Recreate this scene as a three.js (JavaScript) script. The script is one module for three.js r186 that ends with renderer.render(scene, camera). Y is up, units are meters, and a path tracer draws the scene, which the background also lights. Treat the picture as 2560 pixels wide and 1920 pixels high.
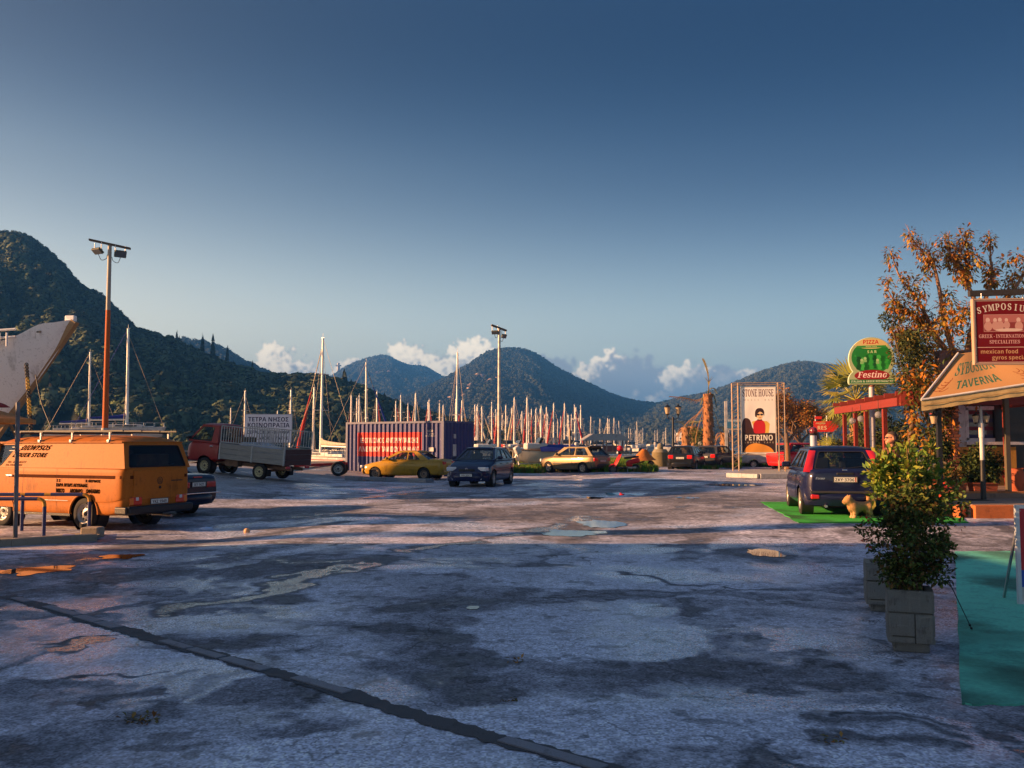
import * as THREE from 'three';
import { mergeGeometries, mergeVertices } from 'three/addons/utils/BufferGeometryUtils.js';
import { MarchingCubes } from 'three/addons/objects/MarchingCubes.js';
import { RoundedBoxGeometry } from 'three/addons/geometries/RoundedBoxGeometry.js';
import { Brush, Evaluator, SUBTRACTION } from 'three-bvh-csg';

// ------------------------------------------------------------------ camera, sky, sun, exposure
const scene = new THREE.Scene();
scene.fog = new THREE.FogExp2(new THREE.Color().setRGB(0.07, 0.32, 1.0), 0.00032);
const F = 2300, HORIZON = 1110, EYE = 1.6;              // focal length and horizon row for a frame of 2560 x 1920
const camera = new THREE.PerspectiveCamera(2 * Math.atan(960 / F) * 180 / Math.PI, 4 / 3, 0.05, 12000);
camera.position.set(0, EYE, 0);
const PITCH = Math.atan((HORIZON - 960) / F);
camera.rotation.x = PITCH;
const renderer = new THREE.WebGLRenderer();
renderer.toneMapping = THREE.LinearToneMapping;
const EXPOSURE = 3.5;
renderer.toneMappingExposure = EXPOSURE;
renderer.shadowMap.enabled = true;

const SUN_EL = 15 * Math.PI / 180, SUN_AZ = 6 * Math.PI / 180;
const SUN = new THREE.Vector3(-Math.cos(SUN_AZ) * Math.cos(SUN_EL), Math.sin(SUN_EL), Math.sin(SUN_AZ) * Math.cos(SUN_EL));
const sun = new THREE.DirectionalLight(new THREE.Color().setRGB(1, 0.52, 0.23), 5);
sun.position.copy(SUN).multiplyScalar(400).add(new THREE.Vector3(0, 0, -60));
sun.target.position.set(0, 0, -60);
sun.castShadow = true; sun.shadow.radius = 1.0; sun.shadow.mapSize.set(2048, 2048);
Object.assign(sun.shadow.camera, { left: -160, right: 160, top: 90, bottom: -90, near: 1, far: 900 });
scene.add(sun); scene.add(sun.target);

// houses on the left, outside the picture, whose shadows lie across the road: x0, x1, z0, z1, eaves, ridge
const SHADE = [['low house with a tiled roof left of the camera', -24, -12.5, -12.6, 26, 5.0, 0.7], ['two-storey house with a tiled roof left of the parked truck', -44, -26, -38, -24.5, 8.4, 1.4]];

// ------------------------------------------------------------------ numbers
function rng(seed) { let a = seed >>> 0; return () => { a |= 0; a = a + 0x6D2B79F5 | 0; let t = Math.imul(a ^ a >>> 15, 1 | a); t = t + Math.imul(t ^ t >>> 7, 61 | t) ^ t; return ((t ^ t >>> 14) >>> 0) / 4294967296; }; }
const clamp = (v, a = 0, b = 1) => v < a ? a : v > b ? b : v;
const lerp = (a, b, t) => a + (b - a) * t;
const sstep = (a, b, v) => { const t = clamp((v - a) / (b - a)); return t * t * (3 - 2 * t); };
function hash3(x, y, z) { let h = Math.imul(x, 374761393) ^ Math.imul(y, 668265263) ^ Math.imul(z, 1274126177); h = Math.imul(h ^ h >>> 13, 1274126177); return ((h ^ h >>> 16) >>> 0) / 4294967296; }
function vnoise(x, y, z = 0) {
  const xi = Math.floor(x), yi = Math.floor(y), zi = Math.floor(z), fx = x - xi, fy = y - yi, fz = z - zi;
  const u = fx * fx * (3 - 2 * fx), v = fy * fy * (3 - 2 * fy), w = fz * fz * (3 - 2 * fz);
  const a = lerp(lerp(hash3(xi, yi, zi), hash3(xi + 1, yi, zi), u), lerp(hash3(xi, yi + 1, zi), hash3(xi + 1, yi + 1, zi), u), v);
  if (fz === 0) return a;
  return lerp(a, lerp(lerp(hash3(xi, yi, zi + 1), hash3(xi + 1, yi, zi + 1), u), lerp(hash3(xi, yi + 1, zi + 1), hash3(xi + 1, yi + 1, zi + 1), u), v), w);
}
function fbm(x, y, z = 0, o = 4) { let s = 0, a = 0.5, n = 0; for (let i = 0; i < o; i++) { s += a * vnoise(x, y, z); n += a; x = x * 2.03 + 17.1; y = y * 2.03 + 9.7; if (z) z = z * 2.03 + 3.3; a *= 0.5; } return s / n; }
function curve(pts, x) { if (x <= pts[0][0]) return pts[0][1]; for (let i = 1; i < pts.length; i++) if (x <= pts[i][0]) { const [a, p] = pts[i - 1], [b, q] = pts[i]; return lerp(p, q, (x - a) / (b - a)); } return pts[pts.length - 1][1]; }
function smooth(pts, x) { if (x <= pts[0][0]) return pts[0][1]; for (let i = 1; i < pts.length; i++) if (x <= pts[i][0]) { const p0 = pts[Math.max(0, i - 2)], p1 = pts[i - 1], p2 = pts[i], p3 = pts[Math.min(pts.length - 1, i + 1)]; const t = (x - p1[0]) / (p2[0] - p1[0]); const m1 = (p2[1] - p0[1]) / Math.max(1e-6, p2[0] - p0[0]) * (p2[0] - p1[0]), m2 = (p3[1] - p1[1]) / Math.max(1e-6, p3[0] - p1[0]) * (p2[0] - p1[0]); const t2 = t * t, t3 = t2 * t; return (2 * t3 - 3 * t2 + 1) * p1[1] + (t3 - 2 * t2 + t) * m1 + (-2 * t3 + 3 * t2) * p2[1] + (t3 - t2) * m2; } return pts[pts.length - 1][1]; }

// ------------------------------------------------------------------ the sky: air and clouds, lit by the low sun on the left
{
  const w = 4096, h = 1024, data = new Float32Array(w * h * 4);
  // a bank of cumulus along the horizon: [azimuth, half width, base elevation, top elevation] in degrees (azimuth 0 is ahead, right positive)
  const A = (px) => Math.atan((px - 1280) / F) * 180 / Math.PI, E = (py) => Math.atan((HORIZON - py) / F) * 180 / Math.PI;
  const lumps = [];
  const cl = (x, y, r, lit = 1) => lumps.push([A(x), E(y), r * 1.45 / F * 57.3, lit]);
  cl(668, 898, 24); cl(690, 915, 34); cl(726, 938, 34); cl(760, 955, 34); cl(650, 945, 34); cl(705, 955, 40); cl(800, 960, 22);
  cl(875, 920, 20); cl(855, 945, 22); cl(1004, 880, 24); cl(1016, 900, 30); cl(1040, 915, 34); cl(1062, 930, 28); cl(1082, 910, 20); cl(1090, 935, 26); cl(1010, 925, 30);
  cl(1160, 895, 32); cl(1190, 880, 26); cl(1215, 885, 24); cl(1150, 930, 40); cl(1190, 920, 44); cl(1225, 905, 28); cl(1135, 920, 22); cl(1110, 950, 34);
  cl(1370, 915, 22, 0.2); cl(1400, 930, 26, 0.1); cl(1420, 965, 30, 0.3);
  cl(1465, 938, 20); cl(1500, 915, 20); cl(1530, 912, 24); cl(1480, 965, 36, 0.7); cl(1560, 935, 40, 0.4); cl(1600, 945, 36, 0.1); cl(1635, 945, 24, 0.1); cl(1540, 975, 50, 0.25); cl(1600, 985, 48, 0.1); cl(1650, 985, 36, 0.15);
  cl(1665, 950, 18); cl(1695, 940, 22); cl(1725, 942, 24); cl(1690, 970, 30, 0.8); cl(1740, 965, 36, 0.6); cl(1785, 945, 22, 0.9); cl(1815, 960, 34, 0.3); cl(1770, 985, 44, 0.35); cl(1850, 955, 22, 0.9); cl(1880, 960, 24, 0.9); cl(1720, 1000, 40, 0.4); cl(1595, 1010, 26, 0.5); cl(1640, 1012, 22, 0.8); cl(1830, 985, 40, 0.4);
  const r = rng(5);
  for (let i = 0; i < 420; i++) { const a = r() * 360; if (a < 38 || a > 322) continue; const tall = fbm(a * 0.08, 3.3) * 6; lumps.push([a > 180 ? a - 360 : a, r() * Math.max(0.3, tall - 0.6) + 0.6, 0.7 + r() * 0.8, 0.3 + 0.6 * r()]); }
  const lg = (l) => l.map(([e, v]) => [e, Math.log(v)]);
  const airR = lg([[0, 1.0], [3, 0.95], [8.3, 0.60], [16.5, 0.095], [25, 0.016], [45, 0.07], [90, 0.12]]), airG = lg([[0, 0.92], [3, 0.91], [8.3, 0.69], [16.5, 0.152], [25, 0.040], [45, 0.12], [90, 0.18]]), airB = lg([[0, 0.64], [3, 0.67], [8.3, 0.66], [16.5, 0.245], [25, 0.105], [45, 0.22], [90, 0.31]]);  // overhead values, out of view, raised to brighten the ambient light
  const leanR = [[0, 0.35], [8, 0.45], [16.5, 0.72], [25, 0.40], [60, 0.4], [90, 0]], leanG = [[0, 0.2], [8, 0.28], [16.5, 0.55], [25, 0.25], [60, 0.3], [90, 0]], leanB = [[0, 0.05], [8, 0.12], [16.5, 0.30], [25, 0.08], [60, 0.15], [90, 0]];
  const cloud = new Float32Array(w * h), glow = new Float32Array(w * h);
  for (const [la, le, lr, lit] of lumps) {
    const x0 = Math.floor((la - lr * 1.3 + 180) / 360 * w), x1 = Math.ceil((la + lr * 1.3 + 180) / 360 * w);
    const y0 = Math.max(0, Math.floor((le - lr * 1.3) / 90 * h)), y1 = Math.min(h - 1, Math.ceil((le + lr * 1.3) / 90 * h));
    for (let y = y0; y <= y1; y++) for (let xx = x0; xx <= x1; xx++) {
      const x = (xx + w) % w, az = xx / w * 360 - 180, el = y / h * 90;
      const n1 = fbm(az * 2.6 + 40, el * 2.6 + 7, 0, 6) - 0.5, n2 = fbm(az * 2.6 + 90, el * 2.6 + 70, 0, 6) - 0.5;
      const dx = (az - la) / lr + n1 * 1.45, dy = (el - le) / lr + n2 * 1.45, d = Math.sqrt(dx * dx + dy * dy);
      const c = sstep(1.0, 0.72, d); if (c <= 0) continue;
      // each lump is a ball of droplets; its sun side (left and up) is the bright one
      const s = clamp(0.46 - dx * 0.40 + dy * 0.36 + (fbm(az * 6, el * 6 + 3, 0, 4) - 0.5) * 0.7, 0, 1) * lit, i = y * w + x;
      glow[i] = lerp(glow[i], s, c); cloud[i] = 1 - (1 - cloud[i]) * (1 - c);
    }
  }
  for (let y = 0; y < h; y++) {
    const el = (y + 0.5) / h * 90;
    for (let x = 0; x < w; x++) {
      const az = (x + 0.5) / w * 360 - 180, i = y * w + x, k = i * 4;       // the sun stands at azimuth -96
      let da = Math.abs(az + 96); if (da > 180) da = 360 - da;
      const near = Math.exp(-Math.pow(da / 48, 2)), lean = (96 - da) / 29, side = lean > 0 ? 1.7 * Math.tanh(lean / 1.7) : 1.1 * Math.tanh(lean / 1.1);
      let R = Math.exp(smooth(airR, el) + side * curve(leanR, el)) / EXPOSURE, G = Math.exp(smooth(airG, el) + side * curve(leanG, el)) / EXPOSURE, B = Math.exp(smooth(airB, el) + side * curve(leanB, el)) / EXPOSURE;
      const au = near * (2.2 * Math.exp(-el / 9) + 0.9 * Math.exp(-el / 26)) / EXPOSURE; R += 0.92 * au; G += 0.84 * au; B += 0.78 * au;
      const c = cloud[i] * sstep(-0.5, 2.2, el) * 0.96;
      if (c > 0) {
        const g = sstep(0.18, 0.78, glow[i]);
        const cr = lerp(0.52, 2.0, g) / EXPOSURE, cg = lerp(0.52, 1.62, g) / EXPOSURE, cb = lerp(0.54, 1.14, g) / EXPOSURE;
        const veil = Math.exp(-el / 2.2) * 0.35, cc = c * (1 - veil);
        R = lerp(R, cr, cc); G = lerp(G, cg, cc); B = lerp(B, cb, cc);
      }
      data[k] = R; data[k + 1] = G; data[k + 2] = B; data[k + 3] = 1;
    }
  }
  // full sphere: the lower half is the same air near the ground; three.js puts row 0 at the bottom of the picture
  const full = new Float32Array(w * h * 2 * 4), rowF = w * 4;
  const shift = (x) => ((x + SHIFT * w) % w + w) % w;
  const SHIFT = 0.25;                                  // equirectangular u = 0.5 looks along +x; ahead (-z) lies a quarter turn before it
  for (let y = 0; y < h * 2; y++) for (let x = 0; x < w; x++) {
    const sy = y < h ? 0 : y - h, s = (sy * w + (Math.round(shift(x)) % w)) * 4, d = y * rowF + x * 4;
    full[d] = data[s]; full[d + 1] = data[s + 1]; full[d + 2] = data[s + 2]; full[d + 3] = 1;
  }
  const sky = new THREE.DataTexture(full, w, h * 2, THREE.RGBAFormat, THREE.FloatType);
  sky.mapping = THREE.EquirectangularReflectionMapping; sky.magFilter = THREE.LinearFilter; sky.minFilter = THREE.LinearFilter; sky.wrapS = THREE.RepeatWrapping; sky.needsUpdate = true;
  scene.background = sky; scene.environment = sky;
}

// ------------------------------------------------------------------ from a pixel of the 2560 x 1920 frame to a place
function ray(px, py) { const v = new THREE.Vector3(px - 1280, 960 - py, -F), c = Math.cos(PITCH), s = Math.sin(PITCH); return new THREE.Vector3(v.x, v.y * c - v.z * s, v.y * s + v.z * c); }
function at(px, py, depth) { const r = ray(px, py), k = depth / -r.z; return new THREE.Vector3(r.x * k, EYE + r.y * k, -depth); }
// lie of the land: a gravel rise on the far left, a shallow dip at the van, a slight crown at the forecourt
function lie(x, z) {
  let h = 0.62 * sstep(-4.5, -14.5, x) * sstep(-24, -32, z) * sstep(-62, -46, z);
  h -= 0.10 * sstep(-3.5, -5.5, x) * sstep(-13.2, -16.5, z) * sstep(-27, -21, z);
  h += 0.10 * sstep(2.5, 5.5, x) * sstep(-14.5, -18, z);
  return h;
}
function ground(px, py) { const r = ray(px, py); let d = EYE * F / Math.max(4, py - HORIZON); for (let i = 0; i < 12; i++) { const p = at(px, py, d); const y = lie(p.x, p.z); d = (EYE - y) / (-r.y / -r.z); } const p = at(px, py, d); p.y = lie(p.x, p.z); return p; }
const V = (x, y, z) => new THREE.Vector3(x, y, z);

// ------------------------------------------------------------------ textures and materials
function canvasTex(w, h, draw, srgb = true) { const c = document.createElement('canvas'); c.width = w; c.height = h; const g = c.getContext('2d'); draw(g, w, h); const t = new THREE.CanvasTexture(c); if (srgb) t.colorSpace = THREE.SRGBColorSpace; t.wrapS = t.wrapT = THREE.ClampToEdgeWrapping; return t; }
function dataTex(n, fn, srgb = false) {
  const d = new Uint8Array(n * n * 4);
  for (let y = 0; y < n; y++) for (let x = 0; x < n; x++) { const v = fn(x / n, y / n), k = (y * n + x) * 4; if (typeof v === 'number') d[k] = d[k + 1] = d[k + 2] = clamp(v) * 255; else { d[k] = clamp(v[0]) * 255; d[k + 1] = clamp(v[1]) * 255; d[k + 2] = clamp(v[2]) * 255; } d[k + 3] = 255; }
  const t = new THREE.DataTexture(d, n, n); t.magFilter = t.minFilter = THREE.LinearFilter; t.wrapS = t.wrapT = THREE.RepeatWrapping; if (srgb) t.colorSpace = THREE.SRGBColorSpace; t.needsUpdate = true; return t;
}
// tiling noise: blend of four shifted copies
function tiled(fn) { return (u, v) => { const a = fn(u, v), b = fn(u - 1, v), c = fn(u, v - 1), d = fn(u - 1, v - 1); const wu = sstep(0.75, 1, u), wv = sstep(0.75, 1, v); return lerp(lerp(a, b, wu), lerp(c, d, wu), wv); }; }
const texMottle = dataTex(256, tiled((u, v) => 0.66 + 0.34 * sstep(0.25, 0.75, fbm(u * 6 + 30, v * 6 + 30, 0, 5))));
const texGrime = dataTex(512, tiled((u, v) => { const a = fbm(u * 5 + 11, v * 5 + 5, 0, 5), b = fbm(u * 40 + 3, v * 6 + 8, 0, 3), s = fbm(u * 60 + 9, v * 60, 0, 3); return 0.98 - 0.42 * sstep(0.5, 0.78, a) * sstep(0.35, 0.7, b) - 0.22 * sstep(0.62, 0.8, s); }));
const texGrain = dataTex(256, tiled((u, v) => fbm(u * 60 + 5, v * 60 + 9, 0, 3)));
const texWood = dataTex(256, tiled((u, v) => 0.62 + 0.38 * fbm(u * 5 + 2, v * 70 + fbm(u * 4, v * 4) * 5, 0, 4)));
const texStain = dataTex(512, tiled((u, v) => { const a = fbm(u * 3 + 4, v * 3 + 8, 0, 6), b = fbm(u * 30, v * 30, 0, 3), c = fbm(u * 150, v * 150, 0, 2); return clamp((0.30 + 0.72 * sstep(0.34, 0.62, a)) * (0.72 + 0.5 * b) * (0.75 + 0.5 * c)); }));
const texCloth = dataTex(256, tiled((u, v) => 0.5 + 0.5 * fbm(u * 9 + 3, v * 7 + 1, 0, 5)));
function rep(t, n, m = n) { const c = t.clone(); c.repeat.set(n, m); c.needsUpdate = true; return c; }
const RGB = (r, g, b) => new THREE.Color().setRGB(r, g, b);
function M(r, g, b, rough = 0.6, o = {}) {
  const { tex, bump, tile = 1, btile = 4, bs = 0.002, ...rest } = o;
  const m = new THREE.MeshPhysicalMaterial({ color: RGB(r, g, b), roughness: rough, ...rest });
  if (tex) m.map = rep(tex, tile);
  if (bump) { m.bumpMap = rep(bump, btile); m.bumpScale = bs; }
  return m;
}
const MAT = {
  rubber: M(0.018, 0.018, 0.02, 0.85, { tex: texMottle, tile: 3 }), black: M(0.015, 0.015, 0.017, 0.5, { tex: texMottle, tile: 3 }), trim: M(0.03, 0.03, 0.033, 0.6),
  steel: M(0.5, 0.5, 0.5, 0.35, { metalness: 0.9, tex: texMottle }), chrome: M(0.75, 0.75, 0.75, 0.12, { metalness: 1 }), rimSteel: M(0.42, 0.40, 0.37, 0.45, { metalness: 0.6, tex: texGrime, tile: 2 }), rimDark: M(0.12, 0.11, 0.10, 0.5, { metalness: 0.4 }),
  glass: new THREE.MeshPhysicalMaterial({ color: RGB(0.62, 0.70, 0.72), roughness: 0.04, transmission: 1, thickness: 0, ior: 1.5 }),
  tint: new THREE.MeshPhysicalMaterial({ color: RGB(0.25, 0.30, 0.34), roughness: 0.04, transmission: 1, thickness: 0, ior: 1.5 }),
  seat: M(0.05, 0.05, 0.055, 0.9, { tex: texCloth, tile: 3 }), redLens: M(0.55, 0.012, 0.008, 0.2, { clearcoat: 1 }), orangeLens: M(0.7, 0.16, 0.01, 0.2, { clearcoat: 1 }), clearLens: M(0.62, 0.65, 0.68, 0.12, { clearcoat: 1 }),
  concrete: M(0.36, 0.35, 0.33, 0.9, { tex: texGrime, bump: texGrain, bs: 0.004 }), white: M(0.58, 0.57, 0.56, 0.45, { tex: texMottle, tile: 0.6 }), gelcoat: M(0.58, 0.57, 0.55, 0.25, { tex: texGrime, tile: 0.25 }), mast: M(0.74, 0.72, 0.66, 0.35, { metalness: 0.25 }),
};

// ------------------------------------------------------------------ geometry helpers
const _e = new THREE.Euler(), _q = new THREE.Quaternion(), _m = new THREE.Matrix4();
function place(g, x = 0, y = 0, z = 0, rx = 0, ry = 0, rz = 0) { g.applyMatrix4(_m.compose(V(x, y, z), _q.setFromEuler(_e.set(rx, ry, rz)), V(1, 1, 1))); return g; }
const box = (w, h, d, x = 0, y = 0, z = 0, rx = 0, ry = 0, rz = 0) => place(new THREE.BoxGeometry(w, h, d), x, y, z, rx, ry, rz);
const rbox = (w, h, d, r, x = 0, y = 0, z = 0, rx = 0, ry = 0, rz = 0) => place(new RoundedBoxGeometry(w, h, d, 2, r), x, y, z, rx, ry, rz);
const cyl = (r1, r2, h, x = 0, y = 0, z = 0, n = 14, rx = 0, ry = 0, rz = 0) => place(new THREE.CylinderGeometry(r1, r2, h, n), x, y, z, rx, ry, rz);
const ball = (r, x = 0, y = 0, z = 0, sx = 1, sy = 1, sz = 1, n = 14) => { const g = new THREE.SphereGeometry(r, n, Math.max(6, n * 0.7 | 0)); g.scale(sx, sy, sz); return place(g, x, y, z); };
function bar(p, q, r1, r2 = r1, n = 8) { const d = new THREE.Vector3().subVectors(q, p), l = d.length(), g = new THREE.CylinderGeometry(r2, r1, l, n); g.translate(0, l / 2, 0); g.applyQuaternion(new THREE.Quaternion().setFromUnitVectors(V(0, 1, 0), d.normalize())); g.translate(p.x, p.y, p.z); return g; }
function beam(p, q, w, h, up = V(0, 1, 0)) { const d = new THREE.Vector3().subVectors(q, p), l = d.length(); d.normalize(); const s = new THREE.Vector3().crossVectors(up, d).normalize(), u = new THREE.Vector3().crossVectors(d, s); const g = new THREE.BoxGeometry(w, h, l); g.applyMatrix4(new THREE.Matrix4().makeBasis(s, u, d)); g.translate((p.x + q.x) / 2, (p.y + q.y) / 2, (p.z + q.z) / 2); return g; }
function tube(pts, r, n = 6, seg = pts.length * 4) { return new THREE.TubeGeometry(new THREE.CatmullRomCurve3(pts), seg, r, n); }
const lathe = (pts, n = 24) => new THREE.LatheGeometry(pts.map(([r, y]) => new THREE.Vector2(r, y)), n);
function grid(nu, nv, fn, closeU = false) { // fn(u, v) -> Vector3, u and v from 0 to 1
  const p = [], uv = [], ix = [];
  for (let j = 0; j <= nv; j++) for (let i = 0; i <= nu; i++) { const q = fn(i / nu, j / nv); p.push(q.x, q.y, q.z); uv.push(i / nu, j / nv); }
  for (let j = 0; j < nv; j++) for (let i = 0; i < nu; i++) { const a = j * (nu + 1) + i, b = a + 1, c = a + nu + 1, d = c + 1; ix.push(a, b, d, a, d, c); }
  const g = new THREE.BufferGeometry(); g.setAttribute('position', new THREE.Float32BufferAttribute(p, 3)); g.setAttribute('uv', new THREE.Float32BufferAttribute(uv, 2)); g.setIndex(ix); g.computeVertexNormals(); return g;
}
function poly(pts, depth, bevel = 0) { const s = new THREE.Shape(pts.map(([x, y]) => new THREE.Vector2(x, y))); return new THREE.ExtrudeGeometry(s, { depth, bevelEnabled: bevel > 0, bevelSize: bevel, bevelThickness: bevel, bevelSegments: 1, curveSegments: 10 }); }
function metric(g) { // texture coordinates in metres, by the way each face points
  g = g.index ? g.toNonIndexed() : g; if (!g.attributes.normal) g.computeVertexNormals();
  const p = g.attributes.position, n = p.count, uv = new Float32Array(n * 2), a = V(0, 0, 0), b = V(0, 0, 0), c = V(0, 0, 0);
  for (let i = 0; i < n; i += 3) {
    a.fromBufferAttribute(p, i); b.fromBufferAttribute(p, i + 1); c.fromBufferAttribute(p, i + 2); const nx = b.clone().sub(a).cross(c.clone().sub(a));
    const ax = Math.abs(nx.x), ay = Math.abs(nx.y), az = Math.abs(nx.z);
    for (let k = 0; k < 3; k++) { const x = p.getX(i + k), y = p.getY(i + k), z = p.getZ(i + k); if (ay >= ax && ay >= az) { uv[(i + k) * 2] = x; uv[(i + k) * 2 + 1] = z; } else if (ax >= az) { uv[(i + k) * 2] = z; uv[(i + k) * 2 + 1] = y; } else { uv[(i + k) * 2] = x; uv[(i + k) * 2 + 1] = y; } }
  }
  g.setAttribute('uv', new THREE.BufferAttribute(uv, 2)); return g;
}
function clean(g, keepUv) { g = keepUv ? (g.index ? g.toNonIndexed() : g) : metric(g); for (const k of Object.keys(g.attributes)) if (!['position', 'normal', 'uv', 'color'].includes(k)) g.deleteAttribute(k); g.clearGroups(); return g; }

// ------------------------------------------------------------------ things, parts, setting
const used = new Map();
function numbered(name) { const n = used.get(name) || 0; used.set(name, n + 1); return n ? name + '_' + String(n).padStart(3, '0') : name; }
function tag(o, label, category, group) { o.userData.label = label; if (category) o.userData.category = category; if (group) o.userData.group = group; return o; }
function thing(name, label, category, pos = V(0, 0, 0), turn = 0, group) { const o = new THREE.Group(); o.name = numbered(name); scene.add(o); o.position.copy(pos); o.rotation.y = turn; return tag(o, label, category, group); }
function obj(name, geos, mat, parent = scene, keepUv = false) {
  const list = (Array.isArray(geos) ? geos : [geos]).filter(Boolean).map((g) => clean(g, keepUv));
  const withColor = list.some((g) => g.attributes.color); if (withColor) for (const g of list) if (!g.attributes.color) g.setAttribute('color', new THREE.BufferAttribute(new Float32Array(g.attributes.position.count * 3).fill(1), 3));
  const g = list.length === 1 ? list[0] : mergeGeometries(list, false);
  const m = new THREE.Mesh(g, mat); m.name = parent === scene ? numbered(name) : name; m.castShadow = m.receiveShadow = true; parent.add(m); return m;
}
function each(name, geos, mat, parent, keepUv) { return geos.map((g) => obj(name, g, mat, parent, keepUv)); }
function struct(name, geos, mat, keepUv = false) { const m = obj(name, geos, mat, scene, keepUv); m.userData.kind = 'structure'; return m; }
function stuff(o, label) { o.userData.kind = 'stuff'; if (label) o.userData.label = label; return o; }
function copyOf(root, label, pos, turn, scale = 1) { const r = root.clone(); r.name = numbered(root.name.replace(/_\d{3}$/, '')); scene.add(r); r.userData = { ...root.userData, label }; if (pos) r.position.copy(pos); if (turn !== undefined) r.rotation.y = turn; r.scale.setScalar(scale); return r; }

// ================================================================== THE LAND
const G = (px, py) => ground(px, py);
// ---- asphalt: what is wet, dry, patched and worn where
const wetSpots = [], drySpots = [], wetLines = [];
{
  const spot = (list, px, py, rx, ry, rot = 0, k = 1) => { const c = G(px, py), a = G(px + rx, py), b = G(px, py + ry), b2 = G(px, py - ry); list.push([c.x, c.z, Math.hypot(a.x - c.x, a.z - c.z), Math.abs(b.z - b2.z) / 2, rot, k]); };
  // dry islands
  spot(drySpots, 1480, 1560, 300, 62); spot(drySpots, 2040, 1590, 130, 38); spot(drySpots, 1640, 1440, 480, 34); spot(drySpots, 1520, 1395, 150, 18); spot(drySpots, 1500, 1800, 620, 72); spot(drySpots, 320, 1650, 290, 42);
  spot(drySpots, 560, 1548, 80, 16); spot(drySpots, 850, 1515, 70, 14); spot(drySpots, 200, 1590, 90, 18); spot(drySpots, 2250, 1850, 330, 90); spot(drySpots, 1000, 1880, 420, 70); spot(drySpots, 1000, 1425, 180, 14); spot(drySpots, 720, 1470, 120, 14);
  // wet patches
  spot(wetSpots, 560, 1600, 170, 22); spot(wetSpots, 1180, 1640, 160, 90); spot(wetSpots, 1640, 1650, 330, 45); spot(wetSpots, 1700, 1590, 60, 60); spot(wetSpots, 2100, 1690, 170, 42); spot(wetSpots, 700, 1750, 120, 40); spot(wetSpots, 900, 1830, 200, 40); spot(wetSpots, 1430, 1760, 250, 26);
  spot(wetSpots, 1740, 1860, 60, 32); spot(wetSpots, 1900, 1385, 120, 24); spot(wetSpots, 350, 1440, 160, 20); spot(wetSpots, 620, 1500, 160, 14); spot(wetSpots, 150, 1700, 130, 18); spot(wetSpots, 1100, 1500, 140, 24); spot(wetSpots, 1250, 1700, 200, 30); spot(wetSpots, 1350, 1420, 60, 22); spot(wetSpots, 1620, 1420, 40, 18); spot(wetSpots, 120, 1480, 160, 16); spot(wetSpots, 1530, 1570, 40, 12, 0.5);
  spot(wetSpots, 1490, 1600, 30, 16); spot(wetSpots, 1400, 1600, 28, 20); spot(wetSpots, 1560, 1330, 260, 7); spot(wetSpots, 1440, 1285, 380, 22); spot(wetSpots, 1800, 1245, 200, 16); spot(wetSpots, 700, 1275, 300, 9); spot(wetSpots, 1420, 1330, 90, 26);
  const line = (a, b, w, k) => { const p = G(...a), q = G(...b); wetLines.push([p.x, p.z, q.x, q.z, w, k]); };
  // a film of water along the old joint, tyre tracks, wet seams
  line([400, 1540], [980, 1390], 0.24, 2); line([980, 1390], [1300, 1330], 0.26, 2); line([1300, 1330], [1500, 1290], 0.34, 2); line([0, 1600], [260, 1590], 0.05, 1); line([60, 1700], [460, 1670], 0.04, 1);
  line([480, 1720], [250, 1750], 0.25, 2); line([60, 1620], [230, 1600], 0.22, 2);
  line([1990, 1780], [2560, 1860], 0.11, 1); line([2090, 1782], [2560, 1835], 0.06, 1); line([1990, 1815], [2560, 1900], 0.10, 1);
  line([1550, 1425], [1800, 1470], 0.10, 1); line([1800, 1470], [2190, 1485], 0.09, 1); line([1240, 1492], [1740, 1500], 0.09, 1); line([1740, 1500], [1800, 1560], 0.22, 1);
  line([1260, 1335], [2000, 1340], 0.05, 1); line([460, 1290], [1300, 1268], 0.10, 1); line([240, 1375], [900, 1300], 0.30, 1); line([500, 1300], [1200, 1250], 0.35, 1);
  line([850, 1250], [1130, 1225], 0.3, 2); line([1480, 1250], [1720, 1240], 0.35, 2);
}
const warp = (x, z) => { const f = fbm(x * 3.1 + 7, z * 3.1 + 9, 0, 4) - 0.5, e = fbm(x * 3.1 + 77, z * 3.1 + 39, 0, 4) - 0.5; return [x + 1.0 * (fbm(x * 0.7 + 40, z * 0.7 + 40, 0, 3) - 0.5) + 0.55 * f, z + 1.0 * (fbm(x * 0.7 + 80, z * 0.7 + 11, 0, 3) - 0.5) + 0.55 * e]; };
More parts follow.
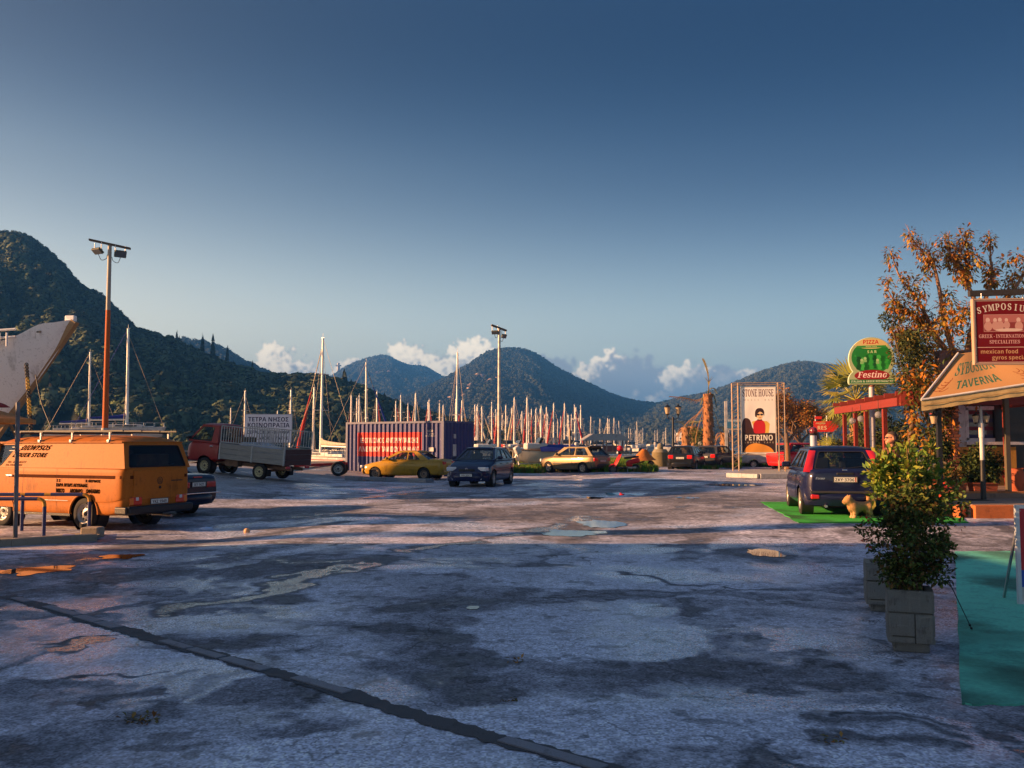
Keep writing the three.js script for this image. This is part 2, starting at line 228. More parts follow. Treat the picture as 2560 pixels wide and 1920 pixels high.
function wetness(x, z) { // 0 dry ... 1 damp and dark ... 2 a film of water
  const [u, v] = warp(x, z); const al = 0.95 * u + 0.31 * v, ac = 0.95 * v - 0.31 * u; let w = 0.46 * sstep(0.44, 0.66, fbm(u * 0.42 + 3, v * 0.42 + 8, 0, 4)) + 0.30 * sstep(0.50, 0.68, fbm(u * 1.3 + 50, v * 1.1, 0, 4)) + 0.50 * sstep(0.50, 0.66, fbm(al * 1.5 + 9, ac * 0.26 + 4, 0, 4)) + 0.35 * sstep(0.54, 0.64, fbm(al * 0.30 + 60, ac * 1.7 + 30, 0, 4));
  for (const [cx, cz, rx, rz, rot, k] of wetSpots) { const dx = (u - cx) / rx, dz = (v - cz) / rz, d = dx * dx + dz * dz; if (d < 2.2) w = Math.max(w, k * sstep(2.0, 0.35, d) * (0.45 + 0.9 * fbm(u * 2.3 + cx, v * 2.3, 0, 4))); }
  for (const [cx, cz, rx, rz] of drySpots) { const dx = (u - cx) / rx, dz = (v - cz) / rz, d = dx * dx + dz * dz; if (d < 1.5) { const s = sstep(1.2, 0.85, d); w = lerp(w, Math.max(0, w - 0.9) * 0.8, s); } }
  for (const [x1, z1, x2, z2, wd, k] of wetLines) { const ex = x2 - x1, ez = z2 - z1, t = clamp(((u - x1) * ex + (v - z1) * ez) / (ex * ex + ez * ez)), d = Math.hypot(u - x1 - ex * t, v - z1 - ez * t) / wd; if (d < 1.6) { const ends = sstep(0, 0.08, t) * sstep(1, 0.92, t), gap = k > 1 ? sstep(0.3, 0.55, fbm(u * 0.9 + 7, v * 0.9 + 2, 0, 3)) : 1; w = Math.max(w, k * sstep(1.6, 0.1, d) * ends * gap); } }
  return Math.max(0, w + (w > 0.04 ? 0.34 * (fbm(x * 8 + 3, z * 8 + 1, 0, 4) - 0.5) : 0));
}
// far left is pale compacted gravel; a strip beyond the road is older, redder asphalt
function asphaltAt(x, z) {
  const w = wetness(x, z), big = fbm(x * 0.22 + 9, z * 0.22 + 4, 0, 3), mid = fbm(x * 2.1, z * 2.1 + 5, 0, 4), fine = fbm(x * 23, z * 23, 0, 2), grit = hash3(Math.floor(x * 90), Math.floor(z * 90), 3);
  let a = 0.52 * (0.80 + 0.40 * big) * (0.80 + 0.40 * mid) * (0.62 + 0.76 * fine) * (0.42 + 1.16 * grit);
  const d = clamp(w); a *= lerp(1, 0.20, d);
  const cr = Math.abs(fbm(x * 0.55 + 3, z * 0.55 + 60, 0, 5) - 0.5), cr2 = Math.abs(fbm(x * 0.9 + 33, z * 0.9 + 10, 0, 5) - 0.52); if (cr < 0.004 || cr2 < 0.0022) a *= 0.45;
  const st = fbm(x * 5 + 91, z * 5 + 17, 0, 3); if (st > 0.68) a *= lerp(1, 0.5, sstep(0.68, 0.74, st));
  const worn = fbm(x * 0.8 + 15, z * 0.8 + 71, 0, 4);
  const gravel = sstep(-6, -9, x + 0.12 * (z + 30) + 1.5 * fbm(x * 0.6, z * 0.6)) * sstep(-23.5, -26, z);
  let r = a * 0.99, g = a * 1.01, b = a * 1.22;
  if (gravel > 0) { const s = 0.27 * (0.7 + 0.6 * fine) * (0.85 + 0.3 * mid); r = lerp(r, s, gravel * 0.8); g = lerp(g, s * 0.98, gravel * 0.8); b = lerp(b, s * 0.98, gravel * 0.8); }
  // the new dark patch of asphalt in front of the dark car
  const np = sstep(-33.5, -33, -(-z)) * 0;
  const rough = w > 1 ? lerp(0.60, 0.09, sstep(0, 0.7, w - 1 - 0.30 * sstep(0.45, 0.62, fbm(x * 14, z * 14, 0, 3)) + 0.5 * (mid - 0.5) + 0.5 * (fine - 0.5))) : lerp(lerp(0.26, 0.60, sstep(0.38, 0.62, worn)) + 0.12 * (grit - 0.5), 0.80, sstep(0.25, 0.8, d));
  return [r, g, b, rough, np];
}
function groundSheet(x0, x1, z0, z1, nx, nz, texN, bumpTile, hole) {
  const col = new Uint8Array(texN * texN * 4), rg = new Uint8Array(texN * texN * 4), enc = (v) => { v = clamp(v); return 255 * (v <= 0.0031308 ? 12.92 * v : 1.055 * Math.pow(v, 1 / 2.4) - 0.055); };
  for (let j = 0; j < texN; j++) for (let i = 0; i < texN; i++) { const x = lerp(x0, x1, (i + 0.5) / texN), z = lerp(z0, z1, (j + 0.5) / texN), a = asphaltAt(x, z), k = (j * texN + i) * 4; col[k] = enc(a[0]); col[k + 1] = enc(a[1]); col[k + 2] = enc(a[2]); col[k + 3] = 255; rg[k] = rg[k + 1] = rg[k + 2] = a[3] * 255; rg[k + 3] = 255; }
  const mk = (d, srgb) => { const t = new THREE.DataTexture(d, texN, texN); t.magFilter = t.minFilter = THREE.LinearFilter; if (srgb) t.colorSpace = THREE.SRGBColorSpace; t.needsUpdate = true; return t; };
  const mat = new THREE.MeshPhysicalMaterial({ map: mk(col, true), roughnessMap: mk(rg, false), roughness: 1, specularIntensity: 1 });
  mat.bumpMap = rep(texGrain, (x1 - x0) / bumpTile, (z1 - z0) / bumpTile); mat.bumpScale = 0.005;
  const g = grid(nx, nz, (u, v) => { const x = lerp(x0, x1, u), z = lerp(z0, z1, v); return V(x, lie(x, z), z); });
  return struct('ground', g, mat, true);
}
const NX = 8.5, NZ = -15.2;
groundSheet(-NX, NX, 2.5, NZ, 34, 36, 2048, 1.1);              // near, fine
groundSheet(-34, 34, NZ, -60, 90, 70, 2048, 1.6);              // the car park
groundSheet(-34, -NX, 40, NZ, 8, 24, 512, 2); groundSheet(NX, 34, 40, NZ, 8, 24, 512, 2); groundSheet(-NX, NX, 40, 2.5, 4, 8, 256, 2);
{ // to the quay, and all the land around
  const mat = M(0.20, 0.185, 0.165, 0.9, { tex: texGrime, tile: 0.12, bump: texGrain, btile: 0.6, bs: 0.004 });
  const q = (x) => curve([[-400, -78], [-14, -78], [-3, -112], [40, -122], [400, -130]], x);
  struct('ground', [grid(60, 12, (u, v) => { const x = lerp(-34, 34, u), z = lerp(-60, q(x), v); return V(x, lie(x, z), z); }), grid(30, 16, (u, v) => { const x = lerp(-400, -34, u), z = lerp(300, q(x), v); return V(x, lie(x, z), z); }), grid(30, 16, (u, v) => { const x = lerp(34, 400, u), z = lerp(300, q(x), v); return V(x, lie(x, z), z); }), grid(4, 6, (u, v) => V(lerp(-34, 34, u), 0, lerp(300, 40, v)))], mat);
  const qp = []; for (const x of [-400, -60, -14, -10, -6, -3, 40, 400]) qp.push(V(x, lie(x, q(x)), q(x)));
  const gs = []; for (let i = 0; i + 1 < qp.length; i++) gs.push(beam(qp[i].clone().add(V(0, -0.85, -0.2)), qp[i + 1].clone().add(V(0, -0.85, -0.2)), 0.5, 2.0));
  struct('quay', gs, MAT.concrete);
}
// ---- water of the bay
{
  const t = dataTex(512, tiled((u, v) => 0.6 * fbm(u * 12, v * 36, 0, 4) + 0.4 * fbm(u * 40 + 5, v * 90, 0, 2)));
  const m = new THREE.MeshPhysicalMaterial({ color: RGB(0.018, 0.035, 0.05), roughness: 0.12, ior: 1.33, specularIntensity: 1 });
  m.bumpMap = rep(t, 1 / 30); m.bumpScale = 0.10;
  struct('water', grid(2, 2, (u, v) => V(lerp(-5000, 5000, u), -1.0, lerp(-70, -6000, v))), m);
}
// ---- hills: each one a body of land between a foot on the shore, a crest and a far side
const forestMat = { near: null };
function hill(name, crest, foot, opts) {
  const { dist, seed = 0, rough = 0.012, color, n = 120, m = 26, bulge = 0.85, label } = opts;
  const a0 = crest[0][0], a1 = crest[crest.length - 1][0], pos = [];
  const pt = (u, v) => { // v 0 foot .. 1 crest .. 1.35 behind
    const px = lerp(a0, a1, u), py = smooth(crest, px), D = curve(dist, px), top = at(px, py, D), k = Math.min(v, 1);
    const Df = curve(foot, px), f = at(px, HORIZON, Df); f.y = -2;
    if (v > 1) { const s = (v - 1) / 0.35; return V(top.x * (1 + 0.5 * s), lerp(top.y, -2, s), top.z * (1 + 0.5 * s)); }
    const h = top.y + 2, p = V(lerp(f.x, top.x, k), -2 + h * (Math.pow(k, 1.25) * (1 - bulge) + bulge * Math.sin(k * Math.PI / 2) * (0.35 + 0.65 * k)), lerp(f.z, top.z, k));
    const env = k * (1 - k) * 4, s = 6 / Math.max(60, h);
    const rid = fbm(p.x * s + seed * 7 + 50, p.z * s * 0.6 + 30, 0, 5) - 0.5, gul = 1 - Math.abs(fbm(px * 0.018 + seed, k * 0.7, 0, 3) * 2 - 1);
    p.y += h * env * (rid * (opts.ridge || 0.12) + (gul - 0.7) * (opts.gully || 0.07)); p.y += h * rough * (fbm(p.x * s * 7 + 3, p.z * s * 7, 0, 3) - 0.5) * clamp(k * 4);
    return p;
  };
  const g = grid(n, m, (u, v) => pt(u, v * 1.35));
  // scrub, bare limestone and forest on the flank
  const P = g.attributes.position, c = new Float32Array(P.count * 3);
  for (let i = 0; i < P.count; i++) { const x = P.getX(i), z = P.getZ(i), s = 30 / Math.abs(dist[0][1]); const f = fbm(x * s + seed, z * s, 0, 5), e = sstep(0.3, 0.7, f), k = lerp(0.55, 1.35, e); c[i * 3] = color[0] * k * lerp(0.9, 1.25, e); c[i * 3 + 1] = color[1] * k; c[i * 3 + 2] = color[2] * k; }
  g.setAttribute('color', new THREE.BufferAttribute(c, 3));
  const mat = new THREE.MeshPhysicalMaterial({ color: 0xffffff, vertexColors: true, roughness: 1, specularIntensity: 0.1 }); mat.bumpMap = rep(texGrain, opts.tile || 0.03); mat.bumpScale = opts.bump || 1.5;
  const h = struct(name, g, mat);
  h.userData.pt = undefined;
  return { mesh: h, pt };
}
const hillLeft = hill('hill', [[-700, 650], [-350, 605], [-160, 598], [20, 594], [60, 600], [130, 652], [200, 727], [270, 772], [330, 832], [390, 857], [440, 870], [520, 906], [600, 936], [680, 956], [760, 958], [830, 966], [890, 985], [960, 1015], [1050, 1050], [1150, 1078], [1260, 1100], [1330, 1109]], [[-700, 200], [400, 200], [900, 240], [1330, 300]], { dist: [[-700, 640], [200, 560], [600, 430], [900, 380], [1330, 330]], color: [0.052, 0.060, 0.034], seed: 3, n: 150, m: 40, tile: 0.12, bump: 1.2, ridge: 0.22, gully: 0.12 });
const hillBlue = hill('hill', [[300, 880], [400, 862], [450, 858], [500, 862], [560, 880], [620, 915], [700, 950], [800, 985], [900, 1020], [1000, 1060]], [[300, 700], [1000, 800]], { dist: [[300, 1400], [1000, 1200]], color: [0.050, 0.062, 0.042], seed: 9, tile: 0.03 });
const mountLeft = hill('mountain', [[560, 1050], [700, 1015], [790, 972], [830, 942], [880, 912], [930, 896], [965, 891], [1000, 908], [1025, 917], [1065, 921], [1110, 945], [1180, 965], [1300, 1000], [1450, 1040], [1600, 1085]], [[560, 1300], [1600, 1300]], { dist: [[560, 3000], [1600, 3000]], color: [0.062, 0.062, 0.040], seed: 14, n: 160, m: 40, tile: 0.012, bump: 4 });
const mountMid = hill('mountain', [[820, 1075], [900, 1050], [980, 1008], [1040, 985], [1110, 948], [1160, 922], [1220, 884], [1262, 875], [1300, 876], [1340, 889], [1400, 928], [1480, 966], [1540, 993], [1600, 1010], [1640, 1016], [1720, 1045], [1800, 1072], [1900, 1095], [1960, 1105]], [[820, 900], [1960, 800]], { dist: [[820, 1900], [1960, 1700]], color: [0.058, 0.060, 0.038], seed: 22, n: 190, m: 50, tile: 0.018, bump: 3 });
const mountRight = hill('mountain', [[1380, 1092], [1500, 1062], [1600, 1025], [1680, 1002], [1760, 986], [1850, 955], [1920, 926], [1980, 910], [2020, 907], [2070, 915], [2130, 920], [2200, 932], [2300, 962], [2560, 1000], [2900, 1030], [3300, 1050]], [[1380, 760], [3300, 700]], { dist: [[1380, 1650], [3300, 1400]], color: [0.050, 0.060, 0.042], seed: 31, n: 190, m: 44, tile: 0.02, bump: 3 });
// quarry scars of pale earth and the forest roads on the mountains: spoil lying on the slope
function scar(h, list, color, r) {
  const gs = []; const R = rng(77);
  for (const [u, v, n, su, sv] of list) for (let i = 0; i < n; i++) { const p = h.pt(u + (R() - 0.5) * su, v + (R() - 0.5) * sv), g = new THREE.IcosahedronGeometry(r * (0.5 + R()), 0); g.scale(1.6, 0.45, 1.2); gs.push(place(g, p.x, p.y + r * 0.25, p.z, 0, R() * 3, 0)); }
  return gs;
}
{ const m = M(0.42, 0.30, 0.24, 1, { tex: texGrime, tile: 0.02 }); stuff(struct('quarry_rubble', [...scar(mountMid, [[0.34, 0.60, 60, 0.02, 0.03], [0.36, 0.55, 40, 0.03, 0.015], [0.30, 0.52, 30, 0.07, 0.008], [0.22, 0.5, 22, 0.06, 0.008]], 0, 4), ...scar(mountLeft, [[0.34, 0.55, 16, 0.05, 0.008], [0.39, 0.66, 14, 0.05, 0.01]], 0, 4)], m), 'pale bare earth of the quarry cuts on the mountains'); }
// ---- forest: tree crowns on the slopes, nobody could count them
function faceOut(p, n) { // wind every triangle so that it faces the way its normal points
  for (let i = 0; i < p.length; i += 9) { const ux = p[i + 3] - p[i], uy = p[i + 4] - p[i + 1], uz = p[i + 5] - p[i + 2], vx = p[i + 6] - p[i], vy = p[i + 7] - p[i + 1], vz = p[i + 8] - p[i + 2], d = (uy * vz - uz * vy) * n[i] + (uz * vx - ux * vz) * n[i + 1] + (ux * vy - uy * vx) * n[i + 2]; if (d < 0) for (let k = 0; k < 3; k++) { const t = p[i + 3 + k]; p[i + 3 + k] = p[i + 6 + k]; p[i + 6 + k] = t; } }
}
function crownGeo(seed, n = 46, r = 1, leaf = 0.26) { // a crown of leaf sprays spread through a lumpy volume
  const R = rng(seed), p = [], nrm = [];
  for (let i = 0; i < n; i++) {
    const th = R() * 6.283, cz = R() * 1.7 - 0.7, rr = Math.sqrt(Math.max(0, 1 - cz * cz * 0.9)) * (0.55 + 0.45 * R()), c = V(Math.cos(th) * rr, cz * 0.95 + 0.55, Math.sin(th) * rr);
    const out = c.clone().sub(V(0, 0.4, 0)).normalize(), s = leaf * (1 + R()) * r;
    for (let k = 0; k < 2; k++) { const a = V(R() - 0.5, R() - 0.5, R() - 0.5).normalize(), b = out.clone().cross(a).normalize(), d = b.clone().cross(out).applyAxisAngle(b, (R() - 0.5) * 1.2); for (const [x, y] of [[-1, -0.6], [1, -0.6], [0, 1.2]]) { const q = c.clone().addScaledVector(b, x * s).addScaledVector(d, y * s).addScaledVector(out, (R() - 0.5) * 0.2); p.push(q.x * r, q.y * r, q.z * r); nrm.push(out.x, out.y, out.z); } }
  }
  faceOut(p, nrm); const g = new THREE.BufferGeometry(); g.setAttribute('position', new THREE.Float32BufferAttribute(p, 3)); g.setAttribute('normal', new THREE.Float32BufferAttribute(nrm, 3)); g.setAttribute('uv', new THREE.Float32BufferAttribute(new Float32Array(p.length / 3 * 2), 2)); return g;
}
function spireGeo(seed) { const R = rng(seed), p = [], nrm = []; for (let i = 0; i < 44; i++) { const y = R() * 3, r = (1 - y / 3) * 0.55 + 0.06, th = R() * 6.283, c = V(Math.cos(th) * r, y, Math.sin(th) * r), out = V(Math.cos(th), 0.3, Math.sin(th)); const b = V(-Math.sin(th), 0, Math.cos(th)); for (const [x, h] of [[-0.26, -0.2], [0.26, -0.2], [0, 0.5]]) { p.push(c.x + b.x * x, c.y + h, c.z + b.z * x); nrm.push(out.x, out.y, out.z); } } faceOut(p, nrm); const g = new THREE.BufferGeometry(); g.setAttribute('position', new THREE.Float32BufferAttribute(p, 3)); g.setAttribute('normal', new THREE.Float32BufferAttribute(nrm, 3)); g.setAttribute('uv', new THREE.Float32BufferAttribute(new Float32Array(p.length / 3 * 2), 2)); return g; }
const leafMat = (r, g, b, o = {}) => new THREE.MeshPhysicalMaterial({ color: RGB(r, g, b), roughness: 0.75, side: THREE.DoubleSide, specularIntensity: 0.3, ...o });
function forest(label, h, geo, n, size, seed, tints, range = [0, 1, 0.02, 1.0], far = 1) {
  const R = rng(seed), im = new THREE.InstancedMesh(geo, leafMat(1, 1, 1), n), c = new THREE.Color(); im.name = numbered('forest'); im.castShadow = im.receiveShadow = true; const s = V(1, 1, 1);
  for (let i = 0; i < n; i++) {
    const u = lerp(range[0], range[1], R()), v = lerp(range[2], range[3], Math.sqrt(R())), p = h.pt(u, v), dens = fbm(p.x * 0.02 + seed, p.z * 0.02, 0, 3), k = size * (0.45 + 0.8 * R()) * (0.7 + 0.6 * dens);
    s.set(k * (0.85 + 0.4 * R()), k * (0.8 + 0.5 * R()), k * (0.85 + 0.4 * R())); im.setMatrixAt(i, _m.compose(p.add(V(0, -0.25 * k, 0)), _q.setFromEuler(_e.set(0, R() * 6.28, 0)), s));
    const t = tints[Math.floor(R() * tints.length)], w = lerp(1, 0.65 + 0.7 * R(), far); c.setRGB(t[0] * w, t[1] * w, t[2] * w); im.setColorAt(i, c);
  }
  scene.add(im); return stuff(im, label);
}
const farGreens = [[0.060, 0.075, 0.045], [0.054, 0.068, 0.042], [0.068, 0.080, 0.048]];
const greens = [[0.085, 0.105, 0.045], [0.062, 0.085, 0.040], [0.105, 0.135, 0.060], [0.125, 0.150, 0.080], [0.070, 0.100, 0.030]];
forest('dense olive and oak scrub covering the dark hill', hillLeft, crownGeo(1, 110, 1, 0.13), 30000, 2.5, 101, greens, [0, 1, 0.12, 1.0]);
forest('tall dark pines among the scrub at the foot of the hill', hillLeft, crownGeo(2, 150, 1, 0.12), 2600, 3.6, 102, greens.slice(0, 2), [0.3, 1, 0.06, 0.75]);
forest('thin scrub on the far blue hill', hillBlue, crownGeo(3, 20), 9000, 5, 103, farGreens, [0, 1, 0.02, 1], 0.4);
forest('scrub forest covering the round mountain', mountMid, crownGeo(4, 24, 1, 0.22), 46000, 3.2, 104, farGreens, [0, 1, 0.02, 1], 0.4);
forest('scrub forest on the mountain behind the masts', mountLeft, crownGeo(5, 20), 34000, 4.2, 105, farGreens, [0, 1, 0.02, 1], 0.4);
forest('forest on the low mountain behind the billboard', mountRight, crownGeo(6, 20, 1, 0.22), 46000, 3.1, 106, farGreens, [0, 1, 0.02, 1], 0.4);
// single conifers that stand out on the ridge line
{
  const spire = spireGeo(8), sm = leafMat(0.022, 0.035, 0.02), tm = M(0.07, 0.05, 0.035, 0.9);
  const spots = [[441, 868, 4.0, 470], [447, 872, 3.2, 470], [476, 892, 3.4, 455], [505, 905, 5.6, 445], [531, 918, 6.2, 440], [567, 930, 5.0, 430], [584, 938, 3.4, 428], [630, 950, 3.8, 420], [861, 975, 3.4, 350], [876, 982, 2.6, 345], [915, 1003, 2.8, 340], [960, 1030, 3.0, 335], [1049, 1062, 3.2, 325], [1082, 1072, 2.6, 322], [1118, 1080, 2.6, 318], [1180, 1092, 2.4, 312]];
  const at0 = ['highest', 'next', 'third', 'fourth', 'fifth', 'sixth', 'seventh', 'eighth'];
  spots.forEach(([px, py, s, d], i) => { const t = thing('conifer_tree', i < 8 ? `small dark conifer against the blue hill on the left ridge, ${at0[i]} one down the slope` : `dark pointed conifer at the wooded foot of the hill, ${['first', 'second', 'third', 'fourth', 'fifth', 'sixth', 'seventh', 'eighth'][i - 8]} from the tall red jib`, 'tree', at(px, py + 14, d), i); const g = spire.clone(); g.scale(s * (i < 8 ? 0.55 : 1), s * 0.9, s * (i < 8 ? 0.55 : 1)); obj('crown', g, sm, t); obj('trunk', cyl(0.1, 0.16, s * 1.2, 0, s * 0.3, 0, 6), tm, t); });
}

// ================================================================== VEHICLES  (local axes: +x ahead, +y up, +z the right-hand side)
const headingTurn = (hx, hz) => Math.atan2(-hz, hx);
const SEC = [[0, 0], [0.62, 0], [0.86, 0.01], [0.955, 0.09], [0.985, 0.24], [1.0, 0.44], [0.992, 0.62], [0.972, 0.80], [0.945, 0.90], [0.88, 0.985], [0.70, 1.0], [0, 1.0]];
function makeLoft(s) { // a body shell from a top line, a bottom line and a plan
  const sec = s.sec || SEC, nq = sec.length - 1;
  const S = (x, q, side = 1, off = 0) => { const yb = smooth(s.bot, x), yt = smooth(s.top, x), w = s.hw * smooth(s.plan, x), f = clamp(q) * nq, i = Math.min(nq - 1, Math.floor(f)), t = f - i; const a = sec[i], b = sec[i + 1]; const zz = lerp(a[0], b[0], t), yy = lerp(a[1], b[1], t), crown = (s.crown || 0) * (1 - zz * zz) * sstep(0.9, 1, yy); return V(x, lerp(yb, yt, yy) + crown, side * (zz * w + off)); };
  // param of the side at a given height
  S.q = (x, y) => { const yb = smooth(s.bot, x), yt = smooth(s.top, x), k = clamp((y - yb) / (yt - yb)); for (let i = 2; i < nq; i++) if (k <= sec[i + 1][1] || i === nq - 1) return (i + clamp((k - sec[i][1]) / Math.max(1e-4, sec[i + 1][1] - sec[i][1]))) / nq; return 1; };
  const xs = s.xs || (() => { const o = [], n = 42; for (let i = 0; i <= n; i++) { const t = i / n, e = t < 0.5 ? 0.5 * Math.pow(2 * t, 1.35) : 1 - 0.5 * Math.pow(2 - 2 * t, 1.35); o.push(lerp(s.x0, s.x1, e)); } return o; })();
  const ring = [], sub = 2; for (let i = 0; i < nq * sub; i++) ring.push([i / (nq * sub), 1]); ring.push([1, 1]); for (let i = nq * sub - 1; i > 0; i--) ring.push([i / (nq * sub), -1]);
  const m = ring.length, p = [], ix = [];
  for (const x of xs) for (const [q, sd] of ring) { const v = S(x, q, sd); p.push(v.x, v.y, v.z); }
  for (let i = 0; i + 1 < xs.length; i++) for (let j = 0; j < m; j++) { const a = i * m + j, b = i * m + (j + 1) % m, c = a + m, d = b + m; ix.push(a, b, d, a, d, c); }
  const cap = (i, flip) => { const x = xs[i], c = p.length / 3; let y = 0; for (let j = 0; j < m; j++) y += p[(i * m + j) * 3 + 1] / m; p.push(x, y, 0); for (let j = 0; j < m; j++) { const a = i * m + j, b = i * m + (j + 1) % m; flip ? ix.push(c, a, b) : ix.push(c, b, a); } };
  cap(0, false); cap(xs.length - 1, true);
  let g = new THREE.BufferGeometry(); g.setAttribute('position', new THREE.Float32BufferAttribute(p, 3)); g.setIndex(ix); g.computeVertexNormals();
  if (s.wells) {
    const ev = new Evaluator(); ev.attributes = ['position', 'normal']; ev.useGroups = false; let b = new Brush(g); b.updateMatrixWorld();
    for (const [x, y, r] of s.wells) for (const sd of [-1, 1]) { const c = new THREE.CylinderGeometry(r, r, 0.6, 26); c.rotateX(Math.PI / 2); c.translate(x, y, sd * (s.hw + 0.02)); c.deleteAttribute('uv'); const k = new Brush(c); k.updateMatrixWorld(); b = ev.evaluate(b, k, SUBTRACTION); b.updateMatrixWorld(); }
    g = b.geometry;
  }
  return { S, g };
}
function patch(S, xa, xb, ya, yb, side, off, nx = 8, ny = 6) { // a skin that follows the body side, u from xb (front) to xa (rear)
  const g = grid(nx, ny, (u, v) => { const x = lerp(xb, xa, u); return S(x, lerp(S.q(x, ya), S.q(x, yb), v), side, off); });
  if (side > 0) { const uv = g.attributes.uv; for (let i = 0; i < uv.count; i++) uv.setX(i, 1 - uv.getX(i)); }
  return g;
}
function roundShape(pts, r) { const s = new THREE.Shape(), n = pts.length; pts.forEach((p, i) => { const a = pts[(i + n - 1) % n], b = pts[(i + 1) % n]; const la = p.distanceTo(a), lb = p.distanceTo(b), ra = Math.min(r, la / 2.2), rb = Math.min(r, lb / 2.2); const q = p.clone().lerp(a, ra / la), t = p.clone().lerp(b, rb / lb); i ? s.lineTo(q.x, q.y) : s.moveTo(q.x, q.y); s.quadraticCurveTo(p.x, p.y, t.x, t.y); }); s.closePath(); return s; }
function panel(BL, BR, TR, TL, holes, thick = 0.03, r = 0.05) { // a flat panel with window openings; returns frame, panes and a map from (s, t)
  const ux = BR.clone().sub(BL).normalize(), n = ux.clone().cross(TL.clone().sub(BL)).normalize(), uy = n.clone().cross(ux);
  const M4 = new THREE.Matrix4().makeBasis(ux, uy, n).setPosition(BL), to2 = (p) => { const d = p.clone().sub(BL); return new THREE.Vector2(d.dot(ux), d.dot(uy)); };
  const st = (s, t) => BL.clone().lerp(BR, s).lerp(TL.clone().lerp(TR, s), t);
  const shape = roundShape([BL, BR, TR, TL].map(to2), 0.01), panes = [];
  for (const h of holes) { const pts = h.map(([s, t]) => to2(st(s, t))), sh = roundShape(pts, r); shape.holes.push(new THREE.Path(sh.getPoints(5))); const pg = new THREE.ShapeGeometry(sh, 5); pg.translate(0, 0, -thick * 0.4); pg.applyMatrix4(M4); panes.push(pg); }
  const frame = new THREE.ExtrudeGeometry(shape, { depth: thick, bevelEnabled: false, curveSegments: 5 }); frame.translate(0, 0, -thick); frame.applyMatrix4(M4);
  const rim = []; for (const h of holes) { const pts = h.map(([s, t]) => to2(st(s, t))), o = roundShape(pts, r), c = pts.reduce((a, b) => a.add(b), new THREE.Vector2()).multiplyScalar(1 / pts.length); const inn = o.getPoints(5).map((p) => { const d = p.clone().sub(c), l = d.length(); return c.clone().addScaledVector(d, (l - 0.022) / l); }); o.holes.push(new THREE.Path(inn)); const g = new THREE.ExtrudeGeometry(o, { depth: 0.012, bevelEnabled: false, curveSegments: 5 }); g.translate(0, 0, -0.008); g.applyMatrix4(M4); rim.push(g); }
  return { frame, panes, rim, st, n, ux, uy };
}
function wheel(t, x, y, z, side, r, w, style, rimMat) {
  const k = new THREE.Group(); k.name = 'wheel'; t.add(k); k.position.set(x, y, z); k.rotation.x = side > 0 ? Math.PI / 2 : -Math.PI / 2;  // lathe axis y becomes the axle, pointing outwards
  const ri = r * 0.62, h = w / 2;
  obj('tyre', lathe([[ri * 0.96, -h * 0.8], [ri, -h], [r * 0.88, -h], [r * 0.97, -h * 0.75], [r, -h * 0.4], [r, h * 0.4], [r * 0.97, h * 0.75], [r * 0.88, h], [ri * 1.02, h * 0.98], [ri, h * 0.8]], 30), MAT.rubber, k);
  const rim = [lathe([[0.001, h * 0.55], [ri * 0.32, h * 0.58], [ri * 0.42, h * 0.42], [ri * 0.80, h * 0.34], [ri * 0.9, h * 0.6], [ri * 1.02, h * 0.92], [ri * 1.03, h * 0.7], [ri * 0.95, -h * 0.8]], 24)];
  if (style === 'spoke') for (let i = 0; i < 5; i++) { const a = i / 5 * 6.283; rim.push(box(ri * 0.66, h * 0.22, ri * 0.24, Math.cos(a) * ri * 0.62, h * 0.62, Math.sin(a) * ri * 0.62, 0, -a, 0)); }
  obj('rim', rim, rimMat, k);
  const holes = []; const nh = style === 'steel' ? 10 : style === 'spoke' ? 5 : 8; for (let i = 0; i < nh; i++) { const a = (i + 0.5) / nh * 6.283; holes.push(cyl(ri * (style === 'spoke' ? 0.17 : 0.10), ri * (style === 'spoke' ? 0.17 : 0.10), h * 0.1, Math.cos(a) * ri * 0.64, h * 0.38, Math.sin(a) * ri * 0.64, 10)); }
  obj('rim_hole', holes, MAT.black, k); obj('hub_cap', cyl(ri * 0.2, ri * 0.26, h * 0.25, 0, h * 0.62, 0, 12), style === 'steel' ? MAT.trim : MAT.steel, k);
  return k;
}
function paint(r, g, b, o = {}) { return M(r, g, b, 0.38, { specularIntensity: 0.35, clearcoat: 0.55, clearcoatRoughness: 0.08, tex: texGrime, tile: 0.5, ...o }); }
function plateTex(txt, eu) { return canvasTex(256, 64, (g, w, h) => { g.fillStyle = '#d9d8d0'; g.fillRect(0, 0, w, h); g.strokeStyle = '#222'; g.lineWidth = 4; g.strokeRect(3, 3, w - 6, h - 6); g.fillStyle = '#151515'; g.font = 'bold 50px sans-serif'; g.textAlign = 'center'; g.textBaseline = 'middle'; g.fillText(txt, w / 2 - (eu ? 8 : 0), h / 2 + 3, w - 34); if (eu) { g.fillStyle = '#a53c10'; g.fillRect(w - 24, 6, 14, h - 12); } }); }
function plate(t, txt, x, y, z, turn, eu, w = 0.46) { const q = new THREE.Group(); const g = place(new THREE.PlaneGeometry(w, 0.11), 0, 0, 0.004), b = box(w + 0.02, 0.125, 0.006); for (const k of [g, b]) { k.rotateY(turn); k.translate(x, y, z); } const p = obj('licence_plate', g, new THREE.MeshPhysicalMaterial({ map: plateTex(txt, eu), roughness: 0.5 }), t, true); obj('plate_frame', b, MAT.black, p); return p; }
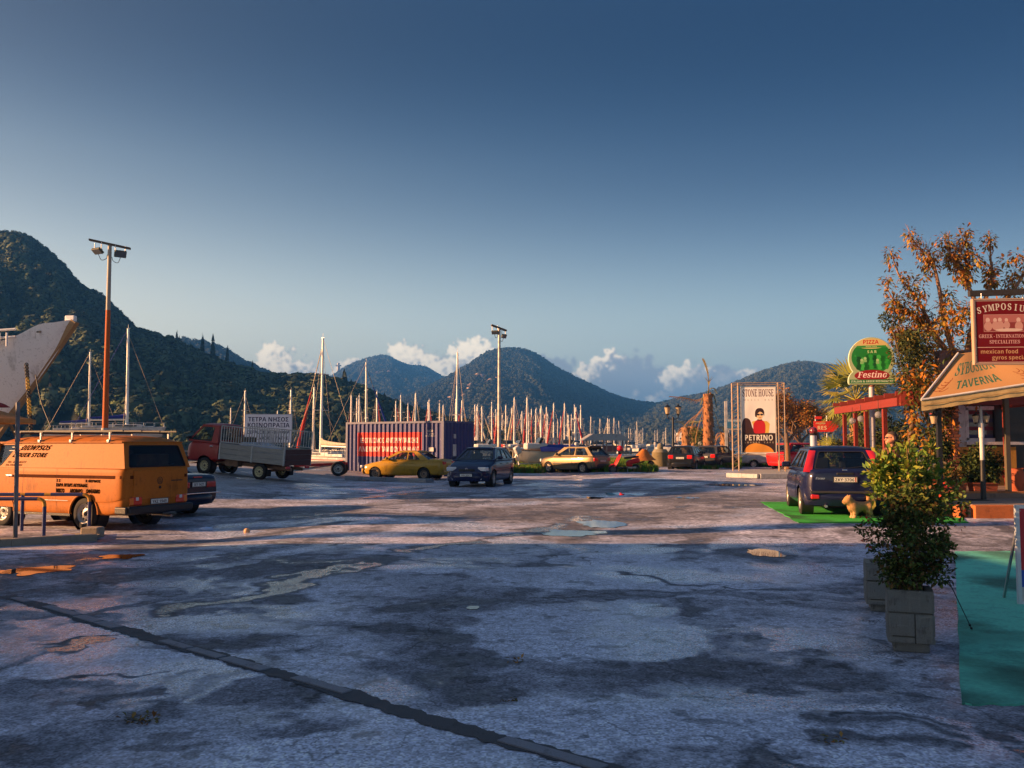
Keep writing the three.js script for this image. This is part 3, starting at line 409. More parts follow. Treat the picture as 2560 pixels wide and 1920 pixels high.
function glassHouse(t, g, bodyMat, opt = {}) {
  const { x0, x1, x2, x3, yb, yr, wb, wr } = g, P = (x, y, z) => V(x, y, z), glass = opt.glass || MAT.glass, frames = [];
  for (const sd of [-1, 1]) {
    const a = P(sd < 0 ? x3 : x0, yb, sd * wb), b = P(sd < 0 ? x0 : x3, yb, sd * wb), c = P(sd < 0 ? x1 : x2, yr, sd * wr), d = P(sd < 0 ? x2 : x1, yr, sd * wr);
    // seen from outside the right side runs front (left) to rear; windows are given from the rear (0) to the front (1)
    const A = sd < 0 ? b : a, B = sd < 0 ? a : b, C = sd < 0 ? d : c, D = sd < 0 ? c : d, hs = g.side.map((h) => h.map(([s, u]) => [1 - s, u]));
    const p = sd < 0 ? panel(A, B, C, D, hs) : panel(B, A, D, C, g.side);
    frames.push(p.frame); p.panes.forEach((q) => obj('side_window', q, glass, t)); each('window_seal', p.rim, MAT.rubber, t); if (sd < 0) g.leftPanel = p;
  }
  const f = panel(P(x0, yb, wb), P(x0, yb, -wb), P(x1, yr, -wr), P(x1, yr, wr), [g.front || [[0.05, 0.05], [0.95, 0.05], [0.94, 0.93], [0.06, 0.93]]]), r = panel(P(x3, yb, -wb), P(x3, yb, wb), P(x2, yr, wr), P(x2, yr, -wr), [g.rear || [[0.08, 0.08], [0.92, 0.08], [0.9, 0.9], [0.1, 0.9]]]);
  frames.push(f.frame, r.frame); obj('windscreen', f.panes, glass, t); obj('rear_window', r.panes, opt.rearGlass || MAT.tint, t); each('window_seal', [...f.rim, ...r.rim], MAT.rubber, t);
  obj('pillars', frames, bodyMat, t);
  const cr = g.crown || 0.05, ov = 0.012;
  obj('roof', [grid(14, 14, (u, v) => { const x = lerp(x2 - ov, x1 + ov, u), z = lerp(-wr - ov, wr + ov, v), e = (1 - Math.pow(Math.abs(2 * v - 1), 2.6)) * (1 - Math.pow(Math.abs(2 * u - 1), 4)); return V(x, yr + 0.012 + cr * Math.sqrt(Math.max(0, e)), z); }), box(x1 - x2 + ov * 2, 0.012, wr * 2 + ov * 2, (x1 + x2) / 2, yr + 0.005, 0)], opt.roofMat || bodyMat, t);
  if (!opt.empty) {
    obj('cabin_floor', box(x0 - x3 - 0.1, 0.016, 2 * wb - 0.1, (x0 + x3) / 2, yb + 0.014, 0), MAT.seat, t);
    const seats = []; const hs = (yr - yb); for (const sx of opt.seats || [0.45]) for (const sz of [-0.36, 0.36]) seats.push(rbox(0.14, hs * 0.62, 0.44, 0.05, lerp(x2, x1, sx), yb + hs * 0.26, sz * wb / 0.75), rbox(0.09, hs * 0.26, 0.24, 0.04, lerp(x2, x1, sx) - 0.02, yb + hs * 0.72, sz * wb / 0.75));
    each('seat', seats, MAT.seat, t); obj('steering_wheel', place(new THREE.TorusGeometry(0.17, 0.016, 6, 18), x1 + 0.02, yb + 0.10, -0.36 * wb / 0.75, 0, Math.PI / 2 - 0.5, 0), MAT.black, t);
  }
  return { f, r };
}
function mirror(t, x, y, z, sd, mat) { obj('wing_mirror', [rbox(0.10, 0.13, 0.20, 0.04, x, y, z + sd * 0.12), box(0.05, 0.03, 0.1, x, y - 0.03, z + sd * 0.02)], mat, t); }

function car(o) { // saloon, hatchback or estate
  const t = thing(o.name || 'parked_car', o.label, 'car', o.pos, headingTurn(...o.heading)); t.scale.setScalar(o.scale || 1); t.rotation.order = 'YXZ';
  const mat = o.mat, L = o.L / 2, hw = o.hw, wr = o.wr, wf = o.wf, wb = o.wbk;
  const shell = makeLoft({ x0: -L, x1: L, hw, top: o.top, bot: o.bot || [[-L, 0.36], [-L + 0.3, 0.24], [-0.5, 0.19], [0.5, 0.19], [L - 0.4, 0.22], [L, 0.30]], plan: o.plan || [[-L, 0.74], [-L + 0.08, 0.86], [-L + 0.28, 0.95], [-L + 0.8, 1], [L - 1.1, 1], [L - 0.45, 0.95], [L - 0.15, 0.83], [L, 0.66]], crown: 0.03, wells: [[wf, wr, wr * 1.14], [wb, wr, wr * 1.14]] });
  obj('body', shell.g, mat, t);
  each('wheel_arch', [wf, wb].flatMap((x) => [-1, 1].map((sd) => { const c = new THREE.CylinderGeometry(wr * 1.13, wr * 1.13, 0.24, 20, 1, true); c.rotateX(Math.PI / 2); c.translate(x, wr, sd * (hw - 0.16)); return c; })), MAT.black, t);
  for (const x of [wf, wb]) for (const sd of [-1, 1]) wheel(t, x, wr, sd * (hw - 0.115), sd, wr, 0.19, o.rim, o.rimMat || MAT.rimSteel);
  const gh = glassHouse(t, o.house, mat, o.houseOpt || {});
  for (const [xa, xb] of o.doors) for (const sd of [-1, 1]) { const d = obj('door', patch(shell.S, xa, xb, 0.30, o.house.yb - 0.05, sd, 0.006), mat, t); obj('door_handle', rbox(0.17, 0.035, 0.03, 0.012, xa + 0.14, o.house.yb - 0.13, sd * (shell.S(xa + 0.14, shell.S.q(xa + 0.14, o.house.yb - 0.13)).z + 0.012)), o.handleMat || MAT.trim, d); }
  if (o.rubStrip) each('side_moulding', [-1, 1].map((sd) => patch(shell.S, wb + wr * 1.2, wf - wr * 1.2, o.rubStrip, o.rubStrip + 0.06, sd, 0.013)), MAT.trim, t);
  const bump = (x, s, m) => { const g = grid(20, 8, (u, v) => { const a = lerp(-1, 1, u), y = lerp(o.bumperY[0], o.bumperY[1], v), ed = Math.pow(Math.abs(a), 3.2), bow = Math.sin(v * Math.PI) * 0.05; return V(s * (L + 0.012 + bow - ed * 0.26), y, a * (hw * 0.925)); }); return g; };
  obj('front_bumper', bump(L, 1), o.bumperMat || mat, t); obj('rear_bumper', bump(L, -1), o.bumperMat || mat, t);
  for (const sd of [-1, 1]) {
    for (const [x, y, z, w, h, d, m, ry] of o.headlights) obj('headlight', rbox(d, h, w, 0.03, x, y, sd * z, 0, sd * (ry || 0), 0), m || MAT.clearLens, t);
    for (const [x, y, z, w, h, d, m, ry, rz] of o.taillights) obj('tail_light', rbox(d, h, w, 0.03, x, y, sd * z, 0, -sd * (ry || 0), rz || 0), m || MAT.redLens, t);
    mirror(t, o.house.x0 - 0.34, o.house.yb + 0.09, sd * (o.house.wb - 0.01), sd, o.mirrorMat || mat);
  }
  if (o.grille) obj('grille', rbox(0.05, o.grille[1], o.grille[2], 0.02, o.grille[3] || L - 0.02, o.grille[0], 0), MAT.black, t);
  if (o.plateRear) plate(t, o.plateRear[0], o.plateRear[1], o.plateRear[2], 0, -Math.PI / 2, o.plateRear[3]);
  if (o.plateFront) plate(t, o.plateFront[0], o.plateFront[1], o.plateFront[2], 0, Math.PI / 2);
  return { t, shell, gh, L };
}
const onGround = (px, py) => ground(px, py);
// ---- the orange delivery van


{
  const phi = 24 * Math.PI / 180, S = 0.965, h = [-Math.cos(phi), -Math.sin(phi)];
  const near = onGround(308, 1331), c = V(near.x + h[0] * 2.285 * S + (-h[1]) * 0.92 * S, 0, near.z + h[1] * 2.285 * S + h[0] * 0.92 * S);
  c.y = lie(c.x, c.z);
  const t = thing('delivery_van', 'orange delivery van with black Greek lettering and a black roof rack', 'van', c, headingTurn(...h)); t.scale.setScalar(S);
  const mat = M(0.44, 0.135, 0.012, 0.6, { specularIntensity: 0.5, tex: texGrime, tile: 0.6 });
  const L = 2.285, hw = 0.922;
  const sec = [[0, 0], [0.7, 0], [0.90, 0.01], [0.955, 0.05], [0.975, 0.16], [0.978, 0.285], [0.994, 0.30], [1.0, 0.45], [1.0, 0.66], [0.992, 0.80], [0.985, 0.985], [0.90, 1.0], [0, 1.0]];
  const shell = makeLoft({ x0: -L, x1: L, hw, sec, top: [[-L, 1.26], [L - 0.25, 1.26], [L, 1.18]], bot: [[-L, 0.44], [-L + 0.25, 0.34], [-1.7, 0.30], [1.7, 0.30], [L - 0.2, 0.34], [L, 0.42]], plan: [[-L, 0.86], [-L + 0.03, 0.92], [-L + 0.10, 0.98], [-L + 0.3, 1], [L - 0.5, 1], [L - 0.2, 0.95], [L - 0.05, 0.86], [L, 0.78]], wells: [[1.295, 0.33, 0.40], [-1.165, 0.33, 0.40]] });
  obj('body', shell.g, mat, t);
  each('wheel_arch', [1.295, -1.165].flatMap((x) => [-1, 1].map((sd) => { const q = new THREE.CylinderGeometry(0.395, 0.395, 0.26, 22, 1, true); q.rotateX(Math.PI / 2); q.translate(x, 0.33, sd * (hw - 0.19)); return q; })), MAT.black, t);
  each('wheel_arch_lip', [1.295, -1.165].flatMap((x) => [-1, 1].map((sd) => place(new THREE.TorusGeometry(0.405, 0.022, 8, 30, Math.PI), x, 0.33, sd * (hw - 0.016)))), mat, t);
  for (const x of [1.295, -1.165]) for (const sd of [-1, 1]) wheel(t, x, 0.33, sd * (hw - 0.12), sd, 0.33, 0.2, 'steel', MAT.rimSteel);
  const house = { x0: 2.10, x1: 1.50, x2: -2.10, x3: -2.262, yb: 1.262, yr: 1.80, wb: 0.905, wr: 0.80, crown: 0.14, side: [[[0.835, 0.06], [0.965, 0.06], [0.965, 0.9], [0.835, 0.9]]], rear: [[0.06, 0.04], [0.94, 0.04], [0.92, 0.88], [0.08, 0.88]] };
  const gh = glassHouse(t, house, mat, { seats: [0.86], rearGlass: new THREE.MeshPhysicalMaterial({ color: RGB(0.30, 0.32, 0.36), roughness: 0.03, transmission: 1, thickness: 0 }) });
  const cargo = []; for (const [x, y, z, a, b, d] of [[-1.75, 1.42, 0.1, 0.5, 0.26, 0.9], [-1.3, 1.46, -0.3, 0.6, 0.34, 0.5]]) cargo.push(rbox(a, b, d, 0.02, x, y, z)); obj('cargo', cargo, M(0.50, 0.22, 0.07, 0.8, { tex: texCloth }), t);
  obj('cabin_lining', [box(0.02, 0.5, 1.56, 0.62, 1.5, 0)], MAT.seat, t);
  // brown band, seams, gutter, sill
  const brown = M(0.085, 0.026, 0.010, 0.9, { tex: texGrime, specularIntensity: 0.1 }); for (const sd of [-1, 1]) obj('waist_band', patch(shell.S, -L + 0.11, L - 0.3, 1.055, 1.12, sd, 0.004, 20, 2), brown, t);
  obj('waist_band', rbox(0.02, 0.065, 1.56, 0.006, -L - 0.002, 1.088, 0), brown, t);
  each('rain_gutter', [-1, 1].map((sd) => box(3.6, 0.022, 0.03, -0.30, 1.80, sd * 0.826)), mat, t);
  const lp = house.leftPanel, seam = [];
  obj('body_seam', [0.335, 0.565].flatMap((s) => { const a = lp.st(1 - (1 - s), 0.03), x = a.x; return [-1].map((sd) => patch(shell.S, x - 0.006, x + 0.006, 0.36, 1.25, sd, 0.003, 1, 10)); }), M(0.30, 0.08, 0.006, 0.6), t);
  const door = obj('front_door', patch(shell.S, 0.86, 1.86, 0.42, 1.24, -1, 0.006, 10, 8), mat, t); obj('door_handle', rbox(0.2, 0.04, 0.04, 0.015, 1.02, 1.09, -hw - 0.02), MAT.chrome, door);
  obj('front_door', patch(shell.S, 0.86, 1.86, 0.42, 1.24, 1, 0.006, 10, 8), mat, t);
  each('lower_trim', [-1, 1].map((sd) => patch(shell.S, -0.72, 0.86, 0.585, 0.60, sd, 0.006, 8, 1)), MAT.steel, t); each('sill', [-1, 1].map((sd) => box(1.6, 0.05, 0.05, 0.06, 0.30, sd * 0.86)), MAT.black, t);
  // air scoop with ten slats behind the upper side, on both sides
  for (const s of [0.055]) { const o = lp.st(s, 0.5), up = lp.uy, fw = lp.ux.clone(); const bs = new THREE.Matrix4().makeBasis(fw, up, lp.n); const put = (g, a, b, c) => { g.translate(a, b, c); g.applyMatrix4(bs); g.translate(o.x, o.y, o.z); return g; };
    const scoop = obj('air_scoop', [put(new THREE.BoxGeometry(0.03, 0.46, 0.06), 0.09 * Math.sign(fw.x || 1) * -1, 0, 0.03), put(new THREE.BoxGeometry(0.2, 0.02, 0.06), 0, 0.235, 0.03), put(new THREE.BoxGeometry(0.2, 0.02, 0.06), 0, -0.235, 0.03)], mat, t);
    for (let i = 0; i < 11; i++) obj('slat', put(new THREE.BoxGeometry(0.17, 0.018, 0.04, 1, 1, 1).rotateX(0.4), 0.0, -0.2 + i * 0.04, 0.02), mat, scoop); obj('scoop_back', put(new THREE.BoxGeometry(0.18, 0.45, 0.006), 0, 0, 0.006), MAT.black, scoop); }
  for (const tt of [0.66, 0.80]) { const a = lp.st(0.135, tt), b = lp.st(0.215, tt); obj('vent_slit', beam(a.clone().addScaledVector(lp.n, 0.004), b.clone().addScaledVector(lp.n, 0.004), 0.018, 0.012, lp.n), MAT.black, t); }
  // lettering painted on the side
  const letters = (w, hh, draw) => new THREE.MeshPhysicalMaterial({ map: canvasTex(w, hh, draw), transparent: true, roughness: 0.9, specularIntensity: 0.05 });
  const dark = '#120a06';
  const decal = (s0, s1, t0, t1, m) => { const P = (s, u) => lp.st(s, u).addScaledVector(lp.n, 0.004); return obj('lettering', grid(1, 1, (u, v) => P(lerp(s0, s1, u), lerp(t0, t1, v))), m, t, true); };
  const left = lp.st(0, 0.5).x > lp.st(1, 0.5).x; // which end of the panel is the front
  const sx = (f) => left ? 1 - f : f; // f from the rear (0) to the front (1)
  decal(sx(0.81), sx(0.545), 0.30, 0.97, letters(640, 300, (g, w, hh) => { g.fillStyle = g.strokeStyle = dark; g.lineWidth = 4; g.font = 'italic bold 118px sans-serif'; g.textBaseline = 'alphabetic'; g.save(); g.transform(1, 0, -0.12, 1, 30, 0); g.fillText('DIONYSOS', 40, 128, 560); g.strokeText('DIONYSOS', 40, 128, 560); g.restore(); g.save(); g.transform(1, 0, -0.08, 1, 20, 0); g.font = 'bold 104px sans-serif'; g.fillText('LIQUER STORE', 6, 252, 620); g.strokeText('LIQUER STORE', 6, 252, 620); g.restore(); }));
  decal(sx(0.81), sx(0.67), 0.02, 0.27, letters(400, 150, (g) => { g.fillStyle = '#4a2a12'; g.font = 'bold 54px sans-serif'; g.fillText('TEL. 0645 92277', 4, 56, 390); g.fillText('TEL.FAX 92095', 4, 126, 350); }));
  obj('lettering', patch(shell.S, -1.66, -0.36, 0.74, 1.04, -1, 0.004, 12, 4), letters(900, 210, (g) => { g.fillStyle = g.strokeStyle = dark; g.lineWidth = 5; g.font = 'bold 62px sans-serif'; for (const f of ['fillText', 'strokeText']) { g[f]('Ι Σ', 20, 54); g[f]('Κ ΘΕΡΜΟΣ', 590, 54, 290); g[f]('ΕΔΡΑ ΝΥΔΡΙ ΛΕΥΚΑΔΑΣ', 14, 126, 620); g[f]('ΜΙΚΤΟ', 14, 198, 170); g[f]('ΑΠΟΒΑΡΟ', 290, 198, 250); g[f]('ΩΦΕΛΙΜΟ', 610, 198, 270); } }), t, true);
  // the back: tailgate, lamps, bumper, plate, badge
  const gate = obj('tailgate', rbox(0.03, 0.60, 1.40, 0.012, -L - 0.004, 0.93, 0), mat, t); obj('lock', cyl(0.03, 0.03, 0.03, -L - 0.02, 0.86, 0, 12, 0, 0, Math.PI / 2), MAT.black, gate);
  obj('badge', place(new THREE.PlaneGeometry(0.17, 0.17), -L - 0.022, 1.0, 0, 0, -Math.PI / 2, 0), new THREE.MeshPhysicalMaterial({ transparent: true, roughness: 0.4, map: canvasTex(128, 128, (g) => { g.strokeStyle = '#1a1410'; g.lineWidth = 9; g.beginPath(); g.arc(64, 64, 54, 0, 7); g.stroke(); g.beginPath(); g.moveTo(40, 22); g.lineTo(64, 64); g.lineTo(88, 22); g.stroke(); g.beginPath(); g.moveTo(20, 42); g.lineTo(44, 104); g.lineTo(64, 66); g.lineTo(84, 104); g.lineTo(108, 42); g.stroke(); }) }), gate, true);
  obj('badge', place(new THREE.PlaneGeometry(0.34, 0.05), -L - 0.022, 0.99, 0.48, 0, -Math.PI / 2, 0), new THREE.MeshPhysicalMaterial({ transparent: true, roughness: 0.4, map: canvasTex(256, 40, (g) => { g.fillStyle = '#1a1410'; g.fillRect(4, 10, 248, 18); }) }), gate, true);
  for (const sd of [-1, 1]) { const l = obj('tail_light', rbox(0.05, 0.17, 0.30, 0.02, -L + 0.0, 0.60, sd * 0.62), MAT.redLens, t); obj('indicator_lens', rbox(0.05, 0.15, 0.09, 0.012, -L - 0.006, 0.60, sd * 0.74), MAT.orangeLens, l); obj('reversing_lens', rbox(0.05, 0.07, 0.08, 0.012, -L - 0.006, 0.645, sd * 0.60), MAT.clearLens, l); }
  plate(t, 'ΥΚΖ 1949', -L - 0.02, 0.575, 0, -Math.PI / 2, false, 0.48);
  obj('rear_bumper', [rbox(0.14, 0.17, 1.78, 0.05, -L - 0.05, 0.42, 0), ...[-1, 1].map((sd) => rbox(0.32, 0.15, 0.08, 0.03, -L + 0.10, 0.42, sd * 0.885))], MAT.black, t); obj('front_bumper', rbox(0.14, 0.17, 1.78, 0.05, L + 0.04, 0.42, 0), MAT.black, t);
  obj('exhaust_pipe', bar(V(-1.8, 0.26, 0.3), V(-2.35, 0.25, 0.3), 0.03), MAT.steel, t); obj('wiper', bar(V(-L - 0.01, 1.30, 0.02), V(-L + 0.03, 1.34, 0.42), 0.008), MAT.black, t);
  for (const sd of [-1, 1]) { obj('headlight', cyl(0.1, 0.1, 0.05, L - 0.01, 0.80, sd * 0.6, 18, 0, 0, Math.PI / 2), MAT.clearLens, t); mirror(t, 1.85, 1.34, sd * 0.9, sd, MAT.black); }
  // roof rack
  const rack = [], feet = []; for (const x of [-1.72, -0.65, 0.28, 0.95]) { rack.push(rbox(0.05, 0.035, 1.56, 0.01, x, 2.0, 0)); for (const sd of [-1, 1]) feet.push(box(0.035, 0.22, 0.03, x, 1.89, sd * 0.80), rbox(0.08, 0.07, 0.06, 0.015, x, 1.82, sd * 0.825)); }
  for (const z of [-0.74, -0.25, 0.25, 0.74]) rack.push(box(3.2, 0.03, 0.035, -0.42, 2.032, z)); each('rack_bar', rack, MAT.black, t); each('rack_foot', feet, MAT.steel, t);
}
// ---- the dark saloon parked beside it
{
  const phi = 22 * Math.PI / 180, h = [-Math.cos(phi), -Math.sin(phi)], S = 0.98, rr = at(556, 1200, 22.4), pos = V(rr.x + h[0] * 2.2 * S + h[1] * 0.86 * S, 0, rr.z + h[1] * 2.2 * S - h[0] * 0.86 * S); pos.y = lie(pos.x, pos.z);
  const m = paint(0.008, 0.012, 0.035);
  const k = car({ label: 'dark blue saloon car seen from behind, parked beyond the orange van', pos, heading: h, scale: S, mat: m, L: 4.4, hw: 0.86, wr: 0.30, wf: 1.35, wbk: -1.22, rim: 'cover', top: [[-2.2, 0.86], [-2.1, 0.95], [-1.55, 0.99], [-1.3, 0.935], [0.8, 0.92], [1.0, 0.91], [1.9, 0.76], [2.12, 0.66], [2.2, 0.55]], house: { x0: 1.0, x1: 0.3, x2: -0.65, x3: -1.5, yb: 0.93, yr: 1.36, wb: 0.79, wr: 0.58, side: [[[0.16, 0.08], [0.47, 0.08], [0.47, 0.9], [0.3, 0.9]], [[0.5, 0.08], [0.93, 0.08], [0.8, 0.9], [0.5, 0.9]]], rear: [[0.05, 0.05], [0.95, 0.05], [0.93, 0.93], [0.07, 0.93]] }, doors: [[-0.75, 0.1], [0.12, 1.0]], headlights: [[2.08, 0.62, 0.6, 0.34, 0.13, 0.12]], taillights: [[-2.17, 0.75, 0.455, 0.32, 0.15, 0.10]], bumperY: [0.28, 0.56], rubStrip: 0.5, plateRear: ['ΙΕΥ 1421', -2.22, 0.76], grille: [0.62, 0.1, 0.5, 2.15] });
  obj('bumper_strip', rbox(0.03, 0.03, 1.5, 0.01, -2.245, 0.55, 0), MAT.chrome, k.t); obj('brake_lamp', rbox(0.03, 0.035, 0.3, 0.01, -2.17, 0.93, 0), MAT.redLens, k.t); obj('wiper', bar(V(-1.5, 0.97, -0.1), V(-1.35, 1.01, 0.4), 0.01), MAT.black, k.t);
}
// ---- the yellow saloon in front of the container
{
  const h = new THREE.Vector2(-0.95, -0.31).normalize(), nf = onGround(935, 1196), pos = V(nf.x - h.x * 1.32 - h.y * 0.75 * -1 * -1, 0, nf.z - h.y * 1.32 + h.x * 0.75 * 1); pos.x = nf.x - h.x * 1.30 + 0.75 * -h.y * 1; pos.z = nf.z - h.y * 1.30 + 0.75 * h.x; pos.y = lie(pos.x, pos.z);
  const m = paint(0.48, 0.26, 0.018);
  car({ label: 'mustard yellow four-door saloon parked in front of the blue container', pos, heading: [h.x, h.y], scale: 0.95, mat: m, L: 4.3, hw: 0.845, wr: 0.29, wf: 1.30, wbk: -1.2, rim: 'steel', rimMat: M(0.3, 0.22, 0.16, 0.5, { metalness: 0.4 }), top: [[-2.15, 0.78], [-2.05, 0.92], [-1.5, 0.97], [-1.25, 0.92], [0.7, 0.90], [0.95, 0.89], [1.7, 0.74], [2.0, 0.64], [2.15, 0.52]], house: { x0: 1.0, x1: 0.22, x2: -0.78, x3: -1.45, yb: 0.91, yr: 1.33, wb: 0.78, wr: 0.57, side: [[[0.17, 0.08], [0.44, 0.08], [0.45, 0.92], [0.24, 0.92]], [[0.47, 0.08], [0.92, 0.08], [0.76, 0.92], [0.48, 0.92]]] }, doors: [[-0.72, 0.08], [0.10, 0.98]], headlights: [[2.02, 0.60, 0.58, 0.36, 0.14, 0.16, null, 0.35]], taillights: [[-2.10, 0.80, 0.52, 0.30, 0.15, 0.14]], bumperY: [0.24, 0.5], plateRear: ['ΙΥΒ 3368', -2.19, 0.62], plateFront: ['ΙΥΒ 3368', 2.205, 0.38], grille: [0.58, 0.08, 0.5, 2.1], handleMat: m });
}
// ---- the dark blue hatchback facing the camera
{
  const th = 14 * Math.PI / 180, h = [-Math.sin(th), Math.cos(th)], nf = onGround(1131, 1216), S = 1.02, left = [h[1], -h[0]]; // h x up
  const pos = V(nf.x - h[0] * 1.35 * S + Math.cos(th) * 0.75 * S, 0, nf.z - h[1] * 1.35 * S + Math.sin(th) * 0.75 * S); pos.y = lie(pos.x, pos.z);
  const m = paint(0.009, 0.014, 0.06);
  const k = car({ label: 'dark blue hatchback facing the road, its headlights toward us', pos, heading: h, scale: S, mat: m, L: 4.1, hw: 0.855, wr: 0.31, wf: 1.28, wbk: -1.32, rim: 'spoke', top: [[-2.05, 0.80], [-1.98, 0.95], [-1.6, 0.98], [-1.2, 0.96], [0.75, 0.95], [1.0, 0.94], [1.7, 0.80], [1.95, 0.68], [2.05, 0.55]], house: { x0: 1.02, x1: 0.2, x2: -1.35, x3: -1.85, yb: 0.96, yr: 1.40, wb: 0.79, wr: 0.58, side: [[[0.08, 0.1], [0.28, 0.1], [0.28, 0.9], [0.12, 0.9]], [[0.31, 0.1], [0.55, 0.1], [0.55, 0.92], [0.31, 0.92]], [[0.58, 0.1], [0.93, 0.1], [0.8, 0.92], [0.58, 0.92]]] }, doors: [[-0.8, 0.1], [0.12, 1.0]], headlights: [[1.93, 0.66, 0.60, 0.36, 0.15, 0.2, null, 0.3]], taillights: [[-1.98, 0.85, 0.66, 0.16, 0.3, 0.12]], bumperY: [0.22, 0.52], plateFront: ['ΗΝ 2063', 2.105, 0.44], grille: [0.62, 0.09, 0.6, 2.03] });
  obj('badge', rbox(0.02, 0.05, 0.08, 0.01, 2.05, 0.67, 0), MAT.chrome, k.t); for (const sd of [-1, 1]) obj('fog_lamp', cyl(0.05, 0.05, 0.04, 2.0, 0.32, sd * 0.52, 12, 0, 0, Math.PI / 2), MAT.clearLens, k.t);
}
// ---- the beige two-door hatchback on the grass
{
  const a = 44 * Math.PI / 180, h = [-Math.cos(a), -Math.sin(a)], nr = onGround(1457, 1182), pos = V(nr.x + h[0] * 1.2 - h[1] * 0.72, 0, nr.z + h[1] * 1.2 + h[0] * 0.72); pos.y = 0.0;
  const m = paint(0.23, 0.165, 0.085, { metalness: 0.25 });
  const k = car({ label: 'beige two-door hatchback with black roof spoiler on the grass verge', pos, heading: h, scale: 1.04, mat: m, L: 3.85, hw: 0.80, wr: 0.29, wf: 1.18, wbk: -1.2, rim: 'spoke', rimMat: M(0.55, 0.45, 0.36, 0.4, { metalness: 0.6 }), top: [[-1.92, 0.82], [-1.85, 0.93], [-1.2, 0.93], [0.6, 0.90], [0.8, 0.90], [1.6, 0.78], [1.85, 0.68], [1.92, 0.55]], house: { x0: 0.85, x1: 0.22, x2: -1.38, x3: -1.86, yb: 0.91, yr: 1.36, wb: 0.75, wr: 0.58, side: [[[0.10, 0.08], [0.44, 0.08], [0.46, 0.92], [0.12, 0.92]], [[0.47, 0.08], [0.92, 0.08], [0.80, 0.92], [0.49, 0.92]]] }, doors: [[-0.5, 0.75]], headlights: [[1.82, 0.66, 0.56, 0.26, 0.16, 0.12]], taillights: [[-1.88, 0.74, 0.53, 0.28, 0.19, 0.10]], bumperY: [0.28, 0.52], bumperMat: MAT.trim, plateRear: ['ΕΡΑ 4410', -1.96, 0.66], grille: [0.64, 0.12, 0.7, 1.9], rubStrip: 0.48 });
  obj('roof_spoiler', rbox(0.22, 0.05, 1.16, 0.02, -1.46, 1.40, 0), MAT.black, k.t);
}
// ---- the black and the dark grey hatchbacks by the lamp
{
  const mk = (px, py, deg, label, col, S, plateTxt, extra) => { const a = deg * Math.PI / 180, h = [Math.sin(a), -Math.cos(a)], w = onGround(px, py), pos = V(w.x + h[0] * 1.3 * S + h[1] * 0.7 * S, 0, w.z + h[1] * 1.3 * S - h[0] * 0.7 * S); return car({ label, pos, heading: h, scale: S, mat: paint(...col), L: 3.95, hw: 0.84, wr: 0.29, wf: 1.2, wbk: -1.27, rim: 'cover', rimMat: M(0.35, 0.33, 0.3, 0.4, { metalness: 0.5 }), top: [[-1.97, 0.84], [-1.9, 0.95], [-1.2, 0.95], [0.65, 0.93], [0.9, 0.93], [1.65, 0.80], [1.9, 0.70], [1.97, 0.55]], house: { x0: 0.95, x1: 0.25, x2: -1.45, x3: -1.86, yb: 0.94, yr: 1.38, wb: 0.78, wr: 0.60, side: [[[0.06, 0.1], [0.26, 0.1], [0.27, 0.9], [0.10, 0.9]], [[0.29, 0.1], [0.55, 0.1], [0.55, 0.92], [0.29, 0.92]], [[0.58, 0.1], [0.93, 0.1], [0.81, 0.92], [0.58, 0.92]]] }, doors: [[-0.75, 0.12], [0.14, 0.95]], headlights: [[1.86, 0.66, 0.6, 0.26, 0.15, 0.12]], taillights: [[-1.93, 0.80, 0.54, 0.30, 0.22, 0.12]], bumperY: [0.26, 0.52], plateRear: [plateTxt, -2.01, 0.74], grille: [0.64, 0.1, 0.7, 1.95], ...extra }); };
  mk(1737, 1173, 22, 'black hatchback with bright red tail lights beside the street lamp', [0.010, 0.011, 0.013], 1.04, 'ΗΝΕ 6120', {});
  mk(1799, 1169, 34, 'dark grey hatchback half hidden behind the black hatchback', [0.045, 0.045, 0.05], 1.05, 'ΕΡΒ 1208', {});
}
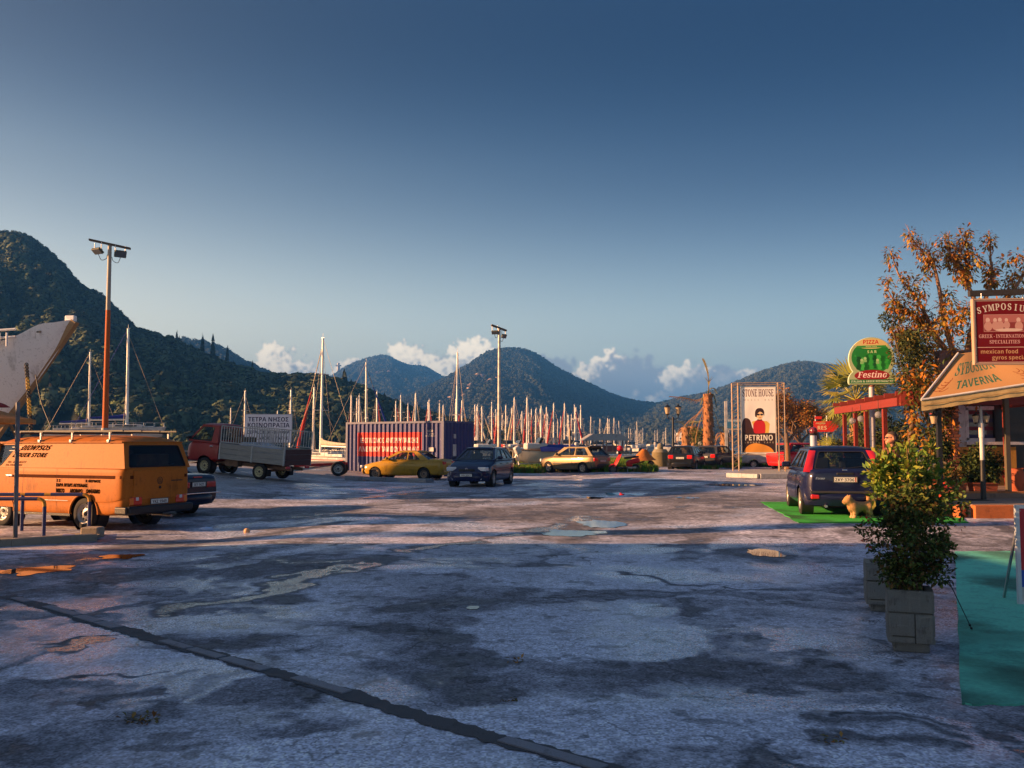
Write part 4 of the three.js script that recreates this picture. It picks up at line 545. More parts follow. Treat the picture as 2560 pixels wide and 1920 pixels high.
// ---- the dark blue hatchback on the green carpet
{
  const a = 11 * Math.PI / 180, h = [Math.sin(a), -Math.cos(a)], S = 0.99, w = onGround(2010, 1286), R = [-h[1], h[0]], pos = V(w.x + h[0] * 1.3 * S + R[0] * 0.75 * S, 0, w.z + h[1] * 1.3 * S + R[1] * 0.75 * S); pos.y = 0.10;
  const m = paint(0.007, 0.010, 0.045);
  const k = car({ label: 'blue hatchback with tall red tail lights parked on the bright green carpet', pos, heading: h, scale: S, mat: m, L: 4.1, hw: 0.86, wr: 0.30, wf: 1.30, wbk: -1.30, rim: 'spoke', top: [[-2.05, 0.89], [-1.99, 0.96], [-1.7, 0.99], [-1.2, 0.97], [0.75, 0.94], [1.0, 0.93], [1.75, 0.80], [1.98, 0.68], [2.05, 0.55]], house: { x0: 1.08, x1: 0.35, x2: -1.45, x3: -1.92, yb: 0.95, yr: 1.41, wb: 0.80, wr: 0.62, crown: 0.06, side: [[[0.10, 0.12], [0.28, 0.1], [0.28, 0.9], [0.16, 0.9]], [[0.31, 0.1], [0.56, 0.1], [0.56, 0.92], [0.31, 0.92]], [[0.59, 0.1], [0.93, 0.1], [0.81, 0.92], [0.59, 0.92]]], rear: [[0.12, 0.10], [0.88, 0.10], [0.86, 0.88], [0.14, 0.88]] }, doors: [[-0.8, 0.1], [0.12, 1.02]], headlights: [[1.9, 0.66, 0.6, 0.3, 0.15, 0.16]], taillights: [[-1.99, 0.42, 0.60, 0.18, 0.10, 0.14]], bumperY: [0.24, 0.56], plateRear: ['ΖΚΥ·3706', -2.062, 0.78, true], grille: [0.62, 0.09, 0.6, 2.0], houseOpt: { seats: [0.25, 0.72] } });
  const t = k.t, rp = k.gh.r; for (const [a, b] of [[-0.012, 0.10], [0.90, 1.012]]) { const c = [rp.st(a, -0.06), rp.st(b, -0.06), rp.st(b, 0.90), rp.st(a, 0.93)], q = rp.n; obj('tail_light', [grid(4, 6, (u, v) => c[0].clone().lerp(c[1], u).lerp(c[3].clone().lerp(c[2], u), v).addScaledVector(q, 0.012 + 0.022 * Math.sin(u * Math.PI) * Math.sin(v * Math.PI)))], MAT.redLens, t); }
  obj('boot_handle', rbox(0.04, 0.05, 0.34, 0.015, -2.04, 0.90, 0), MAT.black, t); obj('badge', rbox(0.02, 0.045, 0.1, 0.01, -2.0, 0.965, 0.0), MAT.chrome, t); obj('rear_wiper', [bar(V(-1.90, 1.0, 0), V(-1.88, 1.05, 0.38), 0.01), cyl(0.025, 0.025, 0.04, -1.92, 1.0, 0, 10, 0, 0, Math.PI / 2)], MAT.black, t);
  obj('badge', place(new THREE.PlaneGeometry(0.2, 0.075), -2.063, 0.80, -0.5, 0, -Math.PI / 2, 0), new THREE.MeshPhysicalMaterial({ transparent: true, metalness: 0.8, roughness: 0.3, map: canvasTex(160, 60, (g) => { g.fillStyle = '#d8dade'; g.font = 'italic bold 50px serif'; g.fillText('Focus', 4, 44); }) }), t, true);
  obj('exhaust_pipe', bar(V(-1.7, 0.24, -0.4), V(-2.12, 0.23, -0.4), 0.03), MAT.steel, t); obj('roof_aerial', bar(V(-1.2, 1.46, 0), V(-1.45, 1.75, 0), 0.006), MAT.black, t); obj('bumper_strip', rbox(0.03, 0.05, 1.4, 0.015, -2.09, 0.52, 0), MAT.trim, t);
}
// ---- the pickup truck with slatted sides
{
  const phi = 22 * Math.PI / 180, h = [-Math.cos(phi), -Math.sin(phi)], rc = at(708, 1180, 33.6), S = 1.0, pos = V(rc.x + h[0] * 2.3 - h[1] * 0.8, 0, rc.z + h[1] * 2.3 + h[0] * 0.8);
  const at2 = (d) => lie(pos.x + h[0] * d, pos.z + h[1] * d), rise = Math.atan2(at2(1.35) - at2(-1.18), 2.53); pos.y = (at2(1.35) + at2(-1.18)) / 2;
  const t = thing('pickup_truck', 'red cab pickup truck with grey slatted cargo bed and a pale load', 'truck', pos, headingTurn(...h)); t.rotation.order = 'YXZ'; t.rotation.z = rise;
  const red = M(0.30, 0.014, 0.010, 0.45, { clearcoat: 0.3, clearcoatRoughness: 0.4, tex: texGrime, tile: 0.8 }), grey = M(0.42, 0.42, 0.40, 0.7, { tex: texGrime, tile: 0.8, metalness: 0.1 }), rust = M(0.20, 0.12, 0.08, 0.9, { tex: texGrime });
  const cab = makeLoft({ x0: 0.74, x1: 2.3, hw: 0.80, top: [[0.74, 1.19], [2.0, 1.19], [2.3, 1.06]], bot: [[0.74, 0.52], [2.1, 0.42], [2.3, 0.46]], plan: [[0.74, 0.96], [0.85, 1], [1.9, 1], [2.15, 0.94], [2.3, 0.80]], xs: [0.74, 0.78, 0.9, 1.1, 1.3, 1.5, 1.7, 1.9, 2.0, 2.1, 2.2, 2.26, 2.3], wells: [[1.35, 0.31, 0.38]] });
  obj('cab', cab.g, red, t); each('wheel_arch', [-1, 1].map((sd) => { const q = new THREE.CylinderGeometry(0.375, 0.375, 0.26, 20, 1, true); q.rotateX(Math.PI / 2); q.translate(1.35, 0.31, sd * 0.62); return q; }), MAT.black, t);
  glassHouse(t, { x0: 2.2, x1: 1.62, x2: 0.86, x3: 0.78, yb: 1.19, yr: 1.84, wb: 0.785, wr: 0.68, crown: 0.07, side: [[[0.22, 0.08], [0.93, 0.08], [0.88, 0.9], [0.24, 0.9]]], rear: [[0.12, 0.2], [0.88, 0.2], [0.86, 0.85], [0.14, 0.85]] }, red, { seats: [0.3] });
  for (const sd of [-1, 1]) { const d = obj('door', patch(cab.S, 0.92, 1.98, 0.70, 1.16, sd, 0.006), red, t); obj('door_handle', rbox(0.14, 0.05, 0.03, 0.012, 1.06, 1.06, sd * 0.805), MAT.chrome, d); mirror(t, 2.05, 1.32, sd * 0.78, sd, MAT.black); obj('headlight', cyl(0.09, 0.09, 0.05, 2.28, 0.78, sd * 0.52, 16, 0, 0, Math.PI / 2), MAT.clearLens, t); }
  obj('front_bumper', rbox(0.12, 0.16, 1.64, 0.04, 2.34, 0.50, 0), MAT.black, t);
  for (const x of [1.35, -1.18]) for (const sd of [-1, 1]) wheel(t, x, 0.31, sd * 0.69, sd, 0.31, 0.19, 'steel', M(0.42, 0.38, 0.22, 0.6, { tex: texGrime }));
  each('chassis', [box(4.2, 0.12, 0.08, -0.2, 0.48, 0.35), box(4.2, 0.12, 0.08, -0.2, 0.48, -0.35), box(0.1, 0.08, 1.3, -1.18, 0.33, 0), box(0.1, 0.08, 1.3, 1.35, 0.33, 0), rbox(0.6, 0.24, 0.3, 0.03, 0.2, 0.5, -0.5)], rust, t);
  // wooden and steel sides of the bed
  const z = 0.82; obj('bed_floor', box(2.98, 0.07, 1.64, -0.82, 0.66, 0), rust, t);
  const brd = M(0.33, 0.32, 0.29, 0.85, { tex: texWood, tile: 1 }), redb = M(0.12, 0.05, 0.04, 0.8, { tex: texWood, tile: 1 });
  for (const sd of [-1, 1]) { const side = new THREE.Group(); side.name = 'bed_side'; t.add(side); for (let i = 0; i < 3; i++) obj('board', rbox(2.96, 0.185, 0.03, 0.006, -0.82, 0.73 + i * 0.195, sd * z), brd, side); each('hinge_post', [-2.28, -0.85, 0.62].map((x) => box(0.06, 0.62, 0.05, x, 0.92, sd * (z + 0.012))), grey, side); }
  { const gate = new THREE.Group(); gate.name = 'tailgate'; t.add(gate); for (let i = 0; i < 3; i++) obj('board', rbox(0.03, 0.185, 1.6, 0.006, -2.31, 0.73 + i * 0.195, 0), redb, gate); obj('head_board', box(0.03, 0.58, 1.6, 0.66, 0.95, 0), grey, t); }
  const rail = (a, b, name, post) => { const g = new THREE.Group(); g.name = name; t.add(g); const n = Math.round(a.distanceTo(b) / 0.115); obj('rail_frame', [beam(a.clone().setY(1.87), b.clone().setY(1.87), 0.035, 0.035), beam(a.clone().setY(1.27), b.clone().setY(1.27), 0.03, 0.03), beam(a.clone().setY(1.2), a.clone().setY(1.87), 0.035, 0.035, V(1, 0, 0)), beam(b.clone().setY(1.2), b.clone().setY(1.87), 0.035, 0.035, V(1, 0, 0))], grey, g); for (let i = 1; i < n; i++) { const p = a.clone().lerp(b, i / n); obj('rail_bar', box(0.024, 0.62, 0.024, p.x, 1.57, p.z), grey, g); } };
  rail(V(-2.28, 0, -z), V(0.62, 0, -z), 'bed_railing'); rail(V(-2.28, 0, z), V(0.62, 0, z), 'bed_railing');
  for (const sd of [-1, 1]) obj('tail_light', rbox(0.05, 0.10, 0.26, 0.02, -2.32, 0.55, sd * 0.6), MAT.redLens, t); each('mud_flap', [-1, 1].map((sd) => box(0.02, 0.26, 0.22, -1.58, 0.30, sd * 0.69)), MAT.rubber, t);
  for (const [i, [x, y, z, w, hh, d, c]] of [[0.3, 0.95, -0.35, 0.5, 0.5, 0.6, [0.10, 0.12, 0.14]], [0.28, 1.3, 0.2, 0.45, 0.34, 0.8, [0.20, 0.13, 0.07]], [-1.75, 0.84, 0.3, 0.6, 0.28, 0.5, [0.16, 0.16, 0.17]]].entries()) { const k = tag(obj('crate', rbox(w, hh, d, 0.02, x, y, z), M(...c, 0.85, { tex: texWood, tile: 2 })), ['dark crate behind the cab in the red truck’s bed', 'brown crate stacked highest behind the red truck’s cab', 'grey crate at the tail end of the red truck’s bed'][i], 'crate'); k.applyMatrix4(t.matrix.compose(t.position, t.quaternion.setFromEuler(t.rotation), t.scale)); }
  const load = tag(obj('load_sack', grid(30, 16, (u, v) => { const a = u * 6.283, y = Math.sin(v * Math.PI / 2); const w = Math.cos(v * Math.PI / 2); return V(-0.55 + Math.cos(a) * 1.2 * Math.pow(w, 0.5) + 0.06 * fbm(u * 7, v * 5), 0.72 + 0.58 * y * (0.85 + 0.3 * fbm(u * 4 + 2, v * 4)), Math.sin(a) * 0.66 * Math.pow(w, 0.5)); }), M(0.50, 0.53, 0.60, 0.7, { tex: texCloth, tile: 1 })), 'pale blue-white sheeted load lying in the bed of the red truck', 'load'); load.applyMatrix4(t.matrix.compose(t.position, t.quaternion.setFromEuler(t.rotation), t.scale));
}
// ---- red scooter on the verge
{
  const p = onGround(1562, 1180), t = thing('motor_scooter', 'red motor scooter with a red helmet on its handlebar, on the grass', 'scooter', V(p.x, 0, p.z), headingTurn(-0.97, 0.25)); t.scale.setScalar(1.08);
  const red = paint(0.55, 0.012, 0.014), k = 0.62;
  for (const x of [0.62, -0.58]) { const w = new THREE.Group(); w.name = 'wheel'; t.add(w); w.position.set(x, 0.24, 0); obj('tyre', place(new THREE.TorusGeometry(0.185, 0.055, 10, 26), 0, 0, 0), MAT.rubber, w); obj('rim', [cyl(0.14, 0.14, 0.05, 0, 0, 0, 16, Math.PI / 2), cyl(0.05, 0.05, 0.12, 0, 0, 0, 12, Math.PI / 2)], MAT.rimDark, w); }
  obj('leg_shield', [grid(10, 12, (u, v) => { const a = (u - 0.5) * 2, y = lerp(0.34, 1.0, v); return V(0.66 - v * 0.34 - Math.abs(a) * 0.12, y, a * lerp(0.10, 0.19, Math.sin(v * 3.0))); }), grid(8, 6, (u, v) => { const a = (u - 0.5) * 2; return V(lerp(0.84, 0.44, v), 0.42 + Math.sin(v * 2.6) * 0.10 - Math.abs(a) * 0.07, a * 0.085); })], red, t);
  obj('floor_board', rbox(0.5, 0.07, 0.28, 0.03, 0.16, 0.30, 0), MAT.black, t); obj('tail_body', [rbox(0.66, 0.24, 0.26, 0.09, -0.46, 0.62, 0, 0, 0, -0.22), rbox(0.3, 0.3, 0.24, 0.08, -0.24, 0.50, 0)], red, t); obj('saddle', rbox(0.72, 0.10, 0.28, 0.045, -0.36, 0.82, 0, 0, 0, -0.1), MAT.black, t);
  obj('engine', [rbox(0.5, 0.16, 0.22, 0.06, -0.36, 0.30, 0.04), bar(V(-0.2, 0.26, 0.16), V(-0.85, 0.34, 0.18), 0.045, 0.055)], MAT.steel, t); obj('fork', bar(V(0.30, 1.0, 0), V(0.62, 0.24, 0), 0.03), MAT.black, t); obj('handlebar', [bar(V(0.26, 1.05, -0.32), V(0.26, 1.05, 0.32), 0.018), rbox(0.16, 0.14, 0.2, 0.05, 0.30, 1.04, 0)], MAT.black, t);
  obj('headlight', ball(0.07, 0.38, 1.05, 0, 0.6, 1, 1), MAT.clearLens, t); obj('mirror', [bar(V(0.28, 1.05, 0.24), V(0.24, 1.26, 0.30), 0.007), rbox(0.02, 0.09, 0.12, 0.008, 0.24, 1.28, 0.30)], MAT.black, t); obj('stand', bar(V(-0.1, 0.28, -0.1), V(-0.06, 0.0, -0.26), 0.014), MAT.steel, t);
  const q = t.localToWorld(V(0.26, 1.26, -0.02)); t.updateMatrixWorld(); const hp = V(0.26, 1.22, -0.05).applyMatrix4(t.matrixWorld); const hm = thing('crash_helmet', 'red crash helmet resting on the handlebar of the red scooter', 'helmet', hp); obj('shell', ball(0.15, 0, 0.05, 0, 1.1, 1, 1), paint(0.7, 0.02, 0.03), hm); obj('visor', place(new THREE.SphereGeometry(0.153, 14, 6, 2.4, 1.5, 1.15, 0.6), 0, 0.05, 0), MAT.black, hm);
}
// ---- the red car and the white van among the trees behind the billboard
{
  const p = onGround(2008, 1171), t = car({ label: 'bright red hatchback among the trees behind the tree trunk', pos: V(p.x, 0, p.z), heading: [0.9, -0.43], scale: 1.15, mat: paint(0.62, 0.014, 0.012), L: 3.9, hw: 0.82, wr: 0.28, wf: 1.2, wbk: -1.2, rim: 'cover', top: [[-1.95, 0.82], [-1.86, 0.93], [0.65, 0.93], [0.9, 0.92], [1.65, 0.80], [1.9, 0.68], [1.95, 0.55]], house: { x0: 0.95, x1: 0.3, x2: -1.4, x3: -1.84, yb: 0.94, yr: 1.40, wb: 0.77, wr: 0.60, side: [[[0.08, 0.1], [0.46, 0.1], [0.46, 0.9], [0.12, 0.9]], [[0.5, 0.1], [0.93, 0.1], [0.81, 0.92], [0.5, 0.92]]] }, doors: [[-0.5, 0.9]], headlights: [[1.84, 0.66, 0.58, 0.28, 0.15, 0.12]], taillights: [[-1.9, 0.78, 0.54, 0.28, 0.2, 0.12]], bumperY: [0.26, 0.5], grille: [0.64, 0.1, 0.7, 1.92] });
  const q = onGround(1935, 1167), v = thing('camper_van', 'white camper van with a dark window band behind the billboard', 'van', V(q.x, 0, q.z), headingTurn(-0.95, -0.3)); v.scale.setScalar(0.84);
  const sh = makeLoft({ x0: -2.4, x1: 2.4, hw: 0.95, top: [[-2.4, 1.2], [1.9, 1.2], [2.4, 0.95]], bot: [[-2.4, 0.4], [2.4, 0.4]], plan: [[-2.4, 0.9], [-2.2, 1], [1.9, 1], [2.4, 0.8]], wells: [[1.5, 0.33, 0.4], [-1.4, 0.33, 0.4]] }); obj('body', sh.g, MAT.white, v);
  glassHouse(v, { x0: 2.1, x1: 1.5, x2: -2.3, x3: -2.36, yb: 1.2, yr: 1.95, wb: 0.93, wr: 0.82, side: [[[0.05, 0.15], [0.3, 0.15], [0.3, 0.75], [0.05, 0.75]], [[0.34, 0.15], [0.66, 0.15], [0.66, 0.75], [0.34, 0.75]], [[0.74, 0.12], [0.95, 0.12], [0.88, 0.85], [0.74, 0.85]]] }, MAT.white, { glass: MAT.tint, seats: [0.8] }); for (const x of [1.5, -1.4]) for (const sd of [-1, 1]) wheel(v, x, 0.33, sd * 0.83, sd, 0.33, 0.2, 'cover', MAT.rimSteel); for (const sd of [-1, 1]) obj('tail_light', rbox(0.05, 0.2, 0.1, 0.02, -2.4, 0.9, sd * 0.8), MAT.redLens, v);
}

// ================================================================== THE MARINA
const ORD = ['first', 'second', 'third', 'fourth', 'fifth', 'sixth', 'seventh', 'eighth', 'ninth', 'tenth', 'eleventh', 'twelfth', 'thirteenth', 'fourteenth', 'fifteenth', 'sixteenth', 'seventeenth', 'eighteenth', 'nineteenth', 'twentieth'];
const BOAT = { hull: MAT.gelcoat, deck: M(0.62, 0.56, 0.45, 0.6, { tex: texGrime, tile: 0.3 }), anti: M(0.10, 0.03, 0.025, 0.8), boot: M(0.03, 0.06, 0.2, 0.5), red: M(0.50, 0.022, 0.012, 0.8, { tex: texCloth }), cream: M(0.62, 0.55, 0.42, 0.85, { tex: texCloth }), blue: M(0.012, 0.035, 0.30, 0.8, { tex: texCloth }), wire: M(0.30, 0.24, 0.18, 0.5, { metalness: 0.4 }), dark: M(0.02, 0.025, 0.03, 0.15), redHull: M(0.45, 0.03, 0.03, 0.4), brown: M(0.10, 0.055, 0.045, 0.85, { tex: texCloth }), greyTube: M(0.34, 0.35, 0.38, 0.55, { tex: texGrime, tile: 0.5 }), teak: M(0.26, 0.14, 0.07, 0.7, { tex: texWood }) };
function hullGeo(L, B, free, draft) { return grid(26, 14, (u, v) => { const x = (u - 0.5) * L, b = B / 2 * Math.pow(Math.sin(clamp(0.12 + 0.88 * (1 - u)) * Math.PI / 2), 0.75) * (u < 0.12 ? lerp(0.78, 1, u / 0.12) : 1), sheer = free * (0.86 + 0.24 * u * u), a = (v - 0.5) * 2, s = Math.sign(a), k = Math.abs(a); const w = b * Math.pow(Math.sin(k * Math.PI / 2), 0.55), y = lerp(-draft * (1 - Math.pow(Math.abs(u - 0.5) * 2, 2)), sheer, Math.pow(k, 2.1)); return V(x + (u > 0.7 ? (y - sheer) * (u - 0.7) * 1.3 : 0), y, s * w); }); }
function deckGeo(L, B, free, drop = 0) { return grid(26, 6, (u, v) => { const x = (u - 0.5) * L, b = B / 2 * Math.pow(Math.sin(clamp(0.12 + 0.88 * (1 - u)) * Math.PI / 2), 0.75) * (u < 0.12 ? lerp(0.78, 1, u / 0.12) : 1), a = (v - 0.5) * 2; return V(x, free * (0.86 + 0.24 * u * u) - drop + 0.06 * (1 - a * a), a * b * 0.99); }); }
function sailboat(o) { // +x is the bow, y = 0 the waterline
  const t = thing('sailboat', o.label, 'sailboat', o.pos, o.turn, o.group), L = 11.4, B = 3.6, fr = 1.15, thick = o.thick || 1;
  obj('hull', hullGeo(L, B, fr, 0.5), o.hull || BOAT.hull, t); obj('deck', deckGeo(L, B, fr), BOAT.deck, t);
  each('boot_stripe', [-1, 1].map((s) => grid(20, 1, (u, v) => { const x = (lerp(0.04, 0.86, u) - 0.5) * L, b = B / 2 * Math.pow(Math.sin(clamp(0.12 + 0.88 * (1 - lerp(0.04, 0.86, u))) * Math.PI / 2), 0.75); return V(x, lerp(0.72, 0.84, v) * 1.0, s * (b * 0.985 + 0.02)); })), o.stripe || BOAT.boot, t);
  const cab = obj('coachroof', [rbox(4.6, 0.5, 2.0, 0.16, 0.6, fr + 0.18, 0), rbox(2.0, 0.22, 1.5, 0.1, 3.2, fr + 0.12, 0)], BOAT.hull, t); for (const s of [-1, 1]) obj('cabin_window', rbox(2.6, 0.16, 0.04, 0.015, 0.9, fr + 0.24, s * 1.0), BOAT.dark, cab);
  each('cockpit_coaming', [rbox(2.6, 0.3, 0.16, 0.06, -3.1, fr + 0.1, 1.15), rbox(2.6, 0.3, 0.16, 0.06, -3.1, fr + 0.1, -1.15)], BOAT.hull, t);
  if (o.sprayhood) obj('spray_hood', place(new THREE.SphereGeometry(1.05, 14, 8, 0, 6.3, 0, 1.5), -1.6, fr + 0.25, 0).applyMatrix4(new THREE.Matrix4().makeScale(1, 1, 1)), o.sprayhood, t);
  const H = 14.2, mx = 0.9, top = V(mx - 0.15, H, 0), mast = obj('mast', cylBetween(V(mx, fr, 0), top, 0.13 * thick, 0.085 * thick), MAT.mast, t);
  for (const y of [6.2, 10.2]) obj('spreader', bar(V(mx - 0.08, y, -0.95), V(mx - 0.08, y, 0.95), 0.03 * thick, 0.03 * thick, 5), MAT.mast, mast);
  obj('mast_head', [bar(top, top.clone().add(V(0, 0.55, 0)), 0.02, 0.02, 5), box(0.5, 0.05, 0.06, top.x, H + 0.05, 0)], MAT.mast, mast);
  const boom = obj('boom', bar(V(mx, fr + 1.1, 0), V(mx - 4.6, fr + 1.0, 0), 0.07 * thick), MAT.mast, t);
  obj('sail_cover', grid(10, 10, (u, v) => { const a = u * 6.283, k = v; return V(mx - 0.05 - k * 4.4, fr + 1.22 + lerp(0.55, 0.06, Math.pow(k, 0.35)) * 0.8 + Math.cos(a) * lerp(0.5, 0.12, Math.pow(k, 0.3)), Math.sin(a) * lerp(0.16, 0.1, k)); }), o.cover || BOAT.cream, boom);
  const bow = V(L / 2 - 0.25, fr * 1.1, 0), jt = V(mx + 0.05, 13.0, 0);
  if (o.jib) { const a = bow.clone().lerp(jt, 0.06), b = bow.clone().lerp(jt, o.jibTo || 0.94); obj('furled_jib', [bar(a, a.clone().lerp(b, 0.3), 0.12 * thick, 0.17 * thick, 8), bar(a.clone().lerp(b, 0.3), b, 0.17 * thick, 0.05 * thick, 8)], o.jib, t); if (o.jibTo) obj('forestay', bar(b, jt, 0.05, 0.05, 5), BOAT.wire, t); } else obj('forestay', bar(bow, jt, 0.022 * thick, 0.022 * thick, 4), BOAT.wire, t);
  obj('backstay', bar(V(-L / 2 + 0.2, fr, 0), top, 0.018 * thick, 0.018 * thick, 4), o.stay || BOAT.wire, t);
  for (const s of [-1, 1]) obj('shroud', [bar(V(mx - 0.3, fr, s * 1.5), V(mx - 0.08, 6.2, s * 0.95), 0.016 * thick, 0.016 * thick, 4), bar(V(mx - 0.08, 6.2, s * 0.95), V(mx - 0.15, 13.4, 0), 0.016 * thick, 0.016 * thick, 4)], BOAT.wire, t);
  const rail = []; for (let i = 0; i <= 9; i++) for (const s of [-1, 1]) { const u = i / 9, x = (u - 0.5) * L * 0.96, b = B / 2 * Math.pow(Math.sin(clamp(0.12 + 0.88 * (1 - u)) * Math.PI / 2), 0.75) * 0.94; rail.push(bar(V(x, fr, s * b), V(x, fr + 0.68, s * b), 0.018 * thick, 0.018 * thick, 4)); if (i) { const u0 = (i - 1) / 9, b0 = B / 2 * Math.pow(Math.sin(clamp(0.12 + 0.88 * (1 - u0)) * Math.PI / 2), 0.75) * 0.94; rail.push(bar(V((u0 - 0.5) * L * 0.96, fr + 0.66, s * b0), V(x, fr + 0.66, s * b), 0.012 * thick, 0.012 * thick, 4)); } } obj('guard_rail', rail, MAT.steel, t);
  return t;
}
function cylBetween(p, q, r1, r2) { return bar(p, q, r1, r2, 10); }
const boatAt = (px, topY, k, mastX = 0.75) => { const d = (15.2 * k - 2.6) * F / (HORIZON - topY); return { d, x: (px - 1280) / F * d }; };
function moor(t, px, topY, k, h) { const { d, x } = boatAt(px, topY, k), a = headingTurn(...h); t.scale.setScalar(k); t.rotation.y = a; t.position.set(x - h[0] * 0.75 * k, -1.0, -d - h[1] * 0.75 * k); return d; }

// ---- boats that can be told apart
function ashore(t, px, topY, d = 75) { // propped on the hard: the keel stands on a cradle
  const k = ((HORIZON - topY) / F * d + EYE - 2.2) / 14.75, h = [0.96, -0.28], x = (px - 1280) / F * d; t.scale.setScalar(k); t.rotation.y = headingTurn(...h); t.position.set(x - h[0] * 0.75 * k, 2.2, -d - h[1] * 0.75 * k); const y = (lie(x, -d) - 2.2) / k; obj('cradle', [-2.5, 0, 2.5].flatMap((a) => [box(0.2, -y - 0.3, 0.5, a, y / 2 - 0.15, 0), bar(V(a, 0.3, 1.7), V(a, y, 2.2), 0.07), bar(V(a, 0.3, -1.7), V(a, y, -2.2), 0.07)]), MAT.steel, t);
}
{
  const P = V(0, 0, 0);
  let t = sailboat({ label: 'cream sloop with one tall bright red furled jib, left of the blue container', pos: P, turn: 0, jib: BOAT.red, jibTo: 0.60, stripe: BOAT.redHull, cover: BOAT.cream, thick: 1.25 }); moor(t, 805, 822, 1.05, [-0.75, -0.66]);
  t = sailboat({ label: 'sailboat with a blue sail cover on its boom, shorter mast above the van roof', pos: P, turn: 0, cover: BOAT.blue, thick: 1.7 }); ashore(t, 221, 872);
  t = sailboat({ label: 'sailboat with a blue sail cover, taller mast just right of the orange lamp mast', pos: P, turn: 0, cover: BOAT.blue, thick: 1.7, stay: BOAT.blue }); ashore(t, 315, 810);
  t = sailboat({ label: 'tall sailboat with a dark blue furled jib behind the container’s left half', pos: P, turn: 0, jib: BOAT.blue, jibTo: 0.8, thick: 1.2 }); moor(t, 914, 888, 1.05, [0.9, -0.43]);
  t = sailboat({ label: 'tallest dark mast between the two central mountains, above the container', pos: P, turn: 0, thick: 1.2 }); moor(t, 1143, 862, 1.1, [-0.3, -0.95]);
}
// ---- rows of charter boats: [column, mast top, jib to the left (-1) or right (1), jib cloth, size]
{
  const protos = {}; const key = (c) => protos[c] || (protos[c] = sailboat({ label: 'x', pos: V(0, -50, 0), turn: 0, jib: { r: BOAT.red, w: BOAT.cream, n: null }[c], thick: { r: 1.9, w: 1.9, n: 1.9 }[c], sprayhood: { r: BOAT.red, w: BOAT.cream, n: null }[c], cover: c === 'r' ? BOAT.red : BOAT.cream }));
  const fresh = new Set();
  const take = (c, label, group) => { const p = key(c); let t; if (!fresh.has(c)) { fresh.add(c); t = p; t.userData.label = label; } else t = copyOf(p, label); if (group) t.userData.group = group; else delete t.userData.group; return t; };
  const R = rng(41);
  const near = [[878, 978, -1, 'r'], [888, 986, -1, 'r'], [898, 978, 1, 'w'], [939, 968, -1, 'r'], [983, 995, -1, 'r'], [1002, 978, 1, 'n'], [1015, 1001, -1, 'r'], [1039, 973, -1, 'w'], [1045, 980, 1, 'r'], [1070, 990, -1, 'r'], [1076, 996, 1, 'r'], [1099, 1000, 1, 'n'], [1108, 1005, -1, 'n'], [1134, 988, -1, 'r'], [1141, 1002, 1, 'w'], [1162, 992, 1, 'r'], [1190, 1003, -1, 'r'], [1195, 1008, 1, 'r'], [1226, 996, -1, 'r'], [1254, 982, 1, 'r'], [1286, 985, -1, 'w'], [1291, 1004, 1, 'r'], [1321, 984, 1, 'r'], [1353, 1007, -1, 'n'], [1390, 1001, 1, 'r'], [1416, 1001, 1, 'r'], [1452, 1005, 1, 'n']];
  const zones = [[0, 1150, 'above the container roof'], [1150, 1262, 'between container and lamp'], [1262, 1360, 'just right of the central lamp pole'], [1360, 1600, 'above the beige hatchback']], cnt = {};
  const word = { r: 'sailboat with red furled jib', w: 'sailboat with cream furled jib', n: 'sailboat with bare forestay' };
  for (const [px, top, dir, c] of near) { const z = zones.find((q) => px >= q[0] && px < q[1]), k2 = z[2] + c, n = cnt[k2] = (cnt[k2] || 0) + 1; const t = take(c, `${word[c]}, ${ORD[n - 1]} from the left ${z[2]}`, 'charter sailboats moored in a row'); const a = 1.05 + R() * 0.36; moor(t, px, top, 0.9 + R() * 0.14, [dir * Math.cos(a), -Math.sin(a)]); }
  const mid = [[287, 1016, 'n'], [349, 1020, 'n'], [577, 1012, 'n'], [612, 966, 'n'], [694, 1020, 'n'], [727, 962, 'n'], [785, 955, 'n'], [1305, 1022, 'n'], [1329, 1016, 'r'], [1361, 1014, 'r'], [1340, 1030, 'n'], [1312, 1030, 'r'], [1430, 1030, 'r'], [1447, 1040, 'n'], [1460, 1056, 'n'], [1477, 1036, 'n'], [1485, 1048, 'w'], [1500, 1042, 'n'], [1519, 1040, 'w'], [1523, 1043, 'n'], [1535, 1040, 'n'], [1541, 1056, 'n'], [1547, 1048, 'n'], [1556, 1062, 'n'], [1560, 1059, 'n'], [1571, 1067, 'n'], [1586, 1066, 'n'], [1592, 1050, 'n'], [1602, 1072, 'n'], [1375, 1028, 'r'], [1402, 1036, 'n'], [1206, 1030, 'n'], [1240, 1032, 'n'], [1178, 1036, 'r']];
  for (let i = 0; i < 34; i++) mid.push([1182 + R() * 260, 1004 + R() * 44, 'nnrwnn'[Math.floor(R() * 6)]]);
  for (const [px, top, c] of mid) { const left = px < 800; const t = take(c, left ? 'slim bare mast of a sailboat against the dark wooded hill' : c === 'r' ? 'distant white sailboat with a red furled jib in the far rows' : c === 'w' ? 'distant white sailboat with a cream furled jib in the far rows' : 'distant white sailboat with a bare mast in the far rows', left ? 'sailboats at the foot of the wooded hill' : 'sailboats in the far rows of the marina, ' + c); const a = R() * 6.283; moor(t, px, top, left ? 0.62 + R() * 0.3 : 0.85 + R() * 0.2, [Math.cos(a), Math.sin(a)]); }
    for (let i = 0; i < 46; i++) { const px = 1540 + R() * 330 + (i % 3 === 0 ? -120 : 0), top = 1066 + R() * 16; const t = take('n', 'tiny sailboat with a bare mast at the far end of the bay', 'tiny sailboats at the far end of the bay'); const a = R() * 6.283; moor(t, px, top, 0.8 + R() * 0.25, [Math.cos(a), Math.sin(a)]); }
}
